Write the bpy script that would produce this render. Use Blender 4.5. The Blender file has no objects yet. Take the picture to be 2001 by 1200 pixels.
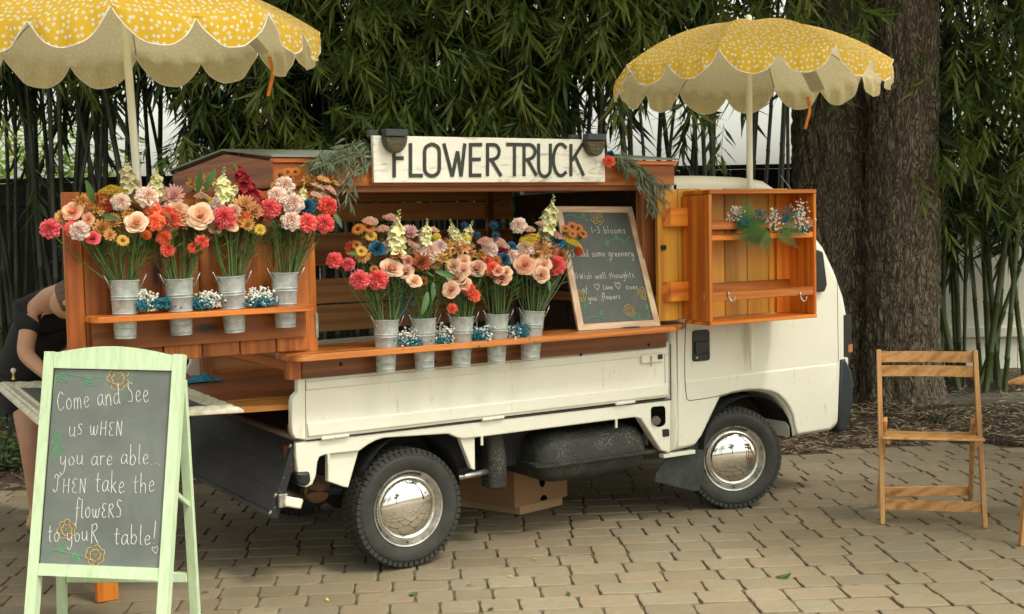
import bpy, math, random
from mathutils import Vector, Matrix, noise
from mathutils.geometry import tessellate_polygon
R0 = random.Random(7)
sc = bpy.context.scene
COL = sc.collection
# ------------------------------------------------------------------ camera
F = 2500.0
CAMLOC = Vector((-2.46559, -4.89226, 1.5))
FWD = Vector((0.52358, 0.84927, -0.067786)).normalized()
UPV = Vector((0.053405, 0.04669, 0.99748))
UPV = (UPV - FWD * UPV.dot(FWD)).normalized()
RGT = FWD.cross(UPV).normalized()
cam_d = bpy.data.cameras.new('camera'); cam = bpy.data.objects.new('camera', cam_d); COL.objects.link(cam)
cam_d.sensor_width = 36; cam_d.lens = 36 * F / 2001.0; cam_d.clip_end = 400; cam_d.clip_start = 0.05
cam_d.dof.use_dof = True; cam_d.dof.focus_distance = 5.7; cam_d.dof.aperture_fstop = 8.0
m3 = Matrix((RGT, UPV, -FWD)).transposed()
cam.matrix_world = Matrix.Translation(CAMLOC) @ m3.to_4x4()
sc.camera = cam
def ray(px, py): return RGT * ((px - 1000.5) / F) - UPV * ((py - 600) / F) + FWD
def AX(px, py, x): r = ray(px, py); return CAMLOC + r * ((x - CAMLOC.x) / r.x)
def AY(px, py, y=0.0): r = ray(px, py); return CAMLOC + r * ((y - CAMLOC.y) / r.y)
def AZ(px, py, z=0.0): r = ray(px, py); return CAMLOC + r * ((z - CAMLOC.z) / r.z)
def AD(px, py, d): return CAMLOC + ray(px, py) * d
FH = Vector((FWD.x, FWD.y, 0)).normalized(); RH = Vector((FH.y, -FH.x, 0))
def UV(u, v, z=0.0): p = CAMLOC + RH * u + FH * v; return Vector((p.x, p.y, z))
def toUV(p): d = Vector(p) - CAMLOC; return d.dot(RH), d.dot(FH)
# ------------------------------------------------------------------ world, sun, exposure
SUN_DIR = (RH * 0.50 - FH * 0.42 + Vector((0, 0, 1.0))).normalized()     # towards the sun
sun_el = math.asin(SUN_DIR.z); sun_az = math.atan2(SUN_DIR.x, SUN_DIR.y)
w = bpy.data.worlds.new('World'); sc.world = w; w.use_nodes = True
nt = w.node_tree; nt.nodes.clear()
sky = nt.nodes.new('ShaderNodeTexSky'); sky.sky_type = 'NISHITA'; sky.sun_disc = False
sky.sun_elevation = sun_el; sky.sun_rotation = sun_az; sky.air_density = 1.0; sky.dust_density = 4.0; sky.ozone_density = 0.6
hs = nt.nodes.new('ShaderNodeHueSaturation'); hs.inputs['Saturation'].default_value = 0.22
tint = nt.nodes.new('ShaderNodeMix'); tint.data_type = 'RGBA'; tint.blend_type = 'MULTIPLY'; tint.inputs[0].default_value = 1.0
tint.inputs[7].default_value = (1.0, 0.985, 0.84, 1)
bg = nt.nodes.new('ShaderNodeBackground'); bg.inputs[1].default_value = 0.15
wo = nt.nodes.new('ShaderNodeOutputWorld')
nt.links.new(sky.outputs[0], hs.inputs['Color']); nt.links.new(hs.outputs[0], tint.inputs[6])
nt.links.new(tint.outputs[2], bg.inputs[0]); nt.links.new(bg.outputs[0], wo.inputs[0])
sd = bpy.data.lights.new('sun', 'SUN'); sd.energy = 2.4; sd.angle = math.radians(11); sd.color = (1, 0.94, 0.84)
so = bpy.data.objects.new('sun', sd); COL.objects.link(so); so.rotation_euler = SUN_DIR.to_track_quat('Z', 'Y').to_euler(); so.location = (0, 0, 12)
sc.view_settings.view_transform = 'Standard'; sc.view_settings.look = 'None'; sc.view_settings.gamma = 1.0
sc.view_settings.use_curve_mapping = False; sc.view_settings.exposure = 1.18
sc.cycles.max_bounces = 8; sc.cycles.transparent_max_bounces = 8
sc.cycles.use_denoising = True
# ------------------------------------------------------------------ mesh helper
ORG = {}
class MB:
    def __init__(s): s.v = []; s.f = []; s.t = []; s.uv = None
    def add(s, vs, fs, t=0.0):
        n = len(s.v); s.v += [tuple(p) for p in vs]; s.f += [tuple(i + n for i in f) for f in fs]
        s.t += ([t] * len(vs) if isinstance(t, (int, float)) else list(t)); return s
    def hexa(s, c):
        return s.add(c, [(0, 3, 2, 1), (4, 5, 6, 7), (0, 1, 5, 4), (1, 2, 6, 5), (2, 3, 7, 6), (3, 0, 4, 7)])
    def box(s, x0, x1, y0, y1, z0, z1):
        return s.hexa([(x0, y0, z0), (x1, y0, z0), (x1, y1, z0), (x0, y1, z0), (x0, y0, z1), (x1, y0, z1), (x1, y1, z1), (x0, y1, z1)])
    def bbox(s, x0, x1, y0, y1, z0, z1, b=0.003):
        """box with chamfered edges"""
        b = min(b, abs(x1 - x0) * .3, abs(y1 - y0) * .3, abs(z1 - z0) * .3)
        v = []; idx = {}
        X = (x0, x1); Y = (y0, y1); Z = (z0, z1)
        for i in (0, 1):
            for j in (0, 1):
                for k in (0, 1):
                    sx = b if i == 0 else -b; sy = b if j == 0 else -b; sz = b if k == 0 else -b
                    idx[(i, j, k, 'x')] = len(v); v.append((X[i], Y[j] + sy, Z[k] + sz))
                    idx[(i, j, k, 'y')] = len(v); v.append((X[i] + sx, Y[j], Z[k] + sz))
                    idx[(i, j, k, 'z')] = len(v); v.append((X[i] + sx, Y[j] + sy, Z[k]))
        f = []
        for i in (0, 1):
            f.append([idx[(i, 0, 0, 'x')], idx[(i, 1, 0, 'x')], idx[(i, 1, 1, 'x')], idx[(i, 0, 1, 'x')]])
            f.append([idx[(0, i, 0, 'y')], idx[(1, i, 0, 'y')], idx[(1, i, 1, 'y')], idx[(0, i, 1, 'y')]])
            f.append([idx[(0, 0, i, 'z')], idx[(1, 0, i, 'z')], idx[(1, 1, i, 'z')], idx[(0, 1, i, 'z')]])
        for a in (0, 1):
            for c in (0, 1):
                f.append([idx[(0, a, c, 'y')], idx[(1, a, c, 'y')], idx[(1, a, c, 'z')], idx[(0, a, c, 'z')]])
                f.append([idx[(a, 0, c, 'x')], idx[(a, 1, c, 'x')], idx[(a, 1, c, 'z')], idx[(a, 0, c, 'z')]])
                f.append([idx[(a, c, 0, 'x')], idx[(a, c, 1, 'x')], idx[(a, c, 1, 'y')], idx[(a, c, 0, 'y')]])
                for k in (0, 1): f.append([idx[(a, c, k, 'x')], idx[(a, c, k, 'y')], idx[(a, c, k, 'z')]])
        cc = Vector(((x0 + x1) / 2, (y0 + y1) / 2, (z0 + z1) / 2)); g = []
        for q in f:
            p = [Vector(v[i]) for i in q]; n = (p[1] - p[0]).cross(p[2] - p[0]); m = sum(p, Vector()) / len(p)
            g.append(tuple(q) if n.dot(m - cc) > 0 else tuple(reversed(q)))
        return s.add(v, g)
    def beam(s, p0, p1, w, h, up=(0, 0, 1), b=0.002):
        p0 = Vector(p0); p1 = Vector(p1); d = (p1 - p0); L = d.length; d.normalize(); u = Vector(up); sx = d.cross(u)
        if sx.length < 1e-4: sx = d.cross(Vector((0, 1, 0)))
        sx.normalize(); uz = sx.cross(d)
        tmp = MB(); tmp.bbox(-w / 2, w / 2, 0, L, -h / 2, h / 2, b)
        return s.add([p0 + sx * x + d * y + uz * z for x, y, z in tmp.v], tmp.f)
    def tube(s, pts, rad, n=8, cap=True, t=0.0):
        pts = [Vector(p) for p in pts]; k = len(pts); rr = rad if isinstance(rad, (list, tuple)) else [rad] * k
        vs = []; prev = None
        for i, p in enumerate(pts):
            d = (pts[min(i + 1, k - 1)] - pts[max(i - 1, 0)]); d = d.normalized() if d.length > 1e-9 else Vector((0, 0, 1))
            if prev is None:
                a = d.cross(Vector((0, 0, 1)));
                if a.length < 1e-3: a = d.cross(Vector((0, 1, 0)))
            else: a = prev - d * prev.dot(d)
            a.normalize(); prev = a; b = d.cross(a)
            for j in range(n):
                th = 2 * math.pi * j / n; vs.append(p + (a * math.cos(th) + b * math.sin(th)) * rr[i])
        fs = [(i * n + j, i * n + (j + 1) % n, (i + 1) * n + (j + 1) % n, (i + 1) * n + j) for i in range(k - 1) for j in range(n)]
        if cap: fs += [tuple(reversed(range(n))), tuple((k - 1) * n + j for j in range(n))]
        return s.add(vs, fs, t)
    def lathe(s, prof, c=(0, 0, 0), axis=(0, 0, 1), n=32, ref=None, t=0.0, capA=False, capB=False):
        ax = Vector(axis).normalized(); a = Vector(ref) if ref else (ax.cross(Vector((0, 0, 1))) if abs(ax.z) < .9 else ax.cross(Vector((0, 1, 0))))
        a.normalize(); b = ax.cross(a); c = Vector(c); vs = []
        for (r, h) in prof:
            for j in range(n):
                th = 2 * math.pi * j / n; vs.append(c + ax * h + (a * math.cos(th) + b * math.sin(th)) * r)
        k = len(prof)
        fs = [(i * n + j, i * n + (j + 1) % n, (i + 1) * n + (j + 1) % n, (i + 1) * n + j) for i in range(k - 1) for j in range(n)]
        if capA: fs.append(tuple(reversed(range(n))))
        if capB: fs.append(tuple((k - 1) * n + j for j in range(n)))
        return s.add(vs, fs, t)
    def mb(s, o, M=None, toff=0.0):
        return s.add([M @ Vector(p) for p in o.v] if M else o.v, o.f, [x + toff for x in o.t])
    def build(s, name, mat, parent=None, smooth=False, label=None, origin=None, sharp=None, uv=None):
        if origin is None:
            xs, ys, zs = zip(*s.v); origin = Vector(((min(xs) + max(xs)) / 2, (min(ys) + max(ys)) / 2, (min(zs) + max(zs)) / 2 if parent else min(zs)))
        origin = Vector(origin)
        me = bpy.data.meshes.new(name); me.from_pydata([(a - origin.x, b - origin.y, c - origin.z) for a, b, c in s.v], [], s.f)
        if any(s.t):
            at = me.attributes.new('t', 'FLOAT', 'POINT'); at.data.foreach_set('value', s.t)
        if uv:
            l = me.uv_layers.new(name='UVMap')
            for lp in me.loops: l.data[lp.index].uv = uv[lp.vertex_index]
        if mat: me.materials.append(mat)
        if smooth:
            me.polygons.foreach_set('use_smooth', [True] * len(me.polygons))
            if sharp: me.set_sharp_from_angle(angle=math.radians(sharp))
        me.update()
        return link(name, me, origin, parent, label)
def link(name, me, origin, parent=None, label=None, rot=None):
    o = bpy.data.objects.new(name, me); COL.objects.link(o); o.parent = parent
    org = Vector(origin); ORG[o.name] = org.copy(); o.location = org - (ORG[parent.name] if parent else Vector())
    if rot is not None: o.rotation_euler = rot
    if label: o['label'] = label
    return o
def tag(o, label=None, cat=None, group=None, kind=None):
    if label: o['label'] = label
    if cat: o['category'] = cat
    if group: o['group'] = group
    if kind: o['kind'] = kind
    return o
def thing(name, loc, label, cat, group=None):
    o = bpy.data.objects.new(name, None); COL.objects.link(o); o.location = loc; ORG[o.name] = Vector(loc); o.empty_display_size = .05
    return tag(o, label, cat, group)
def smoothpath(pts, n=6):
    pts = [Vector(p) for p in pts]
    if len(pts) < 3: return pts
    P = [pts[0] * 2 - pts[1]] + pts + [pts[-1] * 2 - pts[-2]]; out = []
    for i in range(1, len(P) - 2):
        a, b, c, d = P[i - 1:i + 3]
        for k in range(n):
            t = k / n; out.append(.5 * ((2 * b) + (c - a) * t + (2 * a - 5 * b + 4 * c - d) * t * t + (3 * b - a - 3 * c + d) * t ** 3))
    out.append(pts[-1]); return out
def rot_to(d, roll=0.0):
    return (Vector(d).to_track_quat('Z', 'Y').to_matrix() @ Matrix.Rotation(roll, 3, 'Z')).to_4x4()
# ------------------------------------------------------------------ materials
MATS = {}
def newmat(name):
    m = bpy.data.materials.new(name); m.use_nodes = True; n = m.node_tree; n.nodes.clear()
    o = n.nodes.new('ShaderNodeOutputMaterial'); p = n.nodes.new('ShaderNodeBsdfPrincipled'); n.links.new(p.outputs[0], o.inputs[0]); return m, n, p, o
def N(n, t, **k):
    x = n.nodes.new(t)
    for a, b in k.items():
        if a.startswith('i_'): x.inputs[a[2:].replace('_', ' ')].default_value = b
        else: setattr(x, a, b)
    return x
def ramp(n, fac, stops, interp='LINEAR'):
    r = n.nodes.new('ShaderNodeValToRGB'); cr = r.color_ramp; cr.interpolation = interp
    while len(cr.elements) < len(stops): cr.elements.new(.5)
    for e, (p, c) in zip(cr.elements, stops): e.position = p; e.color = (*c, 1) if len(c) == 3 else c
    n.links.new(fac, r.inputs[0]); return r.outputs[0]
def mixc(n, fac, a, b, mode='MIX'):
    x = n.nodes.new('ShaderNodeMix'); x.data_type = 'RGBA'; x.blend_type = mode
    for i, v in ((0, fac), (6, a), (7, b)):
        if isinstance(v, (int, float)): x.inputs[i].default_value = v
        elif isinstance(v, tuple): x.inputs[i].default_value = (*v, 1)
        else: n.links.new(v, x.inputs[i])
    return x.outputs[2]
def maprange(n, v, a, b, c=0., d=1.):
    x = N(n, 'ShaderNodeMapRange'); n.links.new(v, x.inputs[0])
    for i, q in zip((1, 2, 3, 4), (a, b, c, d)): x.inputs[i].default_value = q
    return x.outputs[0]
def coords(n, scale=(1, 1, 1), rnd=True, kind='Object'):
    tc = n.nodes.new('ShaderNodeTexCoord'); mp = n.nodes.new('ShaderNodeMapping'); mp.inputs['Scale'].default_value = scale
    if rnd:
        oi = n.nodes.new('ShaderNodeObjectInfo'); cb = n.nodes.new('ShaderNodeVectorMath'); cb.operation = 'SCALE'; cb.inputs[3].default_value = 37.0
        vv = n.nodes.new('ShaderNodeCombineXYZ'); [n.links.new(oi.outputs['Random'], vv.inputs[i]) for i in range(3)]
        n.links.new(vv.outputs[0], cb.inputs[0]); ad = n.nodes.new('ShaderNodeVectorMath'); n.links.new(tc.outputs[kind], ad.inputs[0]); n.links.new(cb.outputs[0], ad.inputs[1])
        n.links.new(ad.outputs[0], mp.inputs[0]); return mp.outputs[0]
    n.links.new(tc.outputs[kind], mp.inputs[0]); return mp.outputs[0]
def noise_t(n, vec, scale, detail=4, rough=.55, dist=0):
    x = N(n, 'ShaderNodeTexNoise'); x.inputs['Scale'].default_value = scale; x.inputs['Detail'].default_value = detail; x.inputs['Roughness'].default_value = rough; x.inputs['Distortion'].default_value = dist
    n.links.new(vec, x.inputs['Vector']); return x.outputs['Fac']
def bump(n, p, h, strength=.3, dist=.002):
    b = N(n, 'ShaderNodeBump'); b.inputs['Strength'].default_value = strength; b.inputs['Distance'].default_value = dist
    n.links.new(h, b.inputs['Height']); n.links.new(b.outputs[0], p.inputs['Normal'])
def plain(name, col, rough=.6, metal=0., var=.12, nscale=8., bmp=.0, spec=.5, coat=0., kind='Object', trans=0.):
    if name in MATS: return MATS[name]
    m, n, p, o = newmat(name); vec = coords(n, kind=kind); f = noise_t(n, vec, nscale)
    d = tuple(c * (1 - var) for c in col); e = tuple(min(1, c * (1 + var)) for c in col)
    c = ramp(n, f, [(.3, d), (.7, e)]); n.links.new(c, p.inputs['Base Color'])
    p.inputs['Roughness'].default_value = rough; p.inputs['Metallic'].default_value = metal; p.inputs['Specular IOR Level'].default_value = spec; p.inputs['Coat Weight'].default_value = coat
    if bmp: bump(n, p, noise_t(n, vec, nscale * 5), bmp)
    if trans:
        tb = N(n, 'ShaderNodeBsdfTranslucent'); n.links.new(c, tb.inputs[0]); ms = N(n, 'ShaderNodeMixShader'); ms.inputs[0].default_value = trans
        n.links.new(p.outputs[0], ms.inputs[1]); n.links.new(tb.outputs[0], ms.inputs[2]); n.links.new(ms.outputs[0], o.inputs[0])
    MATS[name] = m; return m
def wood(name, dark, mid, light, axis='X', rough=.42, gs=1.0, knots=True, var=.34, coat=.15, worn=0.0, boxes=0.5):
    key = name + axis
    if key in MATS: return MATS[key]
    m, n, p, o = newmat(key); st = {'X': (.045, 1, 1), 'Y': (1, .045, 1), 'Z': (1, 1, .045)}[axis]
    vec = coords(n, st); g = noise_t(n, vec, 55 * gs, 5, .6, .6); big = noise_t(n, vec, 9 * gs, 3, .5, 1.2)
    wv = N(n, 'ShaderNodeTexWave', wave_type='RINGS'); wv.inputs['Scale'].default_value = 5 * gs; wv.inputs['Distortion'].default_value = 7; wv.inputs['Detail'].default_value = 3; wv.inputs['Detail Scale'].default_value = 1.4
    n.links.new(vec, wv.inputs['Vector'])
    a = N(n, 'ShaderNodeMath', operation='ADD'); n.links.new(g, a.inputs[0]); n.links.new(wv.outputs['Fac'], a.inputs[1])
    b = N(n, 'ShaderNodeMath', operation='MULTIPLY_ADD'); n.links.new(a.outputs[0], b.inputs[0]); b.inputs[1].default_value = .34; n.links.new(big, b.inputs[2])
    c = ramp(n, maprange(n, b.outputs[0], .45, 1.15), [(0, dark), (.40, mid), (.72, light), (1, mid)])
    if knots:
        v2 = coords(n, tuple(.35 if q < 1 else 1 for q in st)); vo = N(n, 'ShaderNodeTexVoronoi'); vo.inputs['Scale'].default_value = 6.5; n.links.new(v2, vo.inputs['Vector'])
        k = maprange(n, vo.outputs['Distance'], .05, .17); c = mixc(n, k, tuple(q * .35 for q in dark), c)
    oi = N(n, 'ShaderNodeObjectInfo'); vr = maprange(n, oi.outputs['Random'], 0, 1, 1 - var, 1 + var)
    hsv = N(n, 'ShaderNodeHueSaturation'); n.links.new(vr, hsv.inputs['Value']); n.links.new(c, hsv.inputs['Color']); c = hsv.outputs[0]
    if worn:
        wn = maprange(n, noise_t(n, coords(n, tuple(.3 if q < 1 else 1 for q in st)), 22, 6, .7), .66 - worn * .1, .72 - worn * .1); c = mixc(n, wn, c, (.42, .30, .20))
    n.links.new(c, p.inputs['Base Color']); p.inputs['Roughness'].default_value = rough; p.inputs['Coat Weight'].default_value = coat; p.inputs['Coat Roughness'].default_value = .3
    bump(n, p, a.outputs[0], .25, .0012); MATS[key] = m; return m
def W_door(ax='Z'): return wood('stained door wood', (.080, .015, .003), (.29, .068, .006), (.48, .145, .014), ax, coat=.05, rough=.5)
def W_yel(ax='Z'): return wood('honey pine', (.36, .140, .013), (.60, .270, .026), (.72, .37, .048), ax, coat=.08)
def W_org(ax='Z'): return wood('orange stained pine', (.22, .042, .004), (.50, .120, .009), (.64, .21, .020), ax, coat=.08, worn=.12)
def W_brn(ax='X'): return wood('brown stained pine', (.09, .028, .010), (.235, .078, .022), (.36, .14, .044), ax, var=.3, coat=.04, rough=.55)
def W_shelf(ax='X'): return wood('shelf wood', (.12, .030, .006), (.30, .085, .013), (.46, .165, .032), ax, worn=.3)
def W_chair(ax='Z'): return wood('oiled acacia', (.30, .13, .04), (.50, .25, .085), (.62, .35, .14), ax, gs=1.2, knots=False, var=.15)
def W_oak(ax='X'): return wood('light oak frame', (.40, .25, .14), (.56, .38, .23), (.68, .49, .32), ax, gs=1.4, knots=False, var=.06, coat=0)
def cream_mat():
    m, n, p, o = newmat('cream vehicle paint'); vec = coords(n, kind='Object', rnd=False); f = noise_t(n, vec, 1.6, 5, .6)
    c = ramp(n, f, [(.3, (.70, .69, .59)), (.7, (.77, .76, .665))])
    vs = coords(n, (5, 5, 1.0), rnd=False); st = maprange(n, noise_t(n, vs, 7, 6, .7), .60, .8); c = mixc(n, st, c, (.50, .44, .29))
    spk = maprange(n, noise_t(n, vec, 90, 2, .5), .74, .78); c = mixc(n, spk, c, (.30, .24, .15))
    n.links.new(c, p.inputs['Base Color']); p.inputs['Roughness'].default_value = .36; p.inputs['Coat Weight'].default_value = .35; p.inputs['Coat Roughness'].default_value = .15
    bump(n, p, noise_t(n, vec, 3, 2), .12, .01); return m
CREAM = cream_mat()
def speck_mat(name, base, speck, thr=.10, scale=160, rough=.7, patch=(.42, .6)):
    m, n, p, o = newmat(name); vec = coords(n, rnd=False); vo = N(n, 'ShaderNodeTexVoronoi'); vo.inputs['Scale'].default_value = scale; n.links.new(vec, vo.inputs['Vector'])
    d = maprange(n, vo.outputs['Distance'], thr, thr + .12, 1, 0); pt = maprange(n, noise_t(n, vec, 6, 4, .7), *patch)
    mu = N(n, 'ShaderNodeMath', operation='MULTIPLY'); n.links.new(d, mu.inputs[0]); n.links.new(pt, mu.inputs[1])
    hz = noise_t(n, vec, 14, 5, .7); b2 = mixc(n, maprange(n, hz, .4, .75), base, tuple(q * 2.2 for q in base))
    n.links.new(mixc(n, mu.outputs[0], b2, speck), p.inputs['Base Color']); p.inputs['Roughness'].default_value = rough
    bump(n, p, noise_t(n, vec, 60, 3), .2); return m
TANK = speck_mat('black underbody with road grit', (.014, .015, .014), (.42, .40, .30), .16, 170)
BLACK = plain('black plastic', (.014, .016, .017), .38, var=.3)
GATE = speck_mat('worn black gate paint', (.009, .011, .014), (.30, .30, .28), .09, 60, .36, (.50, .64))
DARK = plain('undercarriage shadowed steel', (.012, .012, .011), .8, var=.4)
BLUEBLACK = plain('blue black bumper plastic', (.012, .020, .026), .45, var=.2)
CHROME = plain('polished chrome', (.82, .82, .80), .035, 1.0, var=.02, nscale=3)
def steel_rim():
    m, n, p, o = newmat('dulled rim steel'); vec = coords(n, rnd=False); f = noise_t(n, vec, 25, 5)
    n.links.new(ramp(n, f, [(.3, (.32, .31, .28)), (.7, (.62, .61, .57))]), p.inputs['Base Color']); p.inputs['Metallic'].default_value = .9; n.links.new(ramp(n, f, [(.3, (.22,) * 3), (.7, (.45,) * 3)]), p.inputs['Roughness']); return m
RIM = steel_rim()
def tyre_mat():
    m, n, p, o = newmat('dusty tyre rubber'); vec = coords(n, rnd=False); f = noise_t(n, vec, 12, 6, .7)
    n.links.new(ramp(n, f, [(.35, (.020, .021, .019)), (.8, (.050, .050, .043))]), p.inputs['Base Color']); p.inputs['Roughness'].default_value = .72; bump(n, p, noise_t(n, vec, 90, 3), .25, .001); return m
TYRE = tyre_mat()
def galv():
    m, n, p, o = newmat('galvanised steel'); vec = coords(n); vo = N(n, 'ShaderNodeTexVoronoi'); vo.inputs['Scale'].default_value = 55; n.links.new(vec, vo.inputs['Vector'])
    f = noise_t(n, vec, 30, 5, .7); c = ramp(n, f, [(.3, (.34, .375, .375)), (.55, (.48, .52, .52)), (.75, (.62, .65, .65))])
    vb = N(n, 'ShaderNodeRGBToBW'); n.links.new(vo.outputs['Color'], vb.inputs[0]); c = mixc(n, .30, c, vb.outputs[0], 'SOFT_LIGHT'); rs = maprange(n, noise_t(n, coords(n, (1, 1, .6)), 22, 6, .75), .66, .74); c = mixc(n, rs, c, (.32, .27, .19))
    n.links.new(c, p.inputs['Base Color']); p.inputs['Metallic'].default_value = .30; p.inputs['Roughness'].default_value = .45; bump(n, p, f, .15, .002); return m
GALV = galv()
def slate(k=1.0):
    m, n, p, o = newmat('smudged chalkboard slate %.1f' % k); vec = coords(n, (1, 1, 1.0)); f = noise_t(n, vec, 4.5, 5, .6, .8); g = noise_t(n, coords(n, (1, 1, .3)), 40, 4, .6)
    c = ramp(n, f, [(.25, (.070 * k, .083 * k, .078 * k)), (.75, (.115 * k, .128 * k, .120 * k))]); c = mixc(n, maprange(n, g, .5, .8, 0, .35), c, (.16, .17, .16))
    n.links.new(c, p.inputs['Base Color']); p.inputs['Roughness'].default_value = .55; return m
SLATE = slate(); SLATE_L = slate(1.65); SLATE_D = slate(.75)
def chalk(name, col):
    if name in MATS: return MATS[name]
    m, n, p, o = newmat(name); f = noise_t(n, coords(n), 400, 3, .7); n.links.new(ramp(n, f, [(.35, tuple(q * .55 for q in col)), (.6, col)]), p.inputs['Base Color']); p.inputs['Roughness'].default_value = .95; MATS[name] = m; return m
CH_W = chalk('white chalk', (.80, .80, .76)); CH_G = chalk('green chalk', (.12, .62, .22)); CH_Y = chalk('yellow chalk', (.68, .72, .16)); CH_R = chalk('red chalk', (.62, .13, .08))
def mint():
    m, n, p, o = newmat('mint green brushed paint'); f = noise_t(n, coords(n, (1, 1, .12)), 60, 4, .6)
    n.links.new(ramp(n, f, [(.3, (.50, .64, .41)), (.6, (.60, .76, .51)), (.8, (.68, .80, .52))]), p.inputs['Base Color']); p.inputs['Roughness'].default_value = .5; bump(n, p, f, .3, .001); return m
MINT = mint()
def washed():
    m, n, p, o = newmat('whitewashed board'); v = coords(n, (.22, 1, 1)); f = noise_t(n, v, 26, 7, .78, .5); g = noise_t(n, coords(n, (1, 1, 1)), 5, 3)
    a = N(n, 'ShaderNodeMath', operation='MULTIPLY_ADD'); n.links.new(g, a.inputs[0]); a.inputs[1].default_value = .45; n.links.new(f, a.inputs[2])
    n.links.new(ramp(n, maprange(n, a.outputs[0], .45, 1.0), [(0, (.30, .24, .19)), (.22, (.52, .47, .40)), (.36, (.78, .76, .67)), (1, (.84, .82, .72))]), p.inputs['Base Color']); p.inputs['Roughness'].default_value = .75; bump(n, p, f, .3, .001); return m
WASHED = washed()
WHITE = plain('white enamel', (.78, .77, .69), .35, var=.04)
def leafmat(name, a, b, tip=None, trans=.25, rough=.45, bright=1.0):
    if name in MATS: return MATS[name]
    m, n, p, o = newmat(name); oi = N(n, 'ShaderNodeObjectInfo'); at = N(n, 'ShaderNodeAttribute', attribute_name='t')
    f = noise_t(n, coords(n), 9, 3); ad = N(n, 'ShaderNodeMath', operation='MULTIPLY_ADD'); n.links.new(oi.outputs['Random'], ad.inputs[0]); ad.inputs[1].default_value = .5; n.links.new(f, ad.inputs[2])
    c = ramp(n, maprange(n, ad.outputs[0], .4, 1.1), [(0, a), (1, b)])
    if tip:
        tt = maprange(n, at.outputs['Fac'], .55, 1.0); rr = maprange(n, oi.outputs['Random'], .45, .95); mu = N(n, 'ShaderNodeMath', operation='MULTIPLY'); n.links.new(tt, mu.inputs[0]); n.links.new(rr, mu.inputs[1])
        c = mixc(n, mu.outputs[0], c, tip)
    n.links.new(c, p.inputs['Base Color']); p.inputs['Roughness'].default_value = rough
    tb = N(n, 'ShaderNodeBsdfTranslucent'); n.links.new(mixc(n, .6, c, (.5, .6, .1), 'MULTIPLY') if False else c, tb.inputs[0]); ms = N(n, 'ShaderNodeMixShader'); ms.inputs[0].default_value = trans
    n.links.new(p.outputs[0], ms.inputs[1]); n.links.new(tb.outputs[0], ms.inputs[2]); n.links.new(ms.outputs[0], o.inputs[0]); MATS[name] = m; return m
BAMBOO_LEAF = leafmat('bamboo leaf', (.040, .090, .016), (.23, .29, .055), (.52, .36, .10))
BAMBOO_DEEP = leafmat('shaded bamboo leaf', (.014, .034, .010), (.065, .105, .026), None, .15)  # darker copy for the back layer; the clump's inner shade is in its colour
STEM_G = leafmat('flower stem green', (.045, .10, .022), (.11, .18, .045), None, .1)
LEAF_G = leafmat('cut foliage leaf', (.035, .10, .022), (.09, .20, .05), None, .25)
EUC = leafmat('willow leaf grey green', (.06, .085, .045), (.15, .18, .10), (.20, .17, .09), .15)
FERN = leafmat('fern green', (.035, .12, .015), (.11, .24, .04), None, .3)
HEDGE = leafmat('sunlit hedge leaf', (.12, .22, .02), (.30, .42, .06), None, .45)
OAKLEAF = leafmat('oak leaf', (.03, .06, .015), (.08, .12, .03), None, .3)
# ================================================================== GROUND
def sheet(name, x0, x1, y0, y1, z, nx, ny, mat, hf=None, frame='uv', smooth=True):
    b = MB(); vs = []
    for j in range(ny + 1):
        for i in range(nx + 1):
            u = x0 + (x1 - x0) * i / nx; v = y0 + (y1 - y0) * j / ny
            p = UV(u, v, z) if frame == 'uv' else Vector((u, v, z))
            if hf: p.z += hf(u, v)
            vs.append(p)
    b.add(vs, [(j * (nx + 1) + i, j * (nx + 1) + i + 1, (j + 1) * (nx + 1) + i + 1, (j + 1) * (nx + 1) + i) for j in range(ny) for i in range(nx)])
    o = b.build(name, mat, smooth=smooth); o['kind'] = 'structure'; return o
SOIL = plain('dark garden soil', (.045, .030, .018), .95, var=.4, nscale=12, bmp=.6)
sheet('ground', -90, 90, -60, 120, -.075, 4, 4, plain('dry ground', (.16, .15, .09), .95, var=.3, nscale=.4))
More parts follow.
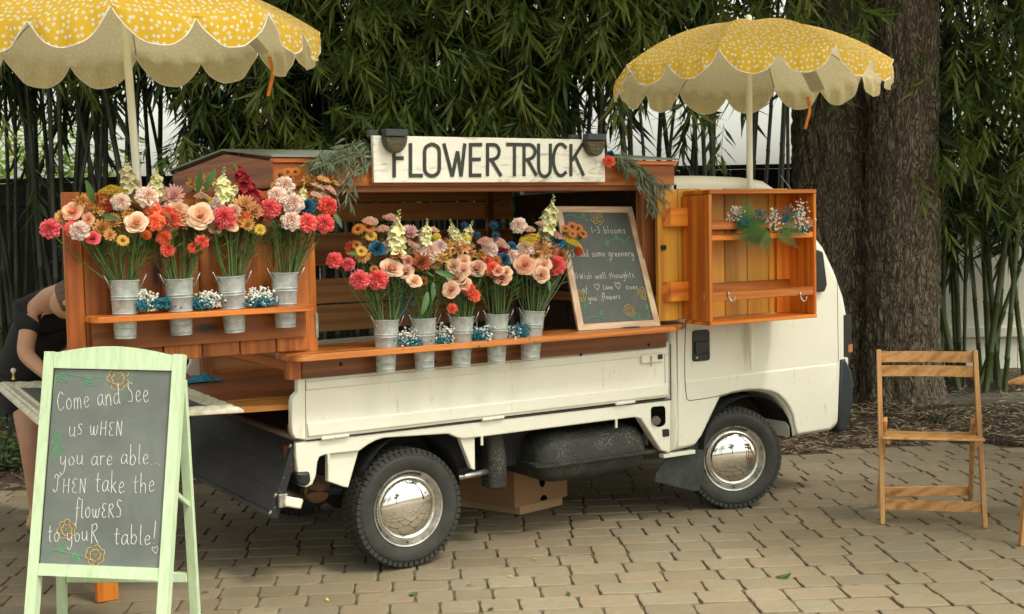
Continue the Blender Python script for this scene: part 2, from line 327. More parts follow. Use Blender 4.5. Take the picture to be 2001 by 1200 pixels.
# paving edge, in metres across (u) and ahead (v) of the standpoint
EDGE = [(-30, 7.2), (-4.2, 7.15), (-2.99, 7.31), (-1.5, 7.55), (0.2, 7.9), (1.73, 7.98), (2.25, 8.12), (2.76, 8.28), (3.05, 8.18), (3.3, 7.95), (4.2, 7.9), (30, 8.3)]
def edge_v(u):
    for (a, b), (c, d) in zip(EDGE, EDGE[1:]):
        if a <= u <= c: return b + (d - b) * (u - a) / (c - a)
    return 8.0
def sand_mat():
    m, n, p, o = newmat('joint sand and moss'); f = noise_t(n, coords(n, rnd=False), 6, 5, .7)
    n.links.new(ramp(n, f, [(.35, (.075, .058, .032)), (.6, (.13, .105, .06)), (.8, (.05, .055, .025))]), p.inputs['Base Color']); p.inputs['Roughness'].default_value = .95; bump(n, p, noise_t(n, coords(n, rnd=False), 150, 3), .5, .004); return m
def paver_mat():
    m, n, p, o = newmat('tumbled concrete paver'); at = N(n, 'ShaderNodeAttribute', attribute_name='t'); ge = N(n, 'ShaderNodeNewGeometry')
    def nz(s, d, r=.6):
        x = N(n, 'ShaderNodeTexNoise'); x.inputs['Scale'].default_value = s; x.inputs['Detail'].default_value = d; x.inputs['Roughness'].default_value = r; n.links.new(ge.outputs['Position'], x.inputs['Vector']); return x.outputs['Fac']
    c = ramp(n, at.outputs['Fac'], [(0, (.180, .142, .090)), (.3, (.248, .196, .125)), (.55, (.220, .184, .118)), (.72, (.270, .200, .130)), (.9, (.205, .188, .135)), (1, (.300, .248, .162))])
    f = nz(22, 6, .7); c = mixc(n, maprange(n, f, .3, .75, 0, .55), c, (.145, .112, .066))
    f2 = nz(1.1, 4); c = mixc(n, maprange(n, f2, .45, .75, 0, .45), c, (.30, .262, .18))
    f3 = nz(320, 2); c = mixc(n, maprange(n, f3, .62, .75, 0, .5), c, (.36, .33, .28)); f4 = nz(9, 3, .5); c = mixc(n, maprange(n, f4, .70, .74, 0, .55), c, (.10, .06, .035))
    n.links.new(c, p.inputs['Base Color']); p.inputs['Roughness'].default_value = .82
    a = N(n, 'ShaderNodeMath', operation='ADD'); n.links.new(nz(120, 5, .75), a.inputs[0]); n.links.new(f, a.inputs[1]); bump(n, p, a.outputs[0], .55, .004); return m
PAVER = paver_mat()
b = MB(); us = [e for e in EDGE]
vs = []
for (u, v) in us: vs += [UV(u, -25, -.009), UV(u, v + .02, -.009)]
b.add(vs, [(2 * i, 2 * i + 2, 2 * i + 3, 2 * i + 1) for i in range(len(us) - 1)])
paving = b.build('paving', sand_mat(), origin=(0, 0, -.022)); paving['kind'] = 'structure'
ang = math.radians(-3.4); PR = (RH * math.cos(ang) - FH * math.sin(ang)); PFw = (FH * math.cos(ang) + RH * math.sin(ang))
rb = random.Random(11); bricks = []
ROW = .156
for j in range(-38, 56):
    v = j * ROW; u = -8.0 + rb.random() * .2
    while u < 7.5:
        wd = rb.choice((.156, .156, .235, .235, .195)); cu = u + wd / 2; cv = v + ROW / 2
        P = PR * cu + PFw * cv; pu, pv = P.dot(RH), P.dot(FH)
        u += wd
        if pv > edge_v(pu) - .06 or pv < -5: continue
        bricks.append((cu, cv, wd, pu, pv))
def brick_geo(B, br, rnd, detail):
    cu, cv, wd, pu, pv = br; g = .0021; hw = wd / 2 - g; hd = ROW / 2 - g
    c = CAMLOC + PR * cu + PFw * cv; a = rnd.gauss(0, .006); ca, sa = math.cos(a), math.sin(a); zt = rnd.gauss(0, .0012); tx = rnd.gauss(0, .006); ty = rnd.gauss(0, .006)
    vs = []
    def P(x, y, z): xx = x * ca - y * sa; yy = x * sa + y * ca; p = c + PR * xx + PFw * yy; return Vector((p.x, p.y, z + zt + x * tx + y * ty))
    out = [(-hw, -hd), (0, -hd), (hw, -hd), (hw, 0), (hw, hd), (0, hd), (-hw, hd), (-hw, 0)]
    jit = [(rnd.uniform(-.0016, .0016), rnd.uniform(-.0016, .0016)) for _ in out]
    cr = .007
    o1 = []
    for k, (x, y) in enumerate(out):
        s = .88 if k % 2 == 0 else 1.0
        xx = (x - math.copysign(cr, x)) if k % 2 == 0 else x; yy = (y - math.copysign(cr, y)) if k % 2 == 0 else y
        if k % 2 == 0: o1.append((x - math.copysign(.006, x) + jit[k][0], y - math.copysign(.006, y) + jit[k][1]))
        else: o1.append((x + jit[k][0], y + jit[k][1]))
    for (sc_, z) in ((0.0, -.03), (0.0, -.004), (.002, -.0012), (.006, 0)):
        for (x, y) in o1: vs.append(P(x - math.copysign(min(sc_, abs(x)), x) if x else 0, y - math.copysign(min(sc_, abs(y)), y) if y else 0, z))
    fs = [(r * 8 + k, r * 8 + (k + 1) % 8, (r + 1) * 8 + (k + 1) % 8, (r + 1) * 8 + k) for r in range(3) for k in range(8)] + [tuple(24 + k for k in range(8))]
    B.add(vs, fs, max(0.001, min(1, rnd.random())))
vis = [br for br in bricks if br[4] > 3.9 and abs(br[3]) < br[4] * .415]
vis.sort(key=lambda q: q[3] ** 2 + q[4] ** 2); near = set(id(q) for q in vis[:300])
rest = MB(); rbb = random.Random(3)
for br in bricks:
    if id(br) in near:
        x = MB(); brick_geo(x, br, rbb, 1); x.build('brick', PAVER, paving)
    else: brick_geo(rest, br, rbb, 0)
o = rest.build('bricks', PAVER, paving); o['kind'] = 'stuff'
# planting bed
def mulch_mat():
    m, n, p, o = newmat('bark mulch'); v = coords(n, rnd=False); f = noise_t(n, v, 40, 6, .75); vo = N(n, 'ShaderNodeTexVoronoi'); vo.inputs['Scale'].default_value = 45; n.links.new(v, vo.inputs['Vector'])
    n.links.new(ramp(n, f, [(.3, (.020, .012, .008)), (.55, (.07, .042, .026)), (.72, (.15, .10, .06))]), p.inputs['Base Color']); p.inputs['Roughness'].default_value = .95; bump(n, p, vo.outputs['Distance'], .9, .02); return m
def bed_h(u, v):
    p = UV(u, v); return .035 * noise.noise(p * 1.3) + .02 * noise.noise(p * 5) + .012 * noise.noise(p * 14) + min(.06, max(0, (v - edge_v(u)) * .08)) - .012
b = MB(); vs = []; nu, nv = 150, 40
for j in range(nv + 1):
    for i in range(nu + 1):
        u = -9 + 18 * i / nu; v0 = edge_v(u) - .01; v = v0 + (13 - v0) * (j / nv) ** 1.5; p = UV(u, v, 0.006); p.z += bed_h(u, v) if j > 0 else -.02; vs.append(p)
b.add(vs, [(j * (nu + 1) + i, j * (nu + 1) + i + 1, (j + 1) * (nu + 1) + i + 1, (j + 1) * (nu + 1) + i) for j in range(nv) for i in range(nu)])
bed = b.build('mulch_ground', mulch_mat(), smooth=True); bed['kind'] = 'structure'
rm = random.Random(5); chips = [MB(), MB(), MB()]
for k in range(15000):
    if k < 10500: u = rm.uniform(1.2, 4.9); v = edge_v(u) - .04 + abs(rm.gauss(0, 1.3))
    else: u = rm.uniform(-4.2, -1.0); v = edge_v(u) - .03 + rm.random() ** 1.3 * 2.6
    if v > 11.4: continue
    typ = 0 if rm.random() < .60 else (1 if rm.random() < .75 else 2)
    L = rm.uniform(.02, .06) if typ == 0 else rm.uniform(.04, .13); wd = rm.uniform(.006, .016) if typ != 1 else rm.uniform(.006, .014)
    a = rm.uniform(0, math.pi); d = Vector((math.cos(a), math.sin(a), rm.uniform(-.35, .35))).normalized(); s = d.cross(Vector((0, 0, 1))).normalized()
    c = UV(u, v, .012 + bed_h(u, max(v, edge_v(u))) + rm.uniform(0, .025)); up = Vector((0, 0, wd * .5)) + s * rm.uniform(-.3, .3) * wd
    chips[typ].add([c - d * L / 2, c - s * wd / 2 + up * .3, c + d * L / 2, c + s * wd / 2 + up * .3, c + up], [(0, 1, 4), (1, 2, 4), (2, 3, 4), (3, 0, 4)])
for cb, nm, mt, lb in zip(chips, ('bark_mulch', 'leaf_litter', 'wood_shavings'), (plain('bark chip', (.075, .045, .028), .9, var=.6, nscale=3), plain('dry bamboo leaf litter', (.24, .19, .11), .85, var=.5, nscale=3), plain('pale chip', (.40, .34, .24), .9, var=.3)),
        ('dark bark mulch chips spread over the planting bed', 'dry tan fallen leaves lying on the mulch bed', 'pale flecks of bark scattered in the mulch bed')):
    tag(cb.build(nm, mt), lb, 'ground cover', kind='stuff')
# concrete edging strip beyond the tree
b = MB(); nn = 16
for i in range(nn):
    u0 = 3.05 + i * .4; cs = [UV(u0 + .004, 9.52, -.02), UV(u0 + .396, 9.52, -.02), UV(u0 + .396, 9.86, -.02), UV(u0 + .004, 9.86, -.02)]
    b.hexa([*cs, *[c + Vector((0, 0, .105)) for c in cs]])
path = b.build('garden_path', plain('weathered concrete path', (.15, .135, .10), .9, var=.3, nscale=5, bmp=.5)); path['kind'] = 'structure'
# small things fallen on the paving
rg = random.Random(21)
def fallen(name, px, py, size, mat, label, cat, group, kind='petal'):
    p = AZ(px, py, .004); a = rg.uniform(0, 6.28); d = Vector((math.cos(a), math.sin(a), 0)); s = Vector((-d.y, d.x, 0)); b = MB(); L = size; wd = size * (.45 if kind == 'petal' else .16)
    if kind == 'fern':
        d = Vector((.93, .3, 0)).normalized(); s = Vector((-d.y, d.x, 0)); b.tube([p - d * L / 2, p + d * L / 2 + Vector((0, 0, .008))], .001, 4)
        for k in range(9):
            q = p + d * (L * (k / 9 - .5)); ll = L * .32 * (1 - k / 10)
            for sg in (-1, 1): b.add([q, q + d * ll * .35 + s * sg * ll * .5 + Vector((0, 0, .006)), q + d * ll * .7 + s * sg * ll, q + d * ll * .45 + s * sg * ll * .35], [(0, 1, 2), (0, 2, 3)], .1)
    else:
        b.add([p - d * L / 2, p - s * wd / 2 + Vector((0, 0, .003)), p + d * L / 2 + Vector((0, 0, .008)), p + s * wd / 2 + Vector((0, 0, .003)), p + Vector((0, 0, .001))], [(0, 1, 4), (1, 2, 4), (2, 3, 4), (3, 0, 4)], .1)
    return tag(b.build(name, mat), label, cat, group)
RED = plain('fallen red petal', (.5, .04, .02), .7); YEL = plain('fallen yellow petal', (.65, .42, .06), .7)
fallen('fern_sprig', 1534, 1126, .10, FERN, 'green fern sprig lying on the pavers in front of the chair', 'leaf', None, 'fern')
fallen('leaf', 806, 1162, .07, LEAF_G, 'narrow green leaf on the pavers straight below the rear wheel', 'leaf', 'fallen leaves')
fallen('leaf', 960, 1190, .05, LEAF_G, 'green leaf on the pavers at the bottom edge, right of the rear wheel', 'leaf', 'fallen leaves')
fallen('leaf', 400, 1157, .04, LEAF_G, 'tiny green leaf on the pavers just right of the mint board', 'leaf', 'fallen leaves')
fallen('leaf', 1111, 1161, .04, LEAF_G, 'tiny green leaf on the pavers below the middle of the truck', 'leaf', 'fallen leaves')
fallen('petal', 735, 1176, .022, RED, 'red petal on the pavers below the rear wheel', 'petal', 'fallen petals')
fallen('petal', 918, 1142, .035, plain('fallen orange petal', (.6, .2, .03), .7), 'orange petal on the pavers right of the rear wheel', 'petal', 'fallen petals')
fallen('petal', 1045, 1093, .032, YEL, 'yellow petal on the pavers left of the carton', 'petal', 'fallen petals')
fallen('petal', 998, 1127, .03, plain('fallen cream petal', (.7, .6, .35), .7), 'cream petal on the pavers midway below the truck', 'petal', 'fallen petals')
fallen('petal', 640, 1173, .03, YEL, 'yellow petal on the pavers left of the rear wheel', 'petal', 'fallen petals')
# ================================================================== FENCES
def fence(name, u0, u1, v0, v1, top, bw, mat, label, rails, gap=.004, topcap=True):
    L = math.hypot(u1 - u0, v1 - v0); a = UV(u0, v0); d = (UV(u1, v1) - a).normalized(); s = Vector((-d.y, d.x, 0))
    t = thing(name, (a + UV(u1, v1)) / 2, label, 'fence'); n = int(L / bw); rr = random.Random(2)
    for i in range(n):
        p = a + d * (i * bw + bw / 2); b = MB(); tt = top + rr.uniform(-.004, .004)
        b.beam(p + Vector((0, 0, .03)), p + Vector((0, 0, tt)), bw - gap, .022, up=s, b=.003); b.build('board', mat, t)
    for z in rails:
        b = MB(); b.beam(a + Vector((0, 0, z)) - s * .032, a + d * L + Vector((0, 0, z)) - s * .032, .035, .09, b=.004); b.build('rail', mat, t)
    for i in range(int(L / 2.4) + 1):
        p = a + d * min(L, i * 2.4) + s * .07; b = MB(); b.beam(p, p + Vector((0, 0, top + .02)), .1, .1, up=s, b=.006); b.build('post', mat, t)
    if topcap:
        b = MB(); b.beam(a + Vector((0, 0, top + .022)), a + d * L + Vector((0, 0, top + .022)), .11, .036, b=.004); b.build('cap_rail', mat, t)
    return t
fence('white_fence', 2.95, 9.0, 11.62, 11.3, 1.76, .27, plain('white vinyl fence', (.60, .60, .50), .5, var=.05), 'white board fence standing behind the bamboo right of the tree', (.40, 1.68))
fence('dark_fence', -9.0, 2.93, 10.75, 11.3, 1.90, .15, plain('blackened fence wood', (.020, .018, .014), .85, var=.4), 'dark timber fence behind the bamboo on the left and centre', (.35, 1.75))
# ================================================================== FOLIAGE
def leaf_blade(B, p, d, L, wd, nrm, droop=.15, t0=.05):
    """creased lance leaf: 4 triangles + tip"""
    d = d.normalized(); s = d.cross(nrm)
    if s.length < 1e-3: s = d.cross(Vector((1, .2, .1)))
    s.normalize(); n = s.cross(d); m = p + d * L * .42 - n * L * .02; e = p + d * L - Vector((0, 0, droop * L)); 
    B.add([p, m - s * wd / 2 - n * wd * .18, m, m + s * wd / 2 - n * wd * .18, e], [(0, 1, 2), (0, 2, 3), (1, 4, 2), (2, 4, 3)], [t0, .4, .4, .4, 1.0])
def bamboo_spray(seed, n=11, L=.17):
    r = random.Random(seed); B = MB(); axis = Vector((r.uniform(-.2, .2), r.uniform(-.2, .2), -1)).normalized(); top = Vector((0, 0, 0)); ln = r.uniform(.14, .26)
    B.tube([top, top + axis * ln * .5, top + axis * ln], [.002, .0015, .001], 3, cap=False, t=.02)
    for k in range(n):
        f = (k + .5) / n; p = top + axis * ln * f; a = k * 2.4 + r.uniform(-.4, .4); sp = 1.15 * (1 - f * .5); d = (axis * (.75 + r.random() * .3) + Vector((math.cos(a), math.sin(a), 0)) * sp)
        leaf_blade(B, p, d, L * r.uniform(.7, 1.2), r.uniform(.018, .030), Vector((math.cos(a) * .3, math.sin(a) * .3, 1)) , .12)
    return B
def mesh_of(B, name, mat, smooth=False):
    me = bpy.data.meshes.new(name); me.from_pydata([tuple(p) for p in B.v], [], B.f); me.materials.append(mat)
    at = me.attributes.new('t', 'FLOAT', 'POINT'); at.data.foreach_set('value', B.t)
    if smooth: me.polygons.foreach_set('use_smooth', [True] * len(me.polygons))
    return me
SPR = [mesh_of(bamboo_spray(i, 9 + i % 5), 'leaf_spray', BAMBOO_LEAF) for i in range(10)]
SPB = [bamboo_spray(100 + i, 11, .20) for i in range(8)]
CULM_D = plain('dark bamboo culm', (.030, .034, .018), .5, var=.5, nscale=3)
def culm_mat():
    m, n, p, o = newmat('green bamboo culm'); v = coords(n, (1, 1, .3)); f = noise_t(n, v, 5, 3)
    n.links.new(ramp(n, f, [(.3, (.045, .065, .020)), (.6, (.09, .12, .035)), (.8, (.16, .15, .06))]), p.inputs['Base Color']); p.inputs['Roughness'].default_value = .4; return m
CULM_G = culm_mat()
rf = random.Random(77)
def px_of(u, v, z): return 1000 + 2500 * u / v - .021 * (-600 + 430 - (z - 1.5) * 2500 / v) * 0, 430 - (z - 1.5) * 2500 / v
def low_z(px):
    """height in the photograph (pixels) down to which the leaf mass hangs"""
    K = [(-400, 160), (0, 120), (60, 130), (180, 150), (330, 120), (420, 240), (700, 300), (950, 275), (1090, 235), (1140, 100), (1260, 110), (1330, 80), (1480, 100), (1560, 90), (1700, 200), (1840, 500), (1950, 470), (2300, 500)]
    for (a, b), (c, d) in zip(K, K[1:]):
        if a <= px <= c: return b + (d - b) * (px - a) / (c - a)
    return 250
def bamboo(u0, u1, v0, v1, nculm, nspray, nback, label, green=False, zmax=4.3, lean=.14, rad=(.014, .026), extra=()):
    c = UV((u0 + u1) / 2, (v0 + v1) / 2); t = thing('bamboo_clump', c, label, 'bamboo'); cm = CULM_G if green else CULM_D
    for i in range(nculm):
        u = rf.uniform(u0, u1); v = rf.uniform(v0, v1); r = rf.uniform(*rad); H = rf.uniform(4.6, 5.8); lu = rf.gauss(0, lean); lv = rf.gauss(0, lean * .6); b = MB(); pts = []; rr = []
        nseg = 14
        for k in range(nseg + 1):
            f = k / nseg; base = UV(u + lu * H * (f + f * f * .4) * .5, v + lv * H * f * .5, H * f)
            if k: pts.append(base - Vector((0, 0, .012))); rr.append(r * (1 - f * .55)); 
            pts.append(base); rr.append(r * (1 - f * .55) * 1.22)
            if k < nseg: pts.append(base + Vector((0, 0, .012))); rr.append(r * (1 - f * .55) * .98)
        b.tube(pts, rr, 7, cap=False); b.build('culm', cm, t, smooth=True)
    k = 0; tries = 0
    while k < nspray and tries < nspray * 30:
        tries += 1; u = rf.uniform(u0 - .3, u1 + .3); v = rf.uniform(v0 - .75, v0 + .35); z = rf.uniform(1.4, zmax); px, py = px_of(u, v, z); lo = low_z(px) + rf.gauss(0, 22)
        if py > lo - 20 and not (extra and any(a <= px <= c_ and b_ <= py <= d_ and rf.random() < pr for a, b_, c_, d_, pr in extra)): continue
        o = link('leaf_spray', SPR[rf.randrange(10)], UV(u, v, z), t, rot=(rf.gauss(0, .45), rf.gauss(0, .45), rf.uniform(0, 6.28))); s = rf.uniform(.65, 1.2); o.scale = (s, s, s); k += 1
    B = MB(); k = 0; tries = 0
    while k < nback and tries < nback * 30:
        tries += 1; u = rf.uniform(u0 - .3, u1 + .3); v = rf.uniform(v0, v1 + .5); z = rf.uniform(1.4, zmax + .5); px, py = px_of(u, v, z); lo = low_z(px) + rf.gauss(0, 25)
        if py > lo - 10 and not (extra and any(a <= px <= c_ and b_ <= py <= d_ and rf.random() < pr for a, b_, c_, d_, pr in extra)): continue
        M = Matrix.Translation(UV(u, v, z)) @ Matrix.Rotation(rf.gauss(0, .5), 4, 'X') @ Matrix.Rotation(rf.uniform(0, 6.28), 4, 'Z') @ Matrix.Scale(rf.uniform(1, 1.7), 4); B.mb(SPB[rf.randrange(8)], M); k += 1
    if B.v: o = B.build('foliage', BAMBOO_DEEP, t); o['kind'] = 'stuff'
    return t
EX = [(1195, 100, 1265, 200, .3), (1330, 180, 1400, 290, .3), (1400, 160, 1455, 260, .15), (1150, 100, 1560, 300, .015), (560, 200, 1150, 320, .22), (0, 160, 200, 600, .03), (200, 150, 340, 300, .02), (1830, 380, 2060, 640, .07), (300, 200, 560, 300, .3)]
CL = [(-4.6, -3.9, 9.2, 10.2, 17, 130, 260, 'dark bamboo clump at the far left edge behind the bending person'),
      (-3.85, -3.15, 9.0, 10.2, 19, 130, 260, 'dark bamboo clump with crowded stalks under the left half of the left umbrella'),
      (-3.1, -2.4, 9.1, 10.2, 15, 130, 260, 'dark bamboo clump rising behind the left umbrella pole'),
      (-2.35, -1.65, 9.2, 10.2, 11, 150, 420, 'bamboo clump behind the peak of the wooden canopy roof'),
      (-1.6, -.9, 9.1, 10.1, 9, 250, 430, 'bamboo clump with drooping leaf fans above the left roof greenery'),
      (-.85, -.15, 9.1, 10.1, 9, 290, 480, 'bamboo clump with drooping leaf fans above the left half of the white sign'),
      (-.1, .6, 9.1, 10.1, 9, 285, 470, 'bamboo clump with leaf fans above the right half of the white sign'),
      (.65, 1.3, 9.2, 10.2, 10, 240, 260, 'bamboo clump between the white sign and the right umbrella'),
      (1.35, 2.15, 9.3, 10.3, 13, 180, 170, 'bamboo clump with black stalks against bright sky behind the right umbrella'),
      (3.25, 3.85, 9.9, 10.9, 12, 270, 300, 'green bamboo clump just right of the big tree trunk'),
      (3.95, 4.7, 9.7, 10.9, 16, 280, 300, 'leaning green bamboo clump at the right edge before the white fence')]
for i, (a, b_, c, d, nc, ns, nb, lb) in enumerate(CL):
    bamboo(a, b_, c, d, nc, ns, nb, lb, green=(a > 3), lean=.16 if a > 3 else (.13 if a < -2.3 else .09), extra=EX, rad=(.016, .030) if a > 3 else (.014, .028))
# small bushes at the foot of the bamboo on the left
def bush(c, r, h, n, mat, label, L=.06, cat='shrub', name='leafy_shrub', group=None):
    t = thing(name, c, label, cat, group); B = MB(); S = MB(); rr = random.Random(int(c.x * 100) + n)
    for k in range(9):
        a = rr.uniform(0, 6.28); e = c + Vector((math.cos(a) * r * .8, math.sin(a) * r * .8, h * rr.uniform(.5, 1))); S.tube([c, c.lerp(e, .5) + Vector((0, 0, h * .15)), e], [.006, .004, .002], 5)
        for q in range(n // 9):
            p = c.lerp(e, rr.uniform(.25, 1.1)) + Vector((rr.gauss(0, r * .3), rr.gauss(0, r * .3), rr.gauss(0, h * .14))); p.z = max(.03, p.z); a2 = rr.uniform(0, 6.28)
            leaf_blade(B, p, Vector((math.cos(a2), math.sin(a2), rr.uniform(-.3, .6))), L * rr.uniform(.6, 1.3), L * .45, Vector((0, 0, 1)), .2)
    S.build('stem', CULM_D, t); o = B.build('foliage', mat, t); o['kind'] = 'stuff'; return t
SHRUB = leafmat('shrub leaf', (.025, .07, .012), (.07, .15, .03), None, .25)
for (u, v, r, h, lb) in [(-3.3, 8.2, .35, .75, 'low green shrub behind the bending person at the left edge'), (-3.15, 7.75, .22, .35, 'small leafy plant in the bed beside the person\'s leg'), (-2.75, 8.6, .4, .8, 'dark green shrub in the bed behind the wooden work table'), (-2.2, 8.5, .35, .7, 'low shrub in the shade behind the truck tailgate'), (-2.85, 9.1, .3, 1.35, 'small broad-leaved plant above the person\'s head in the bamboo shade')]:
    bush(UV(u, v), r, h, 260, SHRUB, lb)
bush(UV(2.95, 8.78), .14, .16, 120, SHRUB, 'tiny weed growing in the litter right of the tree foot', .035, 'weed', 'weed_plant')
# sunlit hedge and trees past the fence
def blob_tree(u, v, r, h, n, mat, label, cat='tree', name='broadleaf_tree', trunk=True, L=.3, group=None, cz=None):
    c = UV(u, v); t = thing(name, c, label, cat, group); rr = random.Random(int(u * 31 + v * 17)); B = MB(); cz = cz or h * .65
    cl = [(Vector((rr.gauss(0, r * .5), rr.gauss(0, r * .5), rr.gauss(0, (h - cz) * .4))) + c + Vector((0, 0, cz)), r * rr.uniform(.25, .5)) for _ in range(16)]
    if trunk:
        T = MB(); T.tube([c, c + Vector((.1, 0, cz * .5)), c + Vector((0, 0, cz))], [r * .07, r * .055, r * .03], 10); T.build('trunk', CULM_D, t, smooth=True)
        for q, s in cl[:7]: T = MB(); T.tube([c + Vector((0, 0, cz * .6)), (c + q) / 2 + Vector((0, 0, cz * .35)), q], [r * .03, r * .02, r * .008], 6); T.build('limb', CULM_D, t, smooth=True)
    for k in range(n):
        q, s = cl[k % 16]; d = Vector((rr.gauss(0, 1), rr.gauss(0, 1), rr.gauss(0, 1))).normalized() * s * rr.random() ** .4; a = rr.uniform(0, 6.28)
        leaf_blade(B, q + d, Vector((math.cos(a), math.sin(a), rr.uniform(-.6, .3))), L * rr.uniform(.6, 1.3), L * .4, Vector((rr.uniform(-.5, .5), rr.uniform(-.5, .5), 1)), .1)
    o = B.build('crown', mat, t); o['kind'] = 'stuff'; return t
for i, (u, v, r, h, lb) in enumerate([(-6.6, 15, 1.6, 3.2, 'bright shrub beyond the fence at the far left'), (-4.6, 15, 1.5, 2.6, 'bright yellow-green shrub seen through the bamboo left of the umbrella pole'), (-2.9, 15.5, 1.3, 2.1, 'bright green shrub seen right of the left umbrella pole'), (4.4, 16.5, 1.5, 2.2, 'pale green shrub beyond the fence behind the right umbrella pole'), (7.4, 16.5, 1.8, 3.4, 'bright shrub beyond the white fence at the right edge'), (1.2, 17, 1.6, 1.9, 'low bright shrub beyond the fence behind the cab')]):
    blob_tree(u, v, r, h, 2200, HEDGE, lb, 'shrub', 'garden_shrub', False, .16, cz=h * .55)
# trees on the near side of the terrace, behind the standpoint (seen mirrored in the hubcaps)
for (u, v, r, h, wh) in [(-6, -9, 3, 7.5, 'on the left'), (1.5, -12, 3.4, 8, 'at the centre, tallest'), (8, -8, 3, 7, 'on the right')]:
    blob_tree(u, v, r, h, 1400, OAKLEAF, 'leafy tree across the terrace mirrored in the hubcaps, ' + wh, group='trees across the terrace', L=.5)
# ================================================================== BIG TREE
def bark():
    m, n, p, o = newmat('fissured bark'); v = coords(n, (1, 1, .20), rnd=False); vo = N(n, 'ShaderNodeTexVoronoi', feature='DISTANCE_TO_EDGE'); vo.inputs['Scale'].default_value = 42; dn = N(n, 'ShaderNodeTexNoise'); dn.inputs['Scale'].default_value = 9; n.links.new(v, dn.inputs['Vector'])
    mx = N(n, 'ShaderNodeMix', data_type='VECTOR') if False else None
    a = N(n, 'ShaderNodeVectorMath', operation='MULTIPLY_ADD'); n.links.new(dn.outputs['Color'], a.inputs[0]); a.inputs[1].default_value = (.24,) * 3; n.links.new(v, a.inputs[2]); n.links.new(a.outputs[0], vo.inputs['Vector'])
    f = noise_t(n, v, 30, 6, .7); h = maprange(n, vo.outputs['Distance'], 0, .22)
    mu = N(n, 'ShaderNodeMath', operation='MULTIPLY_ADD'); n.links.new(f, mu.inputs[0]); mu.inputs[1].default_value = .6; n.links.new(h, mu.inputs[2])
    c = ramp(n, maprange(n, mu.outputs[0], .25, 1.3), [(0, (.060, .043, .028)), (.4, (.145, .110, .074)), (.75, (.215, .172, .120)), (1, (.29, .240, .175))])
    big = noise_t(n, coords(n, (1, 1, .5), rnd=False), 2.2, 3); c = mixc(n, maprange(n, big, .5, .7, 0, .5), c, (.085, .055, .038))
    n.links.new(c, p.inputs['Base Color']); p.inputs['Roughness'].default_value = .92; bump(n, p, mu.outputs[0], .8, .018); return m
BARK = bark()
TREE_C = UV(2.98, 9.55); tree = thing('oak_tree', TREE_C, 'massive broad tree trunk with fissured grey-brown bark behind the folding chair', 'tree')
def trunk_mesh(c, r0, lean, H, seed, ell=1.0, flare=.25, lobes=5):
    B = MB(); NA, NZ = 150, 330; vs = []
    for k in range(NZ + 1):
        z = H * (k / NZ); zz = z
        for j in range(NA):
            a = 2 * math.pi * j / NA; r = r0 * (1 + flare * math.exp(-z / .22) * (1 + .45 * math.sin(lobes * a + seed)) + .05 * math.sin(3 * a + seed) + .02 * (z / H)) * (1 - .05 * min(z, 3) / 3)
            d = Vector((math.cos(a), math.sin(a), 0)); q = Vector((d.x * r * 7, d.y * r * 7, z * 2.1 + seed * 9))
            fis = abs(noise.noise(q * 2.1)) ; fis2 = abs(noise.noise(q * 4.3 + Vector((5, 1, 2))))
            r += .035 * r0 / .35 * (min(1, fis * 3.2) - .5) + .016 * (min(1, fis2 * 3) - .5) + .02 * noise.noise(Vector((d.x, d.y, z * .9)) * 2 + Vector((seed, 0, 0)))
            p = c + RH * (d.x * r * ell + lean[0] * z) + FH * (d.y * r + lean[1] * z); vs.append((p.x, p.y, z - .03))
    B.add(vs, [(k * NA + j, k * NA + (j + 1) % NA, (k + 1) * NA + (j + 1) % NA, (k + 1) * NA + j) for k in range(NZ) for j in range(NA)]); return B
trunk_mesh(UV(2.97, 9.75), .265, (.003, 0), 6.5, 1.3).build('trunk', BARK, tree, smooth=True, label='sunlit right-hand stem of the double trunk')
trunk_mesh(UV(2.60, 10.2), .31, (-.012, .01), 6.5, 4.1).build('trunk', BARK, tree, smooth=True, label='shaded left-hand stem of the double trunk')
rt = random.Random(9)
for k in range(9):
    a = k * .7; s = UV(2.9, 9.9, 4.6 + rt.random() * 1.4); e = s + Vector((math.cos(a) * 3.6, math.sin(a) * 3.6, 1.6 + rt.random() * 1.5)); B = MB()
    B.tube(smoothpath([s, s.lerp(e, .5) + Vector((0, 0, .8)), e], 4), [.16 - .013 * i for i in range(9)], 9); B.build('limb', BARK, tree, smooth=True)
B = MB()
for k in range(5200):
    a = rt.uniform(0, 6.28); rr = 5.2 * math.sqrt(rt.random()); c = UV(2.2, 10.6) + Vector((math.cos(a) * rr, math.sin(a) * rr, 5.2 + rt.random() * 2.6 + .3 * math.sin(a * 5 + rr)))
    for q in range(4):
        a2 = rt.uniform(0, 6.28); leaf_blade(B, c + Vector((rt.gauss(0, .15), rt.gauss(0, .15), rt.gauss(0, .1))), Vector((math.cos(a2), math.sin(a2), rt.uniform(-.4, .3))), .28, .13, Vector((0, 0, 1)), .1)
o = B.build('crown', OAKLEAF, tree); o['kind'] = 'stuff'

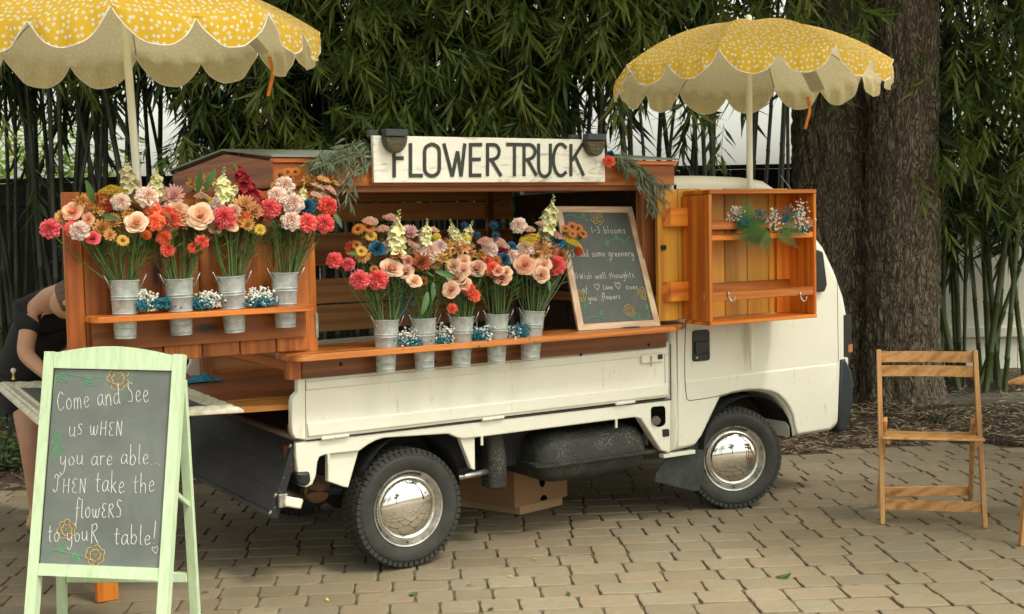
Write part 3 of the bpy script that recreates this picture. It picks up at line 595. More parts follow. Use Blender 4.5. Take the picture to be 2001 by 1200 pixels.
# unseen trees added to shade the terrace, crowns reaching over it
def added_shade_tree(tu, tv, cu_, cv_, r, n, label):
    base = UV(tu, tv); t = thing('added_shade_tree', base, label, 'tree'); r_ = random.Random(int(tu * 10)); s = UV(tu * .95 + cu_ * .05, tv, 4.2); T = MB(); T.tube(smoothpath([base, UV(tu, tv, 2), s], 5), [.26 - .008 * i for i in range(11)], 14); T.build('trunk', BARK, t, smooth=True)
    for k in range(7):
        a = k * .9; e = UV(cu_ + r * .6 * math.cos(a), cv_ + r * .6 * math.sin(a), 5.6 + r_.random()); T = MB(); T.tube(smoothpath([s, s.lerp(e, .5) + Vector((0, 0, .5)), e], 4), [.12 - .011 * i for i in range(9)], 7); T.build('limb', BARK, t, smooth=True)
    B = MB()
    for k in range(n):
        a = r_.uniform(0, 6.28); q = r * math.sqrt(r_.random()); c = UV(cu_ + q * math.cos(a), cv_ + q * math.sin(a), 5.0 + r_.random() * 2.4)
        if noise.noise(c * .55) < .02: continue
        for _ in range(4): a2 = r_.uniform(0, 6.28); leaf_blade(B, c + Vector((r_.gauss(0, .16), r_.gauss(0, .16), r_.gauss(0, .1))), Vector((math.cos(a2), math.sin(a2), r_.uniform(-.5, .3))), .30, .15, Vector((0, 0, 1)), .1)
    o = B.build('crown', OAKLEAF, t); o['kind'] = 'stuff'
added_shade_tree(-6.3, 5.6, -3.4, 5.0, 4.2, 2100, 'shade tree left of the terrace with its crown spreading overhead')
added_shade_tree(7.0, 4.6, 3.6, 4.6, 4.4, 2100, 'shade tree right of the terrace with its crown spreading overhead')
# ================================================================== TRUCK
def off_outline(P, d):
    n = len(P); out = []
    area = sum(P[i][0] * P[(i + 1) % n][1] - P[(i + 1) % n][0] * P[i][1] for i in range(n)); sg = 1 if area > 0 else -1
    for i in range(n):
        a, b, c = Vector(P[i - 1]), Vector(P[i]), Vector(P[(i + 1) % n]); e1 = (b - a).normalized(); e2 = (c - b).normalized()
        n1 = Vector((-e1.y, e1.x)) * sg; n2 = Vector((-e2.y, e2.x)) * sg; m = n1 + n2
        if m.length < 1e-4: m = n1
        m.normalize(); k = d / max(.45, m.dot(n1)); out.append((b.x + m.x * k, b.y + m.y * k))
    return out
def prism(B, P, y0, y1, r=.006, steps=3, back=False):
    """outline in the x-z plane, thickness along y, edge towards -y rounded"""
    P = [(p[0], p[-1]) for p in P]; n = len(P); lay = [(r + .002, y0)]
    lay += [(r * (1 - math.sin(s / steps * math.pi / 2)), y0 + r * (1 - math.cos(s / steps * math.pi / 2))) for s in range(steps + 1)]
    lay.append((0, y1 - (r if back else 0)))
    if back: lay.append((r * .6, y1 - r * .3)); lay.append((r, y1))
    vs = []
    for d, y in lay: vs += [(x, y, z) for x, z in off_outline(P, d)]
    area = sum(P[i][0] * P[(i + 1) % n][1] - P[(i + 1) % n][0] * P[i][1] for i in range(n))
    fs = []
    for k in range(len(lay) - 1):
        for i in range(n):
            q = (k * n + i, k * n + (i + 1) % n, (k + 1) * n + (i + 1) % n, (k + 1) * n + i); fs.append(q if area < 0 else tuple(reversed(q)))
    for k, front in ((0, True), (len(lay) - 1, False)):
        for tri in tessellate_polygon([[Vector((vs[k * n + i][0], vs[k * n + i][2], 0)) for i in range(n)]]):
            q = [k * n + i for i in tri]; p = [Vector(vs[i]) for i in q]; ny = (p[1] - p[0]).cross(p[2] - p[0]).y
            fs.append(tuple(q) if (ny < 0) == front else tuple(reversed(q)))
    return B.add(vs, fs)
def pxs(L, y=0.0, dx=0.0): return [((AY(px, py, y).x + dx), AY(px, py, y).z) for px, py in L]
def roundpoly(P, r, n=4):
    out = []; m = len(P)
    for i in range(m):
        a, b, c = Vector(P[i - 1]), Vector(P[i]), Vector(P[(i + 1) % m]); e1 = (a - b); e2 = (c - b); q = min(r, e1.length * .45, e2.length * .45); p1 = b + e1.normalized() * q; p2 = b + e2.normalized() * q
        for k in range(n + 1):
            t = k / n; p = p1 * (1 - t) ** 2 + b * 2 * t * (1 - t) + p2 * t * t; out.append((p.x, p.y))
    return out
truck = thing('flower_truck', (.95, .7, 0), 'cream mini pickup truck carrying an open wooden flower stall on its bed', 'truck')
sill_px = [(578, 866), (600, 862), (1311, 781), (1310.5, 886), (1292, 880), (1253, 818.5), (1241, 815.5), (926, 856), (903, 858), (892, 855), (877, 848), (751, 856), (735, 861), (720, 869), (702, 882), (636, 889), (625, 893), (621, 903), (618, 930), (611, 947), (600, 953), (588, 950), (582, 925), (578, 890)]
B = MB(); prism(B, pxs(sill_px), 0, .05, .007); B.build('side_sill', CREAM, truck, smooth=True, sharp=45)
x1 = AY(1311, 781).x
cabP = pxs([(1310.5, 886), (1337, 880), (1361, 874), (1378, 852), (1413, 779), (1436, 771), (1460, 767), (1482, 766), (1506, 770), (1518, 776), (1529, 786), (1538, 799), (1544, 814), (1548, 836), (1551, 856), (1629, 843)])
cabP += [(2.62, .36), (2.675, .48), (2.70, .62), (2.70, .78), (2.69, .93), (2.66, 1.05), (2.60, 1.18), (2.51, 1.325), (2.33, 1.50), (2.17, 1.635), (2.09, 1.675), (1.95, 1.692), (1.7, 1.70), (1.48, 1.70), (x1 + .004, 1.69)]
B = MB(); prism(B, cabP, 0, 1.40, .045, 5, True); B.build('cab', CREAM, truck, smooth=True, sharp=40)
crease = [(1328, 743.6), (1420, 733), (1638, 708.5)]
lowP = pxs([(1328, 743.6), (1420, 733), (1530, 720.5), (1634, 709), (1633, 760), (1628, 820), (1623, 838), (1557, 849), (1553, 835), (1549, 812), (1542, 796), (1532, 782), (1520, 771), (1507, 765), (1482, 761), (1460, 762), (1434, 766), (1407, 774), (1370, 852), (1358, 869), (1337, 874), (1322, 876)])
B = MB(); prism(B, lowP, -.006, .01, .012, 4); B.build('lower_side_panel', CREAM, truck, smooth=True, sharp=60)
def seam(L, y=-.0015, r=.0016, name='door_seam'):
    B = MB(); B.tube([AY(px, py, y) for px, py in L], r, 6); B.build(name, BLACK, truck)
SEAM_Y = -.001
seam([(1340, 630), (1338, 700), (1338.5, 742)]); seam([(1338.5, 743), (1340, 762), (1342, 779), (1347, 783), (1380, 778.5), (1414, 772)], -.0075)
seam([(1311, 782), (1310, 672)], -.001, .0025, 'cab_seam')
seam([(1636, 500), (1637, 620), (1638.5, 706)], -.001, .0012, 'front_panel_seam')
# wheel well liner and underbody
B = MB(); B.box(-.40, 2.5, .22, 1.18, .34, .575); B.box(-.44, 1.44, .06, 1.38, .575, .60)
B.build('chassis', DARK, truck)
for (a, b_) in ((AY(702, 882).x, AY(903, 858).x), (1.66, 2.28)):
    B = MB(); n = 14; vs = []
    cx = (a + b_) / 2; rr_ = (b_ - a) / 2 - .008
    for k in range(n + 1):
        th = math.pi * k / n; x = cx - math.cos(th) * rr_; z = .33 + math.sin(th) * (.245 if cx > 1.5 else .262); vs += [(x, .012, z), (x, .24, z)]
    vs += [(cx, .24, .33)]
    fs = [(2 * k, 2 * k + 1, 2 * k + 3, 2 * k + 2) for k in range(n)] + [(2 * k + 1, 2 * n + 2, 2 * k + 3) for k in range(n)]
    B.add(vs, fs); B.build('wheel_well', DARK, truck, smooth=False)
B = MB(); B.box(-.466, -.44, .01, 1.40, .565, .612); B.build('rear_crossmember', CREAM, truck)
B = MB(); B.box(-.44, 1.44, .03, 1.375, .602, .618); B.build('bed_floor', plain('dirty bed floor', (.09, .075, .05), .9), truck)
B = MB(); B.bbox(-.46, .1, .06, .20, .62, .655); B.build('floor_plank', plain('raw plank', (.40, .28, .16), .8), truck)
# splash brackets
B = MB(); prism(B, pxs([(641, 888), (701, 881.5), (681, 953), (672, 952), (641, 941)], .02), .02, .05, .005); B.build('splash_bracket', CREAM, truck, smooth=True, sharp=40)
B = MB(); prism(B, pxs([(899, 858), (928, 854), (929, 919), (921, 916)], .02), .02, .05, .005); B.build('splash_bracket', CREAM, truck, smooth=True, sharp=40)
# side gate of the bed, near
gateP = pxs([(583, 736), (1307, 668), (1308, 776), (600, 860.5), (577, 857), (571.5, 848), (570, 835), (570, 785), (573, 775), (582, 766), (581.5, 740)], -.012)
side_gate = B = MB(); prism(B, gateP, -.012, .022, .006); side_gate = B.build('side_gate', CREAM, truck, smooth=True, sharp=40)
p0, p1 = AY(600, 848, -.012), AY(1305, 768, -.012)
B = MB(); prism(B, [(p0.x, .628), (p1.x, .632), (p1.x, .69), (p0.x, .686)], -.022, -.008, .008, 4); B.build('pressed_rib', CREAM, truck, smooth=True, sharp=60)
B = MB(); prism(B, [(p0.x, .82), (p1.x, .83), (p1.x, .868), (p0.x, .858)], -.020, -.008, .008, 4); B.build('pressed_rib', CREAM, truck, smooth=True, sharp=60)
seam([(597, 742), (597, 780), (598, 858)], -.013, .001, 'gate_seam'); seam([(600, 861.5), (1311, 780.5)], -.003, .0028, 'gate_hinge_gap')
seam([(1299, 690), (1300, 760)], -.0128, .001, 'gate_seam')
for (a, c) in ((628, 681), (942, 984), (1203, 1240)):
    pa, pc = AY(a, 857 - (a - 628) * .118, -.012), AY(c, 857 - (c - 628) * .118, -.012); m = pa.lerp(pc, .48)
    h = MB(); h.tube([pa, m], .009, 10); h.tube([m + Vector((.003, 0, 0)), pc], .0075, 10); h.build('gate_hinge', CREAM, truck, smooth=True, sharp=40)
for (a, b0, b1) in ((642, 888, 907), (941.5, 851, 870), (1204, 819, 836)):
    h = MB(); h.tube([AY(a, b0, -.004), AY(a, b1, -.004)], .0065, 8); h.build('rope_hook', CREAM, truck, smooth=True, sharp=40)
la = AY(1250, 687, -.012); lt = MB(); lt.bbox(la.x, la.x + .13, -.030, -.010, .80, .845, .004); latch = lt.build('gate_latch', CREAM, truck)
lt = MB(); lt.bbox(la.x + .095, la.x + .122, -.036, -.029, .815, .838); lt.build('latch_lever', BLACK, latch)
lt = MB(); lt.box(la.x + .05, la.x + .056, -.036, -.028, .785, .835); lt.build('latch_pin', RIM, latch)
B = MB(); prism(B, [(x, z) for x, z in pxs([(583, 736), (1307, 668), (1308, 776), (600, 860.5), (577, 857), (570, 835), (570, 785), (582, 766), (581.5, 740)], -.012)], 1.385, 1.415, .006); B.build('side_gate', CREAM, truck, smooth=True, sharp=40, label='far side gate of the bed, greyish in the shade')
# tail gate hanging open
tg = thing_t = None
H0 = Vector((-.475, 0, .602)); H1 = Vector((-.585, 0, .300)); d = (H1 - H0); nrm = Vector((-d.z, 0, d.x)).normalized() * -1
if nrm.x > 0: nrm = -nrm
def quadbox(B, a, b, y0, y1, th0, th1):
    c = [];
    for th in (th0, th1):
        for y in (y0, y1):
            for q in (a, b): c.append(Vector((q.x, y, q.z)) + nrm * th)
    return B.hexa([c[0], c[1], c[3], c[2], c[4], c[5], c[7], c[6]])
B = MB(); quadbox(B, H0, H1, .02, 1.39, 0, .02); tailgate = B.build('tailgate', GATE, truck, label='black tailgate hanging open with chipped paint')
for (a, b_) in ((0, .055), (.945, 1.0)):
    B = MB(); quadbox(B, H0 + d * a, H0 + d * b_, .02, 1.39, .02, .032); B.build('gate_flange', GATE, tailgate)
for y in (.02, 1.36): B = MB(); quadbox(B, H0 + d * .056, H0 + d * .944, y, y + .03, .02, .034); B.build('gate_flange', GATE, tailgate)
for a in (.36, .66): B = MB(); quadbox(B, H0 + d * a, H0 + d * (a + .03), .06, 1.35, .02, .023); B.build('pressed_rib', GATE, tailgate)
for f in (.07, .72, .95):
    c = H0 + d * f + nrm * .034; c.y = .035; B = MB(); B.lathe([(.0, .006), (.009, .005), (.011, 0)], c, nrm, 12); B.build('rivet', RIM, tailgate, smooth=True)
c = AY(548, 977, .012); B = MB(); B.bbox(c.x - .012, c.x + .028, -.004, .018, c.z - .03, c.z + .025); B.build('latch_bracket', RIM, tailgate)
B = MB(); a0 = AY(556, 979, -.01); a1 = AY(590, 985, -.01); B.beam(a0, a1, .02, .042, b=.008); B.build('latch_handle', CREAM, tailgate, smooth=True, sharp=40)
# tail light, bumper corner, exhaust
c0, c1 = AY(571, 872, .01), AY(581, 926, .01); B = MB(); B.bbox(c0.x - .004, c1.x + .004, .03, .10, c1.z, c0.z, .005); B.build('tail_light', plain('dull red lens', (.14, .02, .01), .3, coat=.3), truck)
B = MB(); prism(B, roundpoly(pxs([(578, 924), (606, 922), (608, 942), (598, 951), (582, 948)], -.012), .012), -.016, .16, .012); B.build('bumper_corner', BLACK, truck, smooth=True, sharp=40)
B = MB(); B.lathe([(0, 0), (.045, .004), (.062, .02), (.062, .36), (.04, .38), (0, .382)], (-.33, .18, .36), (0, 1, 0), 20); B.build('exhaust_box', plain('rusty exhaust steel', (.16, .085, .04), .7, .4, var=.5, nscale=20), truck, smooth=True, sharp=40)
# fuel tank with flange, canister, spare links, axle
def loftbox(B, lay, n=6, t=0.0):
    """layers: (z, x0, x1, y0, y1, corner radius)"""
    vs = []
    for z, x0_, x1_, y0_, y1_, r in lay:
        for cx, cy, a0 in ((x1_ - r, y1_ - r, 0), (x0_ + r, y1_ - r, 90), (x0_ + r, y0_ + r, 180), (x1_ - r, y0_ + r, 270)):
            for k in range(n + 1): a = math.radians(a0 + 90 * k / n); vs.append((cx + r * math.cos(a), cy + r * math.sin(a), z))
    m = 4 * (n + 1); fs = [(k * m + i, k * m + (i + 1) % m, (k + 1) * m + (i + 1) % m, (k + 1) * m + i) for k in range(len(lay) - 1) for i in range(m)]
    fs += [tuple(reversed(range(m))), tuple((len(lay) - 1) * m + i for i in range(m))]; return B.add(vs, fs)
B = MB(); loftbox(B, [(.262, .80, 1.28, .10, .48, .05), (.275, .76, 1.32, .07, .50, .06), (.30, .735, 1.345, .05, .52, .07), (.352, .715, 1.36, .04, .53, .07)]); loftbox(B, [(.366, .715, 1.36, .04, .53, .07), (.43, .72, 1.355, .045, .53, .08), (.475, .745, 1.335, .065, .52, .09), (.495, .79, 1.29, .10, .50, .08)])
tank = B.build('fuel_tank', TANK, truck, smooth=True, sharp=40)
B = MB(); loftbox(B, [(.352, .69, 1.41, .02, .55, .05), (.366, .69, 1.41, .02, .55, .05)]); B.build('tank_flange', TANK, tank)
B = MB(); B.bbox(1.385, 1.40, .05, .10, .36, .56); B.build('tank_strap', DARK, tank)
B = MB(); loftbox(B, [(.272, .475, .545, .08, .16, .03), (.282, .46, .557, .065, .18, .035), (.40, .458, .555, .06, .18, .035), (.53, .45, .54, .07, .18, .03)]); B.build('air_canister', TANK, truck, smooth=True, sharp=40)
B = MB(); B.tube([(.02, .12, .262), (.02, 1.28, .262)], .035, 12); B.lathe([(0, -.10), (.10, -.08), (.13, 0), (.10, .08), (0, .10)], (.02, .70, .262), (0, 1, 0), 16); B.build('rear_axle', DARK, truck, smooth=True)
B = MB(); B.tube([(-.38, .2, .36), (.02, .2, .31), (.45, .2, .36)], .02, 8); B.build('leaf_spring', DARK, truck)
B = MB(); B.tube([(.25, .10, .345), (.47, .10, .355)], .014, 8); B.build('brake_line_bracket', RIM, truck, smooth=True)
B = MB(); fl = pxs([(1382, 852), (1366, 958), (1355, 960), (1279, 941), (1281, 925), (1310, 884), (1340, 876)], .06); prism(B, fl, .055, .062, .002); B.build('mud_flap', speck_mat('dusty mud flap rubber', (.022, .026, .027), (.30, .30, .24), .10, 150, .6, (.5, .66)), truck)
B = MB(); B.bbox(AY(1300, 884).x, AY(1362, 878).x, .01, .05, .318, .338); B.build('sill_bracket', CREAM, truck)
# fuel filler recess, cap, rubber plug, door handle
c = AY(1287, 813, -.002)
rec = roundpoly(pxs([(1272, 795), (1300, 793), (1301, 830), (1286, 836), (1273, 826)], -.002), .02, 5); B = MB(); prism(B, rec, -.0025, .004, .001); fr = B.build('filler_recess', plain('painted hollow shade', (.004, .004, .004), 1, var=.1, spec=0), truck)  # flat plate; the darkness of the hollow is put into its colour
B = MB(); cc = AY(1281, 821, -.004); B.lathe([(0, -.018), (.018, -.018), (.021, -.014), (.022, 0)], cc, (.35, 1, .15), 24); B.build('filler_cap', plain('brushed grey metal', (.25, .25, .24), .4, .8), fr, smooth=True, sharp=40)
B = MB(); prism(B, roundpoly(pxs([(1295, 839), (1307, 838), (1308, 852), (1296, 854)], -.004), .006), -.008, .002, .003); B.build('rubber_plug', BLACK, truck, smooth=True, sharp=40)
B = MB(); prism(B, roundpoly(pxs([(1354, 646), (1386, 644), (1387, 704), (1354, 707)], -.006), .018, 5), -.010, .004, .003); hd = B.build('door_handle', BLACK, truck, smooth=True, sharp=40)
B = MB(); prism(B, roundpoly(pxs([(1358, 668), (1383, 666), (1383, 690), (1358, 693)], -.012), .008, 4), -.020, -.008, .005); B.build('pull_lever', BLACK, hd, smooth=True, sharp=40)
c = AY(1362, 699, -.011); B = MB(); B.lathe([(0, -.003), (.006, -.002), (.007, 0)], c, (0, 1, 0), 14); B.build('key_lock', RIM, hd, smooth=True)
GLASS = plain('dark window glass', (.012, .015, .016), .06, var=.1, spec=.8, coat=1.0)
B = MB(); prism(B, roundpoly([(1.66, 1.12), (2.46, 1.10), (2.36, 1.30), (2.14, 1.53), (1.68, 1.56)], .04), -.004, .01, .003); B.build('side_window', GLASS, truck, smooth=True, sharp=40)
B = MB(); prism(B, roundpoly(pxs([(1590, 487), (1604, 492), (1612, 556), (1607, 570), (1590, 571)], -.01), .012), -.03, -.003, .008); B.build('quarter_window_seal', BLACK, truck, smooth=True, sharp=40)
B = MB(); ws = [(2.50, 1.345), (2.17, 1.650)]; B.hexa([(2.49, .10, 1.33), (2.515, .10, 1.345), (2.515, 1.30, 1.345), (2.49, 1.30, 1.33), (2.155, .14, 1.64), (2.175, .14, 1.652), (2.175, 1.26, 1.652), (2.155, 1.26, 1.64)]); B.build('windscreen', GLASS, truck)
B = MB(); B.tube([(2.52, .055, 1.33), (2.19, .075, 1.642)], .006, 8); B.build('windscreen_seal', BLACK, truck)
B = MB(); B.tube([AY(1525, 343, .10), AY(1549, 374, .10)], .0022, 6); B.build('aerial', RIM, truck)
B = MB(); B.bbox(2.645, 2.71, .015, .30, .735, .945, .02); hl = B.build('headlight', plain('headlight lens', (.45, .46, .42), .1, .3, coat=1), truck, smooth=True, sharp=40)
B = MB(); B.bbox(2.636, 2.70, -.003, .014, .725, .955, .006); B.build('headlight_surround', BLACK, hl)
B = MB(); B.bbox(2.668, 2.706, -.0045, .08, .748, .795, .004); B.build('indicator', plain('amber lens', (.36, .14, .06), .3, coat=.3), hl)
B = MB(); prism(B, [(2.605, .72), (2.65, .722), (2.69, .66), (2.712, .60), (2.704, .45), (2.66, .325), (2.60, .318), (2.585, .36)], -.008, 1.41, .02, 4, True); B.build('front_bumper', BLUEBLACK, truck, smooth=True, sharp=40)
# ---- wheels
def wheel(c, steer, label):
    ax = Vector((math.sin(steer), math.cos(steer), 0))      # axis pointing inwards (away from the viewer)
    c = Vector(c); w_ = thing_w = None; R = .256; hw = .078
    e = bpy.data.objects.new('wheel', None); COL.objects.link(e); e.parent = truck; ORG[e.name] = c.copy(); e.location = c - ORG[truck.name]; e['label'] = label; e.empty_display_size = .05
    pr = [(.160, -.058), (.172, -.070), (.178, -.074), (.190, -.079), (.205, -.083), (.222, -.083), (.230, -.0815), (.232, -.079), (.240, -.076), (.249, -.068), (.254, -.055), (.2555, -.03), (.256, 0), (.2555, .03), (.254, .055), (.249, .068), (.232, .079), (.205, .083), (.178, .074), (.160, .058)]
    T = MB(); T.lathe(pr, c, ax, 72); ty = T.build('tyre', TYRE, e, smooth=True, origin=c)
    T = MB(); a = ax.cross(Vector((0, 0, 1))).normalized(); b = ax.cross(a); nb = 58
    for k in range(nb):
        for q, (lo, hi, off, r0, r1) in enumerate(((-.080, -.056, 0, .236, .257), (-.051, -.020, .5, .250, .2605), (-.014, .014, 0, .250, .2605), (.020, .051, .5, .250, .2605), (.056, .078, 0, .240, .258))):
            t0 = 2 * math.pi * (k + off + .12) / nb; t1 = 2 * math.pi * (k + off + .86) / nb; cs = []
            for rr in (.240 if q in (0, 4) else .250, .2605 if q not in (0, 4) else .2585):
                for (t, h) in ((t0, lo), (t1, lo), (t1, hi), (t0, hi)):
                    r2 = rr - (.006 if (q == 0 and h == lo) or (q == 4 and h == hi) else 0); cs.append(c + ax * h + (a * math.cos(t) + b * math.sin(t)) * r2)
            T.hexa(cs)
    o = T.build('tread', TYRE, ty, origin=c); o['kind'] = 'stuff'
    T = MB(); T.lathe([(.168, -.056), (.170, -.066), (.166, -.071), (.160, -.069), (.156, -.058), (.148, -.050), (.146, -.045), (.140, -.043), (.10, -.03)], c, ax, 72); rim = T.build('rim', RIM, e, smooth=True, sharp=50, origin=c)
    T = MB(); prf = [(.0, -.094)] + [(.132 * math.sin(t * math.pi / 2 / 14), -.046 - .048 * math.cos(t * math.pi / 2 / 14)) for t in range(1, 15)] + [(.136, -.047), (.1395, -.051), (.142, -.047), (.142, -.04)]
    prf = [(r, h) for r, h in prf]; T.lathe(prf, c, ax, 80); T.build('hubcap', CHROME, e, smooth=True, sharp=60, origin=c)
    T = MB()
    for k in range(26):
        t = 2 * math.pi * k / 26 * .42 + 2.6; p = c + ax * -.0585 + (a * math.cos(t) + b * math.sin(t)) * .152; u = (a * -math.sin(t) + b * math.cos(t)); T.beam(p - u * .006, p + u * .006, .004, .006, up=ax, b=.0005)
    o = T.build('rim_slots', BLACK, rim, origin=c); o['kind'] = 'stuff'
    p = c - ax * .066 + Vector((-.012, 0, -.146)); T = MB(); T.tube([p, p - ax * .012], .004, 8); T.build('valve', BLACK, e)
    return e
wheel((.012, .083, .2615), 0, 'rear wheel')
wheel((1.905, .088, .2615), math.radians(20), 'front wheel turned outwards')
wheel((.012, 1.32, .2615), 0, 'far rear wheel')
wheel((1.905, 1.32, .2615), math.radians(20), 'far front wheel')
# ---- wooden stall on the bed
def brd(name, x0, x1, y0, y1, z0, z1, mat, parent=None, b=.003, label=None): B = MB(); B.bbox(x0, x1, y0, y1, z0, z1, b); return B.build(name, mat, parent or truck, label=label)
XL, XR = -.572, 1.476
brd('fascia_board', XL, XR, -.022, .004, 1.652, 1.748, W_door('X'), label='front roof fascia'); brd('fascia_trim', XL, XR + .012, -.032, .01, 1.7485, 1.768, W_org('X'))
brd('lintel', XL + .13, XR - .04, .004, .05, 1.628, 1.655, W_brn('X'))
def gable(x, y0=-.02, y1=1.30):
    B = MB(); P = [(y0, 1.652), (y0, 1.755), (.54, 1.812), (y1, 1.755), (y1, 1.652)]; n = 5; vs = [(x, y, z) for y, z in P] + [(x + .022, y, z) for y, z in P]
    fs = [tuple(range(n)), tuple(reversed(range(n, 2 * n)))] + [(i, i + n, (i + 1) % n + n, (i + 1) % n) for i in range(n)]; B.add(vs, fs); return B.build('gable_board', W_door('Y'), truck)
gable(XL - .001); gable(XR - .03)
ROOFM = plain('greyish roofing sheet', (.22, .25, .22), .6, var=.2, nscale=5, bmp=.2)
for (ya, za, yb, zb) in ((-.045, 1.771, .54, 1.828), (.541, 1.828, 1.34, 1.771)):
    for k in range(4):
        xa = XL - .012 + k * .52; xb = min(xa + .518, XR + .012); B = MB(); B.hexa([(xa, ya, za), (xb, ya, za), (xb, yb, zb), (xa, yb, zb), (xa, ya, za + .008), (xb, ya, za + .008), (xb, yb, zb + .008), (xa, yb, zb + .008)]); B.build('roof_sheet', ROOFM, truck)
    for k in range(5): B = MB(); xx = XL + .1 + k * .45; B.beam((xx, ya + .03, za - .02), (xx, yb, zb - .022), .04, .03); B.build('rafter', W_brn('Y'), truck)
brd('corner_post', -.452, -.392, .0, .055, .90, 1.652, W_door('Z')); brd('corner_post', AY(1256, 500, .0).x, AY(1284, 500, .0).x, -.004, .05, .986, 1.628, W_brn('Z'))
brd('corner_post', -.452, -.40, 1.32, 1.375, .64, 1.66, W_brn('Z')); brd('corner_post', AY(950, 400, 1.33).x, AY(962, 400, 1.33).x, 1.315, 1.345, .64, 1.66, W_brn('Z'))
rows = [(345, 396), (397, 434), (453, 517), (541, 590), (592, 644), (668, 715)]
for (a, b_) in rows:
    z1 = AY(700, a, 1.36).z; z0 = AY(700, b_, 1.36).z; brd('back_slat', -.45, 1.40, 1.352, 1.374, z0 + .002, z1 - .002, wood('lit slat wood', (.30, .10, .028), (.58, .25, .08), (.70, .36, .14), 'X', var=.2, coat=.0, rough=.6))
# rear rails and counter framing
brd('rear_rail', -.468, -.43, .0, 1.36, .885, .935, W_door('Y')); brd('rear_rail', -.472, -.452, .02, 1.36, .936, .975, W_brn('Y'))
for k in range(3): brd('side_board', -.455, -.435, 1.0 + 0 * k, 1.35, 1.0 + k * .2, 1.16 + k * .2, W_brn('Y'))
# the front bulkhead (cab side) and the far counter
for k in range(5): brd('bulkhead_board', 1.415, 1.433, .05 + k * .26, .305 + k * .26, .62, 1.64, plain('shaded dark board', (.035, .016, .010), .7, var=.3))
brd('cab_rear_window', 1.402, 1.413, .25, 1.15, 1.12, 1.52, GLASS); brd('bulkhead_rail', 1.385, 1.40, .05, 1.32, 1.06, 1.11, W_brn('Y')); 
for k in range(4): brd('counter_plank', -.44, 1.39, .055 + k * .083, .135 + k * .083, .945, .966, W_shelf('X'))
def curved_shelf(name, P, z0, z1, mat, parent=truck):
    B = MB(); n = len(P); a = sum(P[i][0] * P[(i + 1) % n][1] - P[(i + 1) % n][0] * P[i][1] for i in range(n))
    if a < 0: P = P[::-1]
    q = off_outline(P, .003); vs = [(x, y, z0) for x, y in q] + [(x, y, z0 + .003) for x, y in P] + [(x, y, z1 - .003) for x, y in P] + [(x, y, z1) for x, y in q]
    fs = [tuple(reversed(range(n))), tuple(3 * n + i for i in range(n))] + [(k * n + i, k * n + (i + 1) % n, (k + 1) * n + (i + 1) % n, (k + 1) * n + i) for k in range(3) for i in range(n)]
    B.add(vs, fs); return B.build(name, mat, parent)
SHP = roundpoly([(-.45, .052), (-.575, .052), (-.575, -.175), (1.33, -.185), (1.505, -.06), (1.505, .0), (1.42, .0), (1.40, .052)], .07, 7)
curved_shelf('counter_shelf', SHP, .958, .985, W_shelf('X'))
fx0 = AY(591, 738, -.035).x; fx1 = AY(1303, 679, -.035).x
brd('shelf_apron', fx0, fx1, -.035, -.014, .872, .957, W_brn('X')); brd('apron_end_block', fx0 - .055, fx0 - .001, -.03, .03, .872, .957, W_org('Z'))
for px, py in ((666, 712), (1135, 693), (1268, 674), (850, 706)):
    c = AY(px, py, -.036); B = MB(); B.lathe([(0, -.004), (.006, -.003), (.008, 0)], c, (0, 1, 0), 10); B.build('bolt_head', DARK, truck, smooth=True)
# ---- left display door, swung open beyond the tail of the bed
DY0, DY1 = -.062, -.036
ld = bpy.data.objects.new('display_door', None); COL.objects.link(ld); ld.parent = truck; ORG[ld.name] = Vector((-.9, -.05, 1.0)); ld.location = ORG[ld.name] - ORG[truck.name]; ld['label'] = 'left plank door with a bucket shelf'
dz1 = AY(400, 376, DY0).z; dz0 = AY(500, 691.5, DY0).z
sx = [AY(p, 600, DY0).x for p in (131, 166, 243, 316, 393, 467, 538, 607)]
seamz = [dz0 + .0] * 7
brd('door_stile', sx[0], sx[1] - .001, DY0 - .006, DY1, dz0 - .0, dz1 + .004, W_door('Z'), ld)
rd = random.Random(4)
for i in range(1, 7): brd('door_plank', sx[i] + .001, sx[i + 1] - .003, DY0 + rd.uniform(-.001, .001), DY1 - .004, dz0 + rd.uniform(-.002, .002), dz1 - .001, W_door('Z'), ld)
brd('door_rail', sx[1], sx[7] - .002, DY0 - .018, DY0 - .002, dz1 - .055, dz1 + .002, W_door('X'), ld)
z_a = AY(380, 462, DY0).z; brd('door_rail', sx[1], sx[7] - .002, DY0 - .018, DY0 - .002, z_a - .02, z_a + .06, W_brn('X'), ld)
brd('door_rail', sx[1], sx[7] - .002, DY1, DY1 + .02, dz0 + .04, dz0 + .12, W_brn('X'), ld)
zs = AY(400, 609, -.235).z; xs0 = AY(176, 612, -.20).x; xs1 = AY(617, 590, -.20).x
curved_shelf('door_shelf', roundpoly([(xs0, DY0 - .001), (xs0, -.235), (xs1 - .0, -.235), (xs1 + .02, DY0 - .001)], .07, 7), zs - .022, zs, W_door('X'), ld)
ax0 = AY(179, 640, DY0 - .02).x; ax1 = AY(597, 620, DY0 - .02).x; brd('shelf_apron', ax0, ax1, DY0 - .024, DY0 - .002, zs - .135, zs - .023, W_door('X'), ld)
for zz in (1.09, 1.5): B = MB(); B.tube([(-.425, -.068, zz - .05), (-.425, -.068, zz + .05)], .008, 8); B.build('hinge', RIM, ld, smooth=True, sharp=40)
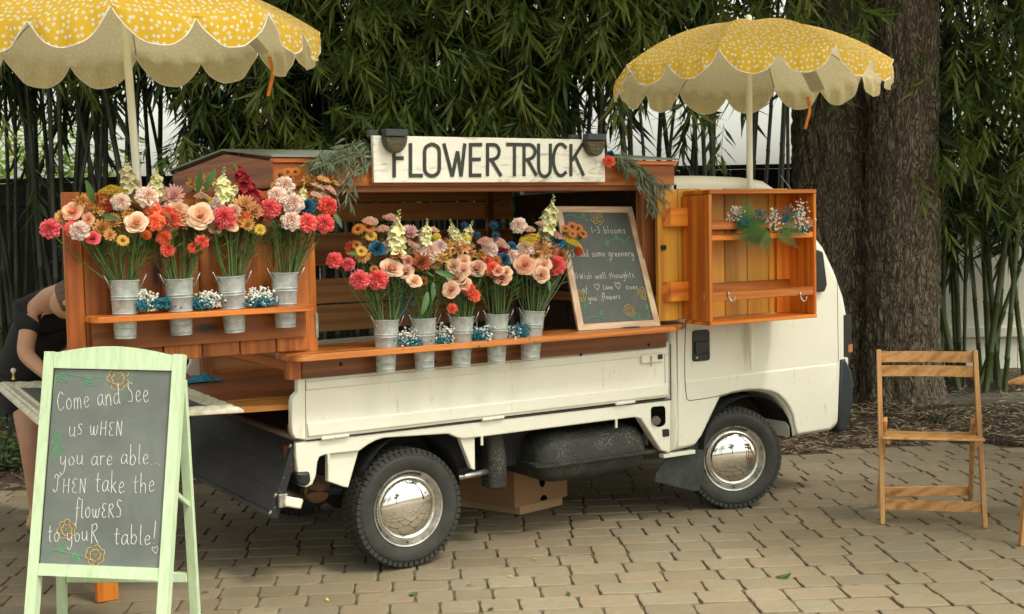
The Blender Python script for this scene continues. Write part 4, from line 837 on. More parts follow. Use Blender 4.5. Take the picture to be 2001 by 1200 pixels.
# ---- right door and wall cabinet in front of it
rdoor = bpy.data.objects.new('side_door', None); COL.objects.link(rdoor); rdoor.parent = truck; ORG[rdoor.name] = Vector((1.7, -.08, 1.3)); rdoor.location = ORG[rdoor.name] - ORG[truck.name]; rdoor['label'] = 'honey coloured plank door folded back over the cab'
RY0, RY1 = -.095, -.072
tx = [AY(p, 500, RY0).x for p in (1286, 1326, 1371, 1417, 1461, 1503, 1541)]; rz1 = AY(1400, 369, RY0).z; rz0 = AY(1300, 627, RY0).z
for i in range(6): brd('door_plank', tx[i] + .001, tx[i + 1] - .003, RY0 + rd.uniform(-.001, .001), RY1, rz0 + rd.uniform(-.002, .002), rz1 + rd.uniform(-.002, .002), W_yel('Z'), rdoor)
for zz in (rz0 + .06, rz1 - .09): brd('door_batten', tx[0] + .05, tx[6] - .05, RY1 + .0005, RY1 + .02, zz, zz + .06, W_org('X'), rdoor)
CY0 = -.285; cxl = AY(1333, 500, RY0 - .002).x; cxr = AY(1596, 500, CY0).x; cz1 = AY(1480, 379, CY0).z; cz0 = AY(1480, 622, CY0).z; cxf = AY(1386, 500, CY0).x
cxl2 = min(cxl, cxf)
cab = bpy.data.objects.new('wall_cabinet', None); COL.objects.link(cab); cab.parent = truck; ORG[cab.name] = Vector((1.85, -.19, cz0)); cab.location = ORG[cab.name] - ORG[truck.name]; cab['label'] = 'open orange wooden shelf cabinet on the right door'
cy1 = RY0 - .002
def cb(name, x0, x1, y0, y1, z0, z1, ax, mat=None): return brd(name, x0, x1, y0, y1, z0, z1, (mat or W_org)(ax), cab)
th = .018
B = MB(); B.hexa([(cxf, CY0, cz0), (cxf + th, CY0, cz0), (cxl + th, cy1, cz0 + .005), (cxl, cy1, cz0 + .005), (cxf, CY0, cz1), (cxf + th, CY0, cz1), (cxl + th, cy1, cz1 - .008), (cxl, cy1, cz1 - .008)]); B.build('side_board', W_org('Z'), cab)
cb('side_board', cxr - th, cxr, CY0, cy1, cz0, cz1, 'Z'); xa, xb = cxf + th + .001, cxr - th - .001
cb('top_board', cxf + .002, cxr, CY0 - .003, cy1, cz1 + .001, cz1 + .021, 'X'); cb('bottom_board', cxf + .002, cxr, CY0 - .003, cy1, cz0 - .019, cz0 - .001, 'X')
def zc(py, y): return AY(1480, py, y).z
cb('shelf_board', xa, xb, CY0 + .004, cy1 - .02, zc(468, CY0), zc(456, CY0), 'X')
cb('back_rail', xa, xb, cy1 - .02, cy1 - .003, zc(446, cy1), zc(430, cy1), 'X'); cb('back_rail', xa, xb, cy1 - .02, cy1 - .003, zc(567, cy1), zc(548, cy1), 'X')
cb('front_rail', xa, xb, CY0 + .004, CY0 + .02, zc(447, CY0), zc(431, CY0), 'X'); cb('hook_rail', xa, xb, CY0 + .002, CY0 + .02, zc(584, CY0), zc(566, CY0), 'X')
cb('back_board', tx[6] + .002, cxr - .10, cy1 - .016, cy1, cz0, cz1, 'Z')
for (px0, py0, px1, py1) in ((1296, 406, 1330, 443), (1296, 550, 1330, 589)):
    a = AY(px0, py1, RY0 - .01); c = AY(px1, py0, RY0 - .01); B = MB(); B.hexa([(a.x, RY0 - .001, a.z), (a.x + .02, RY0 - .045, a.z), (c.x + .04, RY0 - .045, a.z), (c.x + .04, RY0 - .001, a.z), (a.x, RY0 - .001, c.z), (a.x + .02, RY0 - .045, c.z), (c.x + .04, RY0 - .045, c.z), (c.x + .04, RY0 - .001, c.z)]); B.build('mounting_block', W_org('X'), cab)
for px in (1424, 1564):
    p = AY(px, 578, CY0 - .004); B = MB(); B.tube(smoothpath([p + Vector((0, 0, .02)), p + Vector((0, -.004, -.01)), p + Vector((.006, -.016, -.026)), p + Vector((.016, -.022, -.022)), p + Vector((.02, -.022, -.004))], 4), .0032, 7); B.lathe([(0, -.004), (.007, -.003), (.008, 0)], p + Vector((0, 0, .008)), (0, 1, 0), 10); B.build('coat_hook', RIM, cab, smooth=True)
c = AY(1295, 484, RY0 - .002); B = MB(); B.bbox(c.x - .012, c.x + .016, RY0 - .014, RY0 - .002, c.z - .012, c.z + .012, .004); B.build('latch_knob', DARK, rdoor)
for zz, hh in ((AY(1279, 398, -.01).z, .06), (AY(1279, 597, -.01).z, .05)):
    xh = AY(1280, 400, -.012).x
    for k in range(3): B = MB(); B.tube([(xh, -.014, zz - hh + k * hh * .667 + .002), (xh, -.014, zz - hh + (k + 1) * hh * .667 - .002)], .0075, 9); B.build('hinge_knuckle', RIM, rdoor, smooth=True, sharp=40)
# ================================================================== SIGN AND SIGN LAMPS
SY = -.058
s0 = AY(731, 357, SY); s1 = AY(1181.5, 268, SY)
sz0 = AY(955, 356.5, SY).z; sz1 = AY(955, 269, SY).z
sign = thing('name_sign', ((s0.x + s1.x) / 2, SY, sz0), 'long whitewashed wooden FLOWER TRUCK sign on the roof edge', 'sign')
for k in range(1): B = MB(); B.bbox(s0.x, s1.x, SY, SY + .022, sz0, sz1, .002); B.build('sign_board', WASHED, sign)
INK = plain('charcoal sign lettering', (.032, .036, .028), .7, var=.35, nscale=30)
def sgn(cx, cy): return AY(600 + cx / 2.609, 240 + cy / 2.609, SY - .002)
def stroke(B, P, wd, smooth=False, th=.002, n=6):
    P = [Vector(p) for p in P]
    if smooth: P = smoothpath(P, n)
    vs = []; m = len(P)
    for i, p in enumerate(P):
        d = (P[min(i + 1, m - 1)] - P[max(i - 1, 0)]).normalized(); s = Vector((d.z, 0, -d.x)) * wd / 2; vs += [p - s, p + s, p - s - Vector((0, th, 0)), p + s - Vector((0, th, 0))]
    fs = []
    for i in range(m - 1): a, b = 4 * i, 4 * i + 4; fs += [(a + 2, a + 3, b + 3, b + 2), (a, a + 2, b + 2, b), (a + 1, b + 1, b + 3, a + 3)]
    fs += [(0, 1, 3, 2), (4 * m - 4, 4 * m - 2, 4 * m - 1, 4 * m - 3)]
    B.add(vs, fs)
LET = [('F', [([(443, 104), (444, 278)], 0), ([(436, 112), (500, 110)], 0), ([(444, 181), (492, 180)], 0)]), ('L', [([(527, 104), (527, 276)], 0), ([(520, 269), (590, 269)], 0)]),
       ('O', [([(637, 107), (603, 130), (599, 190), (603, 250), (637, 271), (670, 250), (674, 190), (670, 130), (637, 107)], 1)]), ('W', [([(697, 105), (740, 274)], 0), ([(740, 274), (767, 145)], 0), ([(767, 145), (785, 274)], 0), ([(785, 274), (804, 105)], 0)]),
       ('E', [([(833, 105), (833, 275)], 0), ([(826, 112), (892, 111)], 0), ([(833, 187), (885, 186)], 0), ([(826, 268), (888, 267)], 0)]), ('R', [([(920, 106), (920, 272)], 0), ([(914, 112), (960, 114), (979, 140), (972, 172), (950, 186), (920, 190)], 1), ([(938, 188), (990, 272)], 0)]),
       ('T', [([(1016, 110), (1097, 111)], 0), ([(1057, 110), (1057, 272)], 0)]), ('R', [([(1106, 106), (1106, 272)], 0), ([(1100, 112), (1142, 114), (1162, 140), (1155, 170), (1134, 185), (1106, 190)], 1), ([(1124, 188), (1170, 270)], 0)]),
       ('U', [([(1180, 106), (1181, 230), (1190, 262), (1210, 274), (1232, 262), (1240, 230), (1240, 106)], 1)]), ('C', [([(1322, 130), (1300, 110), (1275, 118), (1258, 160), (1257, 210), (1272, 255), (1296, 270), (1322, 250)], 1)]),
       ('K', [([(1345, 108), (1345, 272)], 0), ([(1404, 108), (1350, 192)], 0), ([(1366, 170), (1410, 270)], 0)])]
for nm, st in LET:
    B = MB()
    for P, sm in st: stroke(B, [sgn(*p) + Vector((0, -.0004 * random.Random(str(P)).random(), 0)) for p in P], .0155, sm)
    B.build('painted_letter', INK, sign, label='painted letter ' + nm)
BRZ = speck_mat('aged bronze filigree', (.03, .026, .014), (.30, .24, .10), .16, 210, .5, (.3, .5))
for (cx, top, bot, lb) in ((770, 253, 299, 'left black and bronze half-round lamp on the sign, before the letter F'), (1160, 262, 305, 'right black and bronze half-round lamp on the sign, after the letter K')):
    p = AY(cx, top, SY - .02); q = AY(cx, bot, SY - .02); t = thing('wall_lamp', (p.x, SY - .03, q.z), lb, 'lamp', 'lamps hooked over the sign'); w2 = .0515; zt = p.z; zm = p.z - .030
    B = MB(); B.bbox(p.x - w2, p.x + w2, SY - .05, SY - .0035, zm, zt, .003); B.bbox(p.x - w2 - .045, p.x - w2 - .0005, SY + .0225, SY + .05, zm, zt); B.build('lamp_housing', plain('charcoal lamp housing', (.035, .045, .042), .5), t)
    B = MB(); R_ = .055; n = 20; cz = zm - .001; pts = [(p.x + w2 * 1.02 * math.cos(math.pi + math.pi * k / n), cz + (zm - q.z) * math.sin(math.pi + math.pi * k / n)) for k in range(n + 1)]
    prism(B, pts, SY - .042, SY - .004, .006, 3); B.build('lamp_shade', BRZ, t, smooth=True, sharp=50)
    rr = random.Random(cx); B = MB()
    for k in range(34):
        a = rr.uniform(.1, math.pi - .1); r = rr.random() ** .5 * .88; c = Vector((p.x + w2 * r * math.cos(a), SY - .0435, cz - (zm - q.z) * r * math.sin(a))); a2 = rr.uniform(0, 6.3); B.tube(smoothpath([c, c + Vector((math.cos(a2) * .005, -.001, math.sin(a2) * .005)), c + Vector((math.cos(a2 + 1.2) * .008, 0, math.sin(a2 + 1.2) * .008))], 3), .0009, 4)
    o = B.build('filigree', plain('bronze wire', (.28, .21, .08), .4, .8), t); o['kind'] = 'stuff'
# ================================================================== WORK TABLE PLANKS, PICTURE FRAME, CLOTH
table = thing('work_table', (-.75, .75, 0), 'brown plank work table reaching out of the rear of the truck', 'table')
near_e = [(-.22, .03), (-.49, .07), (-.92, .165), (-1.38, .265)]; far_e = [(-.05, 1.36), (-.40, 1.355), (-.92, 1.345), (-1.38, 1.335)]
TBL = wood('table wood', (.13, .035, .010), (.30, .085, .020), (.42, .14, .035), 'X', rough=.38)
TBF = wood('table edge wood', (.34, .12, .02), (.58, .23, .04), (.70, .33, .08), 'X')
for k in range(5):
    f0, f1 = k / 5 + .002, (k + 1) / 5 - .002; B = MB()
    for i in range(3):
        c = []
        for z in (.736, .760):
            for (e, f) in ((i, f0), (i + 1, f0), (i + 1, f1), (i, f1)):
                a, b_ = Vector(near_e[e]), Vector(far_e[e]); p = a.lerp(b_, f); c.append((p.x, p.y, z))
        B.hexa(c)
    B.build('table_plank', TBL if k else TBF, table)
B = MB(); B.bbox(-1.255, -1.17, .29, .33, 0, .735); B.build('leg', W_org('Z'), table)
B = MB(); B.bbox(-1.255, -1.17, 1.22, 1.26, 0, .735); B.build('leg', W_org('Z'), table)
B = MB(); B.bbox(-1.25, -1.17, .335, 1.215, .66, .735); B.build('cross_rail', W_brn('Y'), table)
# ornate frame lying flat
FR = [Vector(AZ(476, 796, .782)), Vector(AZ(72, 820, .782)), Vector(AZ(-12, 747, .782)), Vector(AZ(330, 740, .782))]
FRM = plain('distressed cream frame paint', (.62, .60, .48), .6, var=.25, nscale=30, bmp=.4)
pf = thing('picture_frame', (sum((p for p in FR), Vector()) / 4) + Vector((0, 0, -.03)), 'ornate cream picture frame lying flat on the work table', 'picture frame')
cen = sum(FR, Vector()) / 4
def inset(f): return [p.lerp(cen, f) for p in FR]
lv = [(0, -.020), (0, -.010), (.04, 0), (.07, -.002), (.085, .006), (.15, -.006), (.19, -.010), (.21, -.003), (.24, -.008), (.24, -.020)]
for e in range(4):
    B = MB(); vs = []; m = 30
    for (f, z) in lv:
        q = inset(f); a, b_ = q[e], q[(e + 1) % 4]
        for k in range(m + 1): zz = z + (.0022 * math.sin(k * 2.1 + 9 * f) if 0 < f < .24 else 0); vs.append(a.lerp(b_, k / m) + Vector((0, 0, zz)))
    L = len(lv); B.add(vs, [(r * (m + 1) + k, r * (m + 1) + k + 1, ((r + 1) % L) * (m + 1) + k + 1, ((r + 1) % L) * (m + 1) + k) for r in range(L) for k in range(m)]); B.build('frame_moulding', FRM, pf)
q = inset(.23); B = MB(); B.add([p + Vector((0, 0, -.014)) for p in q], [(0, 1, 2, 3)]); B.build('chalk_panel', SLATE, pf)
B = MB(); rr = random.Random(8)
for k in range(5):
    a = q[2].lerp(q[3], .12 + k * .1).lerp(cen, .25); B.tube(smoothpath([a + Vector((rr.uniform(-.05, .05), rr.uniform(-.04, .04), -.011)) for _ in range(4)], 4), .003, 4)
B.build('chalk_drawing', CH_G, pf)
# small brass and pearl finial on the frame rim
p = AZ(27, 742, .80); B = MB(); B.lathe([(.010, 0), (.011, .006), (.005, .010), (.008, .016), (.004, .022), (.007, .030), (.004, .034)], p, (0, 0, 1), 14); t = thing('bell_finial', p, 'tiny brass and pearl finial standing on the frame corner at the left edge', 'finial'); B.build('stem', plain('brass', (.5, .36, .12), .3, 1.0), t, smooth=True)
B = MB(); B.lathe([(.001, .030), (.009, .033), (.013, .042), (.010, .052), (.001, .056)], p, (0, 0, 1), 14); B.build('pearl', plain('pearl', (.7, .68, .6), .2), t, smooth=True)
# cloths
def cloth(name, c, r, h, mat, label, seed, sx_=1.4):
    B = MB(); rr = random.Random(seed); NA, NR = 40, 14; vs = []
    for k in range(NR + 1):
        for j in range(NA):
            a = 2 * math.pi * j / NA; f = k / NR; rad = r * f * (1 + .25 * math.sin(3 * a + seed) + .18 * math.sin(7 * a)); q = Vector((math.cos(a) * rad * sx_, math.sin(a) * rad, 0))
            q.z = h * max(0, (1 - f ** 2)) * (.75 + .9 * noise.noise(q * 26 + Vector((seed, 0, 0)))) + .012 * abs(noise.noise(q * 60 + Vector((0, seed, 0)))) + .002; vs.append(Vector(c) + q)
    B.add(vs, [(k * NA + j, k * NA + (j + 1) % NA, (k + 1) * NA + (j + 1) % NA, (k + 1) * NA + j) for k in range(NR) for j in range(NA)]); return tag(B.build(name, mat, smooth=True), label, 'cloth')
c = AZ(392, 746, .762); cloth('cleaning_cloth', (c.x, c.y, .762), .065, .03, plain('turquoise cloth', (.035, .24, .38), .85, var=.2), 'crumpled turquoise cloth on the work table beside the frame', 3)
c = AZ(366, 748, .762); cloth('cleaning_cloth', (c.x - .02, c.y + .10, .762), .06, .04, plain('faded pink cloth', (.42, .14, .13), .85), 'faded pink cloth tucked behind the turquoise one', 6)
# ================================================================== CARTONS UNDER THE TRUCK
CARD = plain('brown cardboard', (.36, .20, .095), .8, var=.1, nscale=5); CARD2 = plain('pale cardboard', (.45, .29, .15), .8, var=.1)
def carton(name, A, Bp, Cp, z0, z1, mat, label, grow=0.):
    A, Bp, Cp = Vector(A), Vector(Bp), Vector(Cp); a = (Bp - A).normalized(); c = (Cp - A).normalized(); A = A - a * grow - c * grow; la = (Bp - A).length + 2 * grow; lc = (Cp - A).length + 2 * grow
    t = thing(name, A + a * la / 2 + c * lc / 2 + Vector((0, 0, z0)), label, 'box', 'flower cartons under the truck'); th_ = .005
    def wall(p, d, L, nn, nm='side_panel'):
        B = MB(); B.hexa([p + Vector((0, 0, z0)), p + d * L + Vector((0, 0, z0)), p + d * L + nn * th_ + Vector((0, 0, z0)), p + nn * th_ + Vector((0, 0, z0)), p + Vector((0, 0, z1)), p + d * L + Vector((0, 0, z1 - .003)), p + d * L + nn * th_ + Vector((0, 0, z1 - .003)), p + nn * th_ + Vector((0, 0, z1))]); B.build(nm, mat, t)
    wall(A, a, la, c); wall(A + c * (lc - th_), a, la, c); wall(A + c * th_, c, lc - 2 * th_, a); wall(A + c * th_ + a * (la - th_), c, lc - 2 * th_, a)
    B = MB(); p = A + Vector((0, 0, z1 - .004)); B.hexa([p + a * th_ + c * th_, p + a * (la - th_) + c * th_, p + a * (la - th_) + c * (lc - th_), p + a * th_ + c * (lc - th_)] + [q + Vector((0, 0, .003)) for q in (p + a * th_ + c * th_, p + a * (la - th_) + c * th_, p + a * (la - th_) + c * (lc - th_), p + a * th_ + c * (lc - th_))]); B.build('top_panel', mat, t)
    return t, A, a, la, c
A_ = AZ(1016, 1007, 0); Bp = A_ + Vector((.97, .20, 0)).normalized() * .31; Cp = A_ + Vector((-.35, .9, 0)).normalized() * .42
t1, A1, a1, l1, c1 = carton('cardboard_box', A_, Bp, Cp, .002, .14, CARD2, 'pale cardboard box base on the pavers under the truck')
t2, A2, a2, l2, c2 = carton('cardboard_box', A_ - Vector((.03, 0, 0)), Bp, Cp, .045, .235, CARD, 'brown cardboard lid with an oval hand hole, over the pale box', .012)
HOL = plain('hand hole darkness', (.006, .005, .004), 1, spec=0)
B = MB(); cc = A2 + a2 * (l2 * .52) - c2 * .0012 + Vector((0, 0, .155)); n = 16; B.add([cc + a2 * .022 * math.cos(2 * math.pi * k / n) + Vector((0, 0, .034 * math.sin(2 * math.pi * k / n))) for k in range(n)], [tuple(range(n))]); B.build('hand_hole', HOL, t2)
B = MB(); cc = A2 + a2 * (l2 * .54) - c2 * .0014 + Vector((0, 0, .052)); B.add([cc + a2 * .026 * math.cos(math.pi * k / n) + Vector((0, 0, .028 * math.sin(math.pi * k / n))) for k in range(n + 1)], [tuple(range(n + 1))]); B.build('hand_hole', HOL, t2)
# ================================================================== HANDWRITING
GL = {
 'a': (1., [[(.85,.85),(.5,1),(.12,.6),(.2,.1),(.55,.08),(.85,.6)],[(.87,.98),(.85,.3),(1.05,0)]]), 'b': (1., [[(.15,2),(.15,1),(.15,.05)],[(.15,.5),(.5,1),(.88,.6),(.6,.02),(.15,.12)]]),
 'c': (.85, [[(.8,.85),(.45,1),(.1,.5),(.4,0),(.85,.2)]]), 'd': (1., [[(.85,.85),(.5,1),(.12,.6),(.2,.1),(.55,.08),(.85,.5)],[(.87,2),(.86,.3),(1.05,0)]]),
 'e': (.9, [[(.12,.5),(.6,.55),(.75,.8),(.45,1),(.12,.55),(.35,0),(.85,.18)]]), 'f': (.7, [[(.8,1.8),(.55,2.05),(.35,1.6),(.3,.3),(.2,-.7),(.0,-.6)],[(.02,.95),(.7,1)]]),
 'g': (1., [[(.85,.85),(.5,1),(.12,.6),(.2,.1),(.55,.08),(.85,.6)],[(.87,.98),(.84,-.4),(.5,-1),(.1,-.7)]]), 'h': (1., [[(.15,2),(.15,0)],[(.15,.6),(.5,1),(.8,.75),(.82,0)]]),
 'i': (.4, [[(.2,1),(.2,0)],[(.2,1.4),(.23,1.5)]]), 'k': (.9, [[(.15,2),(.15,0)],[(.75,1),(.2,.5)],[(.3,.55),(.85,0)]]), 'l': (.45, [[(.2,2),(.17,.3),(.4,0)]]),
 'm': (1.3, [[(.12,1),(.12,0)],[(.12,.6),(.38,1),(.6,.75),(.6,0)],[(.6,.6),(.85,1),(1.08,.75),(1.1,0)]]), 'n': (1., [[(.15,1),(.15,0)],[(.15,.6),(.5,1),(.8,.75),(.85,0)]]),
 'o': (.95, [[(.5,1),(.12,.6),(.3,.02),(.7,.1),(.85,.6),(.5,1)]]), 'r': (.75, [[(.15,1),(.15,0)],[(.15,.6),(.4,.95),(.75,.9)]]), 's': (.75, [[(.72,.9),(.4,1),(.2,.75),(.6,.42),(.6,.08),(.1,.06)]]),
 't': (.75, [[(.38,1.75),(.34,.2),(.62,0)],[(.02,1.08),(.75,1.14)]]), 'u': (1., [[(.12,1),(.15,.2),(.5,0),(.82,.4),(.84,1)],[(.84,1),(.86,.1),(1.05,0)]]), 'v': (.85, [[(.1,1),(.4,0),(.75,1)]]),
 'w': (1.3, [[(.1,1),(.2,.15),(.5,.1),(.6,.9)],[(.6,.9),(.7,.1),(1.0,.1),(1.15,1)]]), 'y': (1., [[(.12,1),(.18,.3),(.5,.1),(.82,.6)],[(.85,1),(.8,-.4),(.45,-1),(.1,-.7)]]),
 'C': (1.1, [[(1,1.4),(.6,1.7),(.1,.9),(.4,0),(1.05,.3)]]), 'S': (.95, [[(.85,1.6),(.4,1.75),(.2,1.3),(.7,.8),(.65,.1),(.1,.1)]]), 'H': (1.05, [[(.15,1.3),(.12,0)],[(.85,1.3),(.82,0)],[(.12,.65),(.85,.68)]]),
 'N': (1.1, [[(.15,0),(.17,1.4)],[(.17,1.4),(.8,0)],[(.8,0),(.85,1.4)]]), 'E': (.85, [[(.75,1.35),(.3,1.35),(.15,1.0),(.45,.72),(.12,.4),(.3,.0),(.8,.05)]]), 'W': (1.4, [[(.1,1.7),(.3,0)],[(.3,0),(.62,1.2)],[(.62,1.2),(.85,0)],[(.85,0),(1.2,1.75)]]),
 'T': (1.1, [[(.1,1.3),(.35,1.7),(.8,1.45),(1.05,1.75)],[(.62,1.6),(.5,.3),(.2,.02),(.0,.3)]]), 'R': (1., [[(.15,0),(.17,1.4)],[(.1,1.3),(.6,1.45),(.75,1.1),(.2,.75)],[(.3,.75),(.9,0)]]), 'A': (1.1, [[(.05,0),(.5,1.8)],[(.5,1.8),(.95,0)],[(.2,.7),(.8,.7)]]),
 'L': (.85, [[(.2,1.6),(.15,0)],[(.15,0),(.8,.02)]]), '1': (.5, [[(.25,1.7),(.22,0)]]), '3': (.9, [[(.1,1.6),(.6,1.7),(.65,1.2),(.3,.95)],[(.3,.95),(.8,.6),(.5,0),(.05,.15)]]), '2': (.9, [[(.1,1.3),(.4,1.7),(.7,1.3),(.1,.05)],[(.1,.05),(.8,.1)]]),
 '-': (.8, [[(.1,.8),(.7,.82)]]), '.': (.35, [[(.15,.02),(.2,.05)]]), '!': (.5, [[(.35,2.2),(.22,.5)],[(.2,.02),(.22,.08)]]), ')': (.55, [[(.1,1.8),(.45,.9),(.1,-.1)]]), '<': (1.6, [[(.8,.0),(.15,1.1),(.35,1.7),(.75,1.3),(.8,1.2)],[(.8,.0),(1.4,1.1),(1.2,1.7),(.85,1.35)]]), ' ': (.7, [])}
def write(text, P0, P1, xh, frame, thick=.0022, seed=1, name='chalk_writing', mat=None, parent=None, depth=.0012):
    """frame(a,b)->3D point on the board; text runs P0->P1 (board units), xh = x height in board units"""
    r = random.Random(seed); tot = sum(GL[c][0] + .22 for c in text); P0 = Vector(P0); P1 = Vector(P1); d = P1 - P0; k = d.length / tot; d.normalize(); nrm = Vector((-d.y, d.x)); x = 0; B = MB()
    last = None
    for c in text + ' ':
        if c == ' ' and B.v: last = B.build(name, mat or CH_W, parent); B = MB()
        w_, st = GL[c]; dy = r.uniform(-.08, .08); sc_ = r.uniform(.92, 1.1)
        for s in st:
            pts = [P0 + d * ((x + px_) * k) + nrm * ((py_ + dy) * xh * sc_) for px_, py_ in s]; pts = [Vector((p.x, p.y, 0)) for p in pts]
            pts = smoothpath(pts, 4); q = [frame(p.x, p.y) for p in pts]; B.tube(q, [thick * .5 * r.uniform(.8, 1.15) for _ in q], 5)
        x += w_ + .22
    return last
def rose_chalk(cx, cy, r, frame, parent, seed=1):
    rr = random.Random(seed)
    for mat, rads in ((CH_Y, (.95, .55)), (CH_R, (.78, .30)), (CH_G, (.12,)) if seed % 2 else (CH_Y, (.14,))):
        B = MB()
        for q in rads:
            n = 7 if q > .5 else 5
            for k in range(n):
                a0 = 2 * math.pi * k / n + q * 3 + rr.uniform(-.2, .2); pts = []
                for j in range(6): a = a0 + (2 * math.pi / n * .92) * j / 5; ra = r * q * (.92 + .24 * math.sin(math.pi * j / 5) + rr.uniform(-.07, .07)); pts.append(frame(cx + ra * math.cos(a), cy + ra * math.sin(a)))
                B.tube(pts, .0011, 4)
        B.build('chalk_rose', mat, parent)
def vine(pts, leaves, frame, parent, L=.03):
    B = MB(); B.tube([frame(p.x, p.y) for p in smoothpath([Vector((*p, 0)) for p in pts], 5)], .0010, 4)
    for (x, y, a) in leaves:
        a = math.radians(a); d = Vector((math.cos(a), math.sin(a))); s = Vector((-d.y, d.x)); p = Vector((x, y)); Q = [p, p + d * L * .4 + s * L * .28, p + d * L, p + d * L * .5 - s * L * .28, p, p + d * L * .8]
        B.tube([frame(q.x, q.y) for q in smoothpath([Vector((*q, 0)) for q in Q], 3)], .0010, 4)
    B.build('chalk_vine', CH_G, parent)
# ================================================================== MINT SANDWICH BOARD
sb_pts = dict(fl=AZ(44, 1287, 0), fr=AZ(333, 1292, 0)); TL = AZ(81, 685, 1.062); TR = AZ(357, 685, 1.062)
sb = thing('sandwich_board', (sb_pts['fl'] + sb_pts['fr']) / 2, 'mint green A-frame chalkboard standing on the pavers at lower left', 'chalkboard sign')
O_ = sb_pts['fl']; ux = (sb_pts['fr'] - O_); Wd = ux.length; ux = ux / Wd; uy = ((TL + TR) / 2 - (sb_pts['fl'] + sb_pts['fr']) / 2); Hh = uy.length; uy = (uy - ux * uy.dot(ux)).normalized(); uy, ux = (uy + ux * .03).normalized(), (ux - uy * .03).normalized(); un = ux.cross(uy)
if un.dot(CAMLOC - O_) < 0: un = -un
cxo = ((TL + TR) / 2 - (sb_pts['fl'] + sb_pts['fr']) / 2).dot(ux)
def SBp(a, b_, c=0.): return O_ + ux * a + uy * b_ + un * c
def slab(B, P, t0, t1, fr):
    n = len(P); B.add([fr(x, y, t0) for x, y in P] + [fr(x, y, t1) for x, y in P], [tuple(range(n)), tuple(reversed(range(n, 2 * n)))] + [(i, i + n, (i + 1) % n + n, (i + 1) % n) for i in range(n)]); return B
def inv(px, py, c=0.):
    r = ray(px, py); o = O_ + un * c; t = (o - CAMLOC).dot(un) / r.dot(un); p = CAMLOC + r * t - o; return (p.dot(ux), p.dot(uy))
# board coordinates of the photographed corners
a1, b1 = inv(100, 721); a2, b2 = inv(332, 722); a3, b3 = inv(77, 1103); a4, b4 = inv(315, 1109)
aL = (a1 + a3) / 2; aR = (a2 + a4) / 2; bT = (b1 + b2) / 2; bB = (b3 + b4) / 2; aO = inv(82, 690)[0]; aP = inv(340, 690)[0]; stW = .037
xl0 = min(aL - stW, 0.0); 
for (x0_, x1_) in ((aL - stW, aL), (aR, aR + stW)):
    B = MB(); slab(B, [(x0_, 0), (x1_, 0), (x1_, Hh), (x0_, Hh)], 0, -.042, SBp); B.build('stile', MINT, sb)
top = [(aL + .001, bT), (aR - .001, bT)] + [(aR - .001 - (aR - aL - .002) * k / 14, Hh - .004 + .028 * math.sin(math.pi * k / 14)) for k in range(15)]
B = MB(); slab(B, top, -.003, -.030, SBp); B.build('top_rail', MINT, sb)
bb = inv(200, 1130)[1]; B = MB(); slab(B, [(aL + .001, bb), (aR - .001, bb), (aR - .001, bB), (aL + .001, bB)], -.004, -.030, SBp); B.build('bottom_rail', MINT, sb)
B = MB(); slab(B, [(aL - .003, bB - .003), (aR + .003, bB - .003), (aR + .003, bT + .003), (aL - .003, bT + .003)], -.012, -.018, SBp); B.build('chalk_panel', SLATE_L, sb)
B = MB()
for P in ([(aL, bB), (aL, bT)], [(aR, bB), (aR, bT)], [(aL, bT), (aR, bT)]): B.beam(SBp(*P[0], -.010), SBp(*P[1], -.010), .005, .005, up=un)
B.build('panel_bead', DARK, sb)
# back frame
bl = AZ(142, 1232, 0); br_ = AZ(381, 1216, 0); hingeL = SBp(aL - stW / 2 + .02, Hh - .09, -.05); hingeR = SBp(aR + stW / 2, Hh - .09, -.05)
Q0 = AZ(383, 1219, 0); rdir = (SBp(0, 0) + un * -.62); backL = SBp(aL - .02, 0, 0) - Vector((un.x, un.y, 0)).normalized() * .60; backR = SBp(aR + .02, 0, 0) - Vector((un.x, un.y, 0)).normalized() * .60; backL.z = backR.z = 0
for hp, bp in ((hingeL, AZ(122, 1222, 0)), (hingeR, Q0)): B = MB(); B.beam(bp, hp, .036, .022, up=ux.cross(Vector((0, 0, 1))), b=.002); B.build('rear_leg', MINT, sb)
f = .20; pL = AZ(122, 1222, 0).lerp(hingeL, f); pR = Q0.lerp(hingeR, f); B = MB(); B.beam(pL.lerp(pR, .04), pL.lerp(pR, .96), .020, .036); B.build('rear_rail', MINT, sb)
for q in (SBp(aR + stW * .5, Hh * .55, -.045),): B = MB(); B.beam(q, Q0.lerp(hingeR, .5), .012, .018); B.build('spreader', MINT, sb)
def SBf(a, b_): return SBp(a, b_, -.0108)
def sbx(px, py): return inv(px, py, -.011)
def wr(txt, x0, y0, x1, y1, xh, seed, fr=None, parent=None, ivf=None, th=.0028):
    p0 = ivf(x0, y0); p1 = ivf(x1, y1); q = ivf(x0, y0 - xh); k = abs(q[1] - p0[1]); write(txt, (*p0,), (*p1,), k, fr, th, seed, parent=parent)
for i, (txt, x0, y0, x1, y1, xh) in enumerate([('Come and See', 112, 803, 294, 783, 22), ('us wHEN', 134, 851, 243, 852, 20), ('you are able...', 116, 908, 317, 908, 19), ('THEN take the', 104, 962, 305, 962, 20), ('flowERS', 146, 1012, 240, 1012, 19), ('to you', 93, 1059, 174, 1056, 17), ('R', 176, 1061, 196, 1061, 24), ('table!', 222, 1064, 308, 1064, 19)]):
    wr(txt, x0, y0, x1, y1, xh, 30 + i, SBf, sb, sbx)
wr('<', 298, 1084, 314, 1080, 8, 5, SBf, sb, sbx, .002)
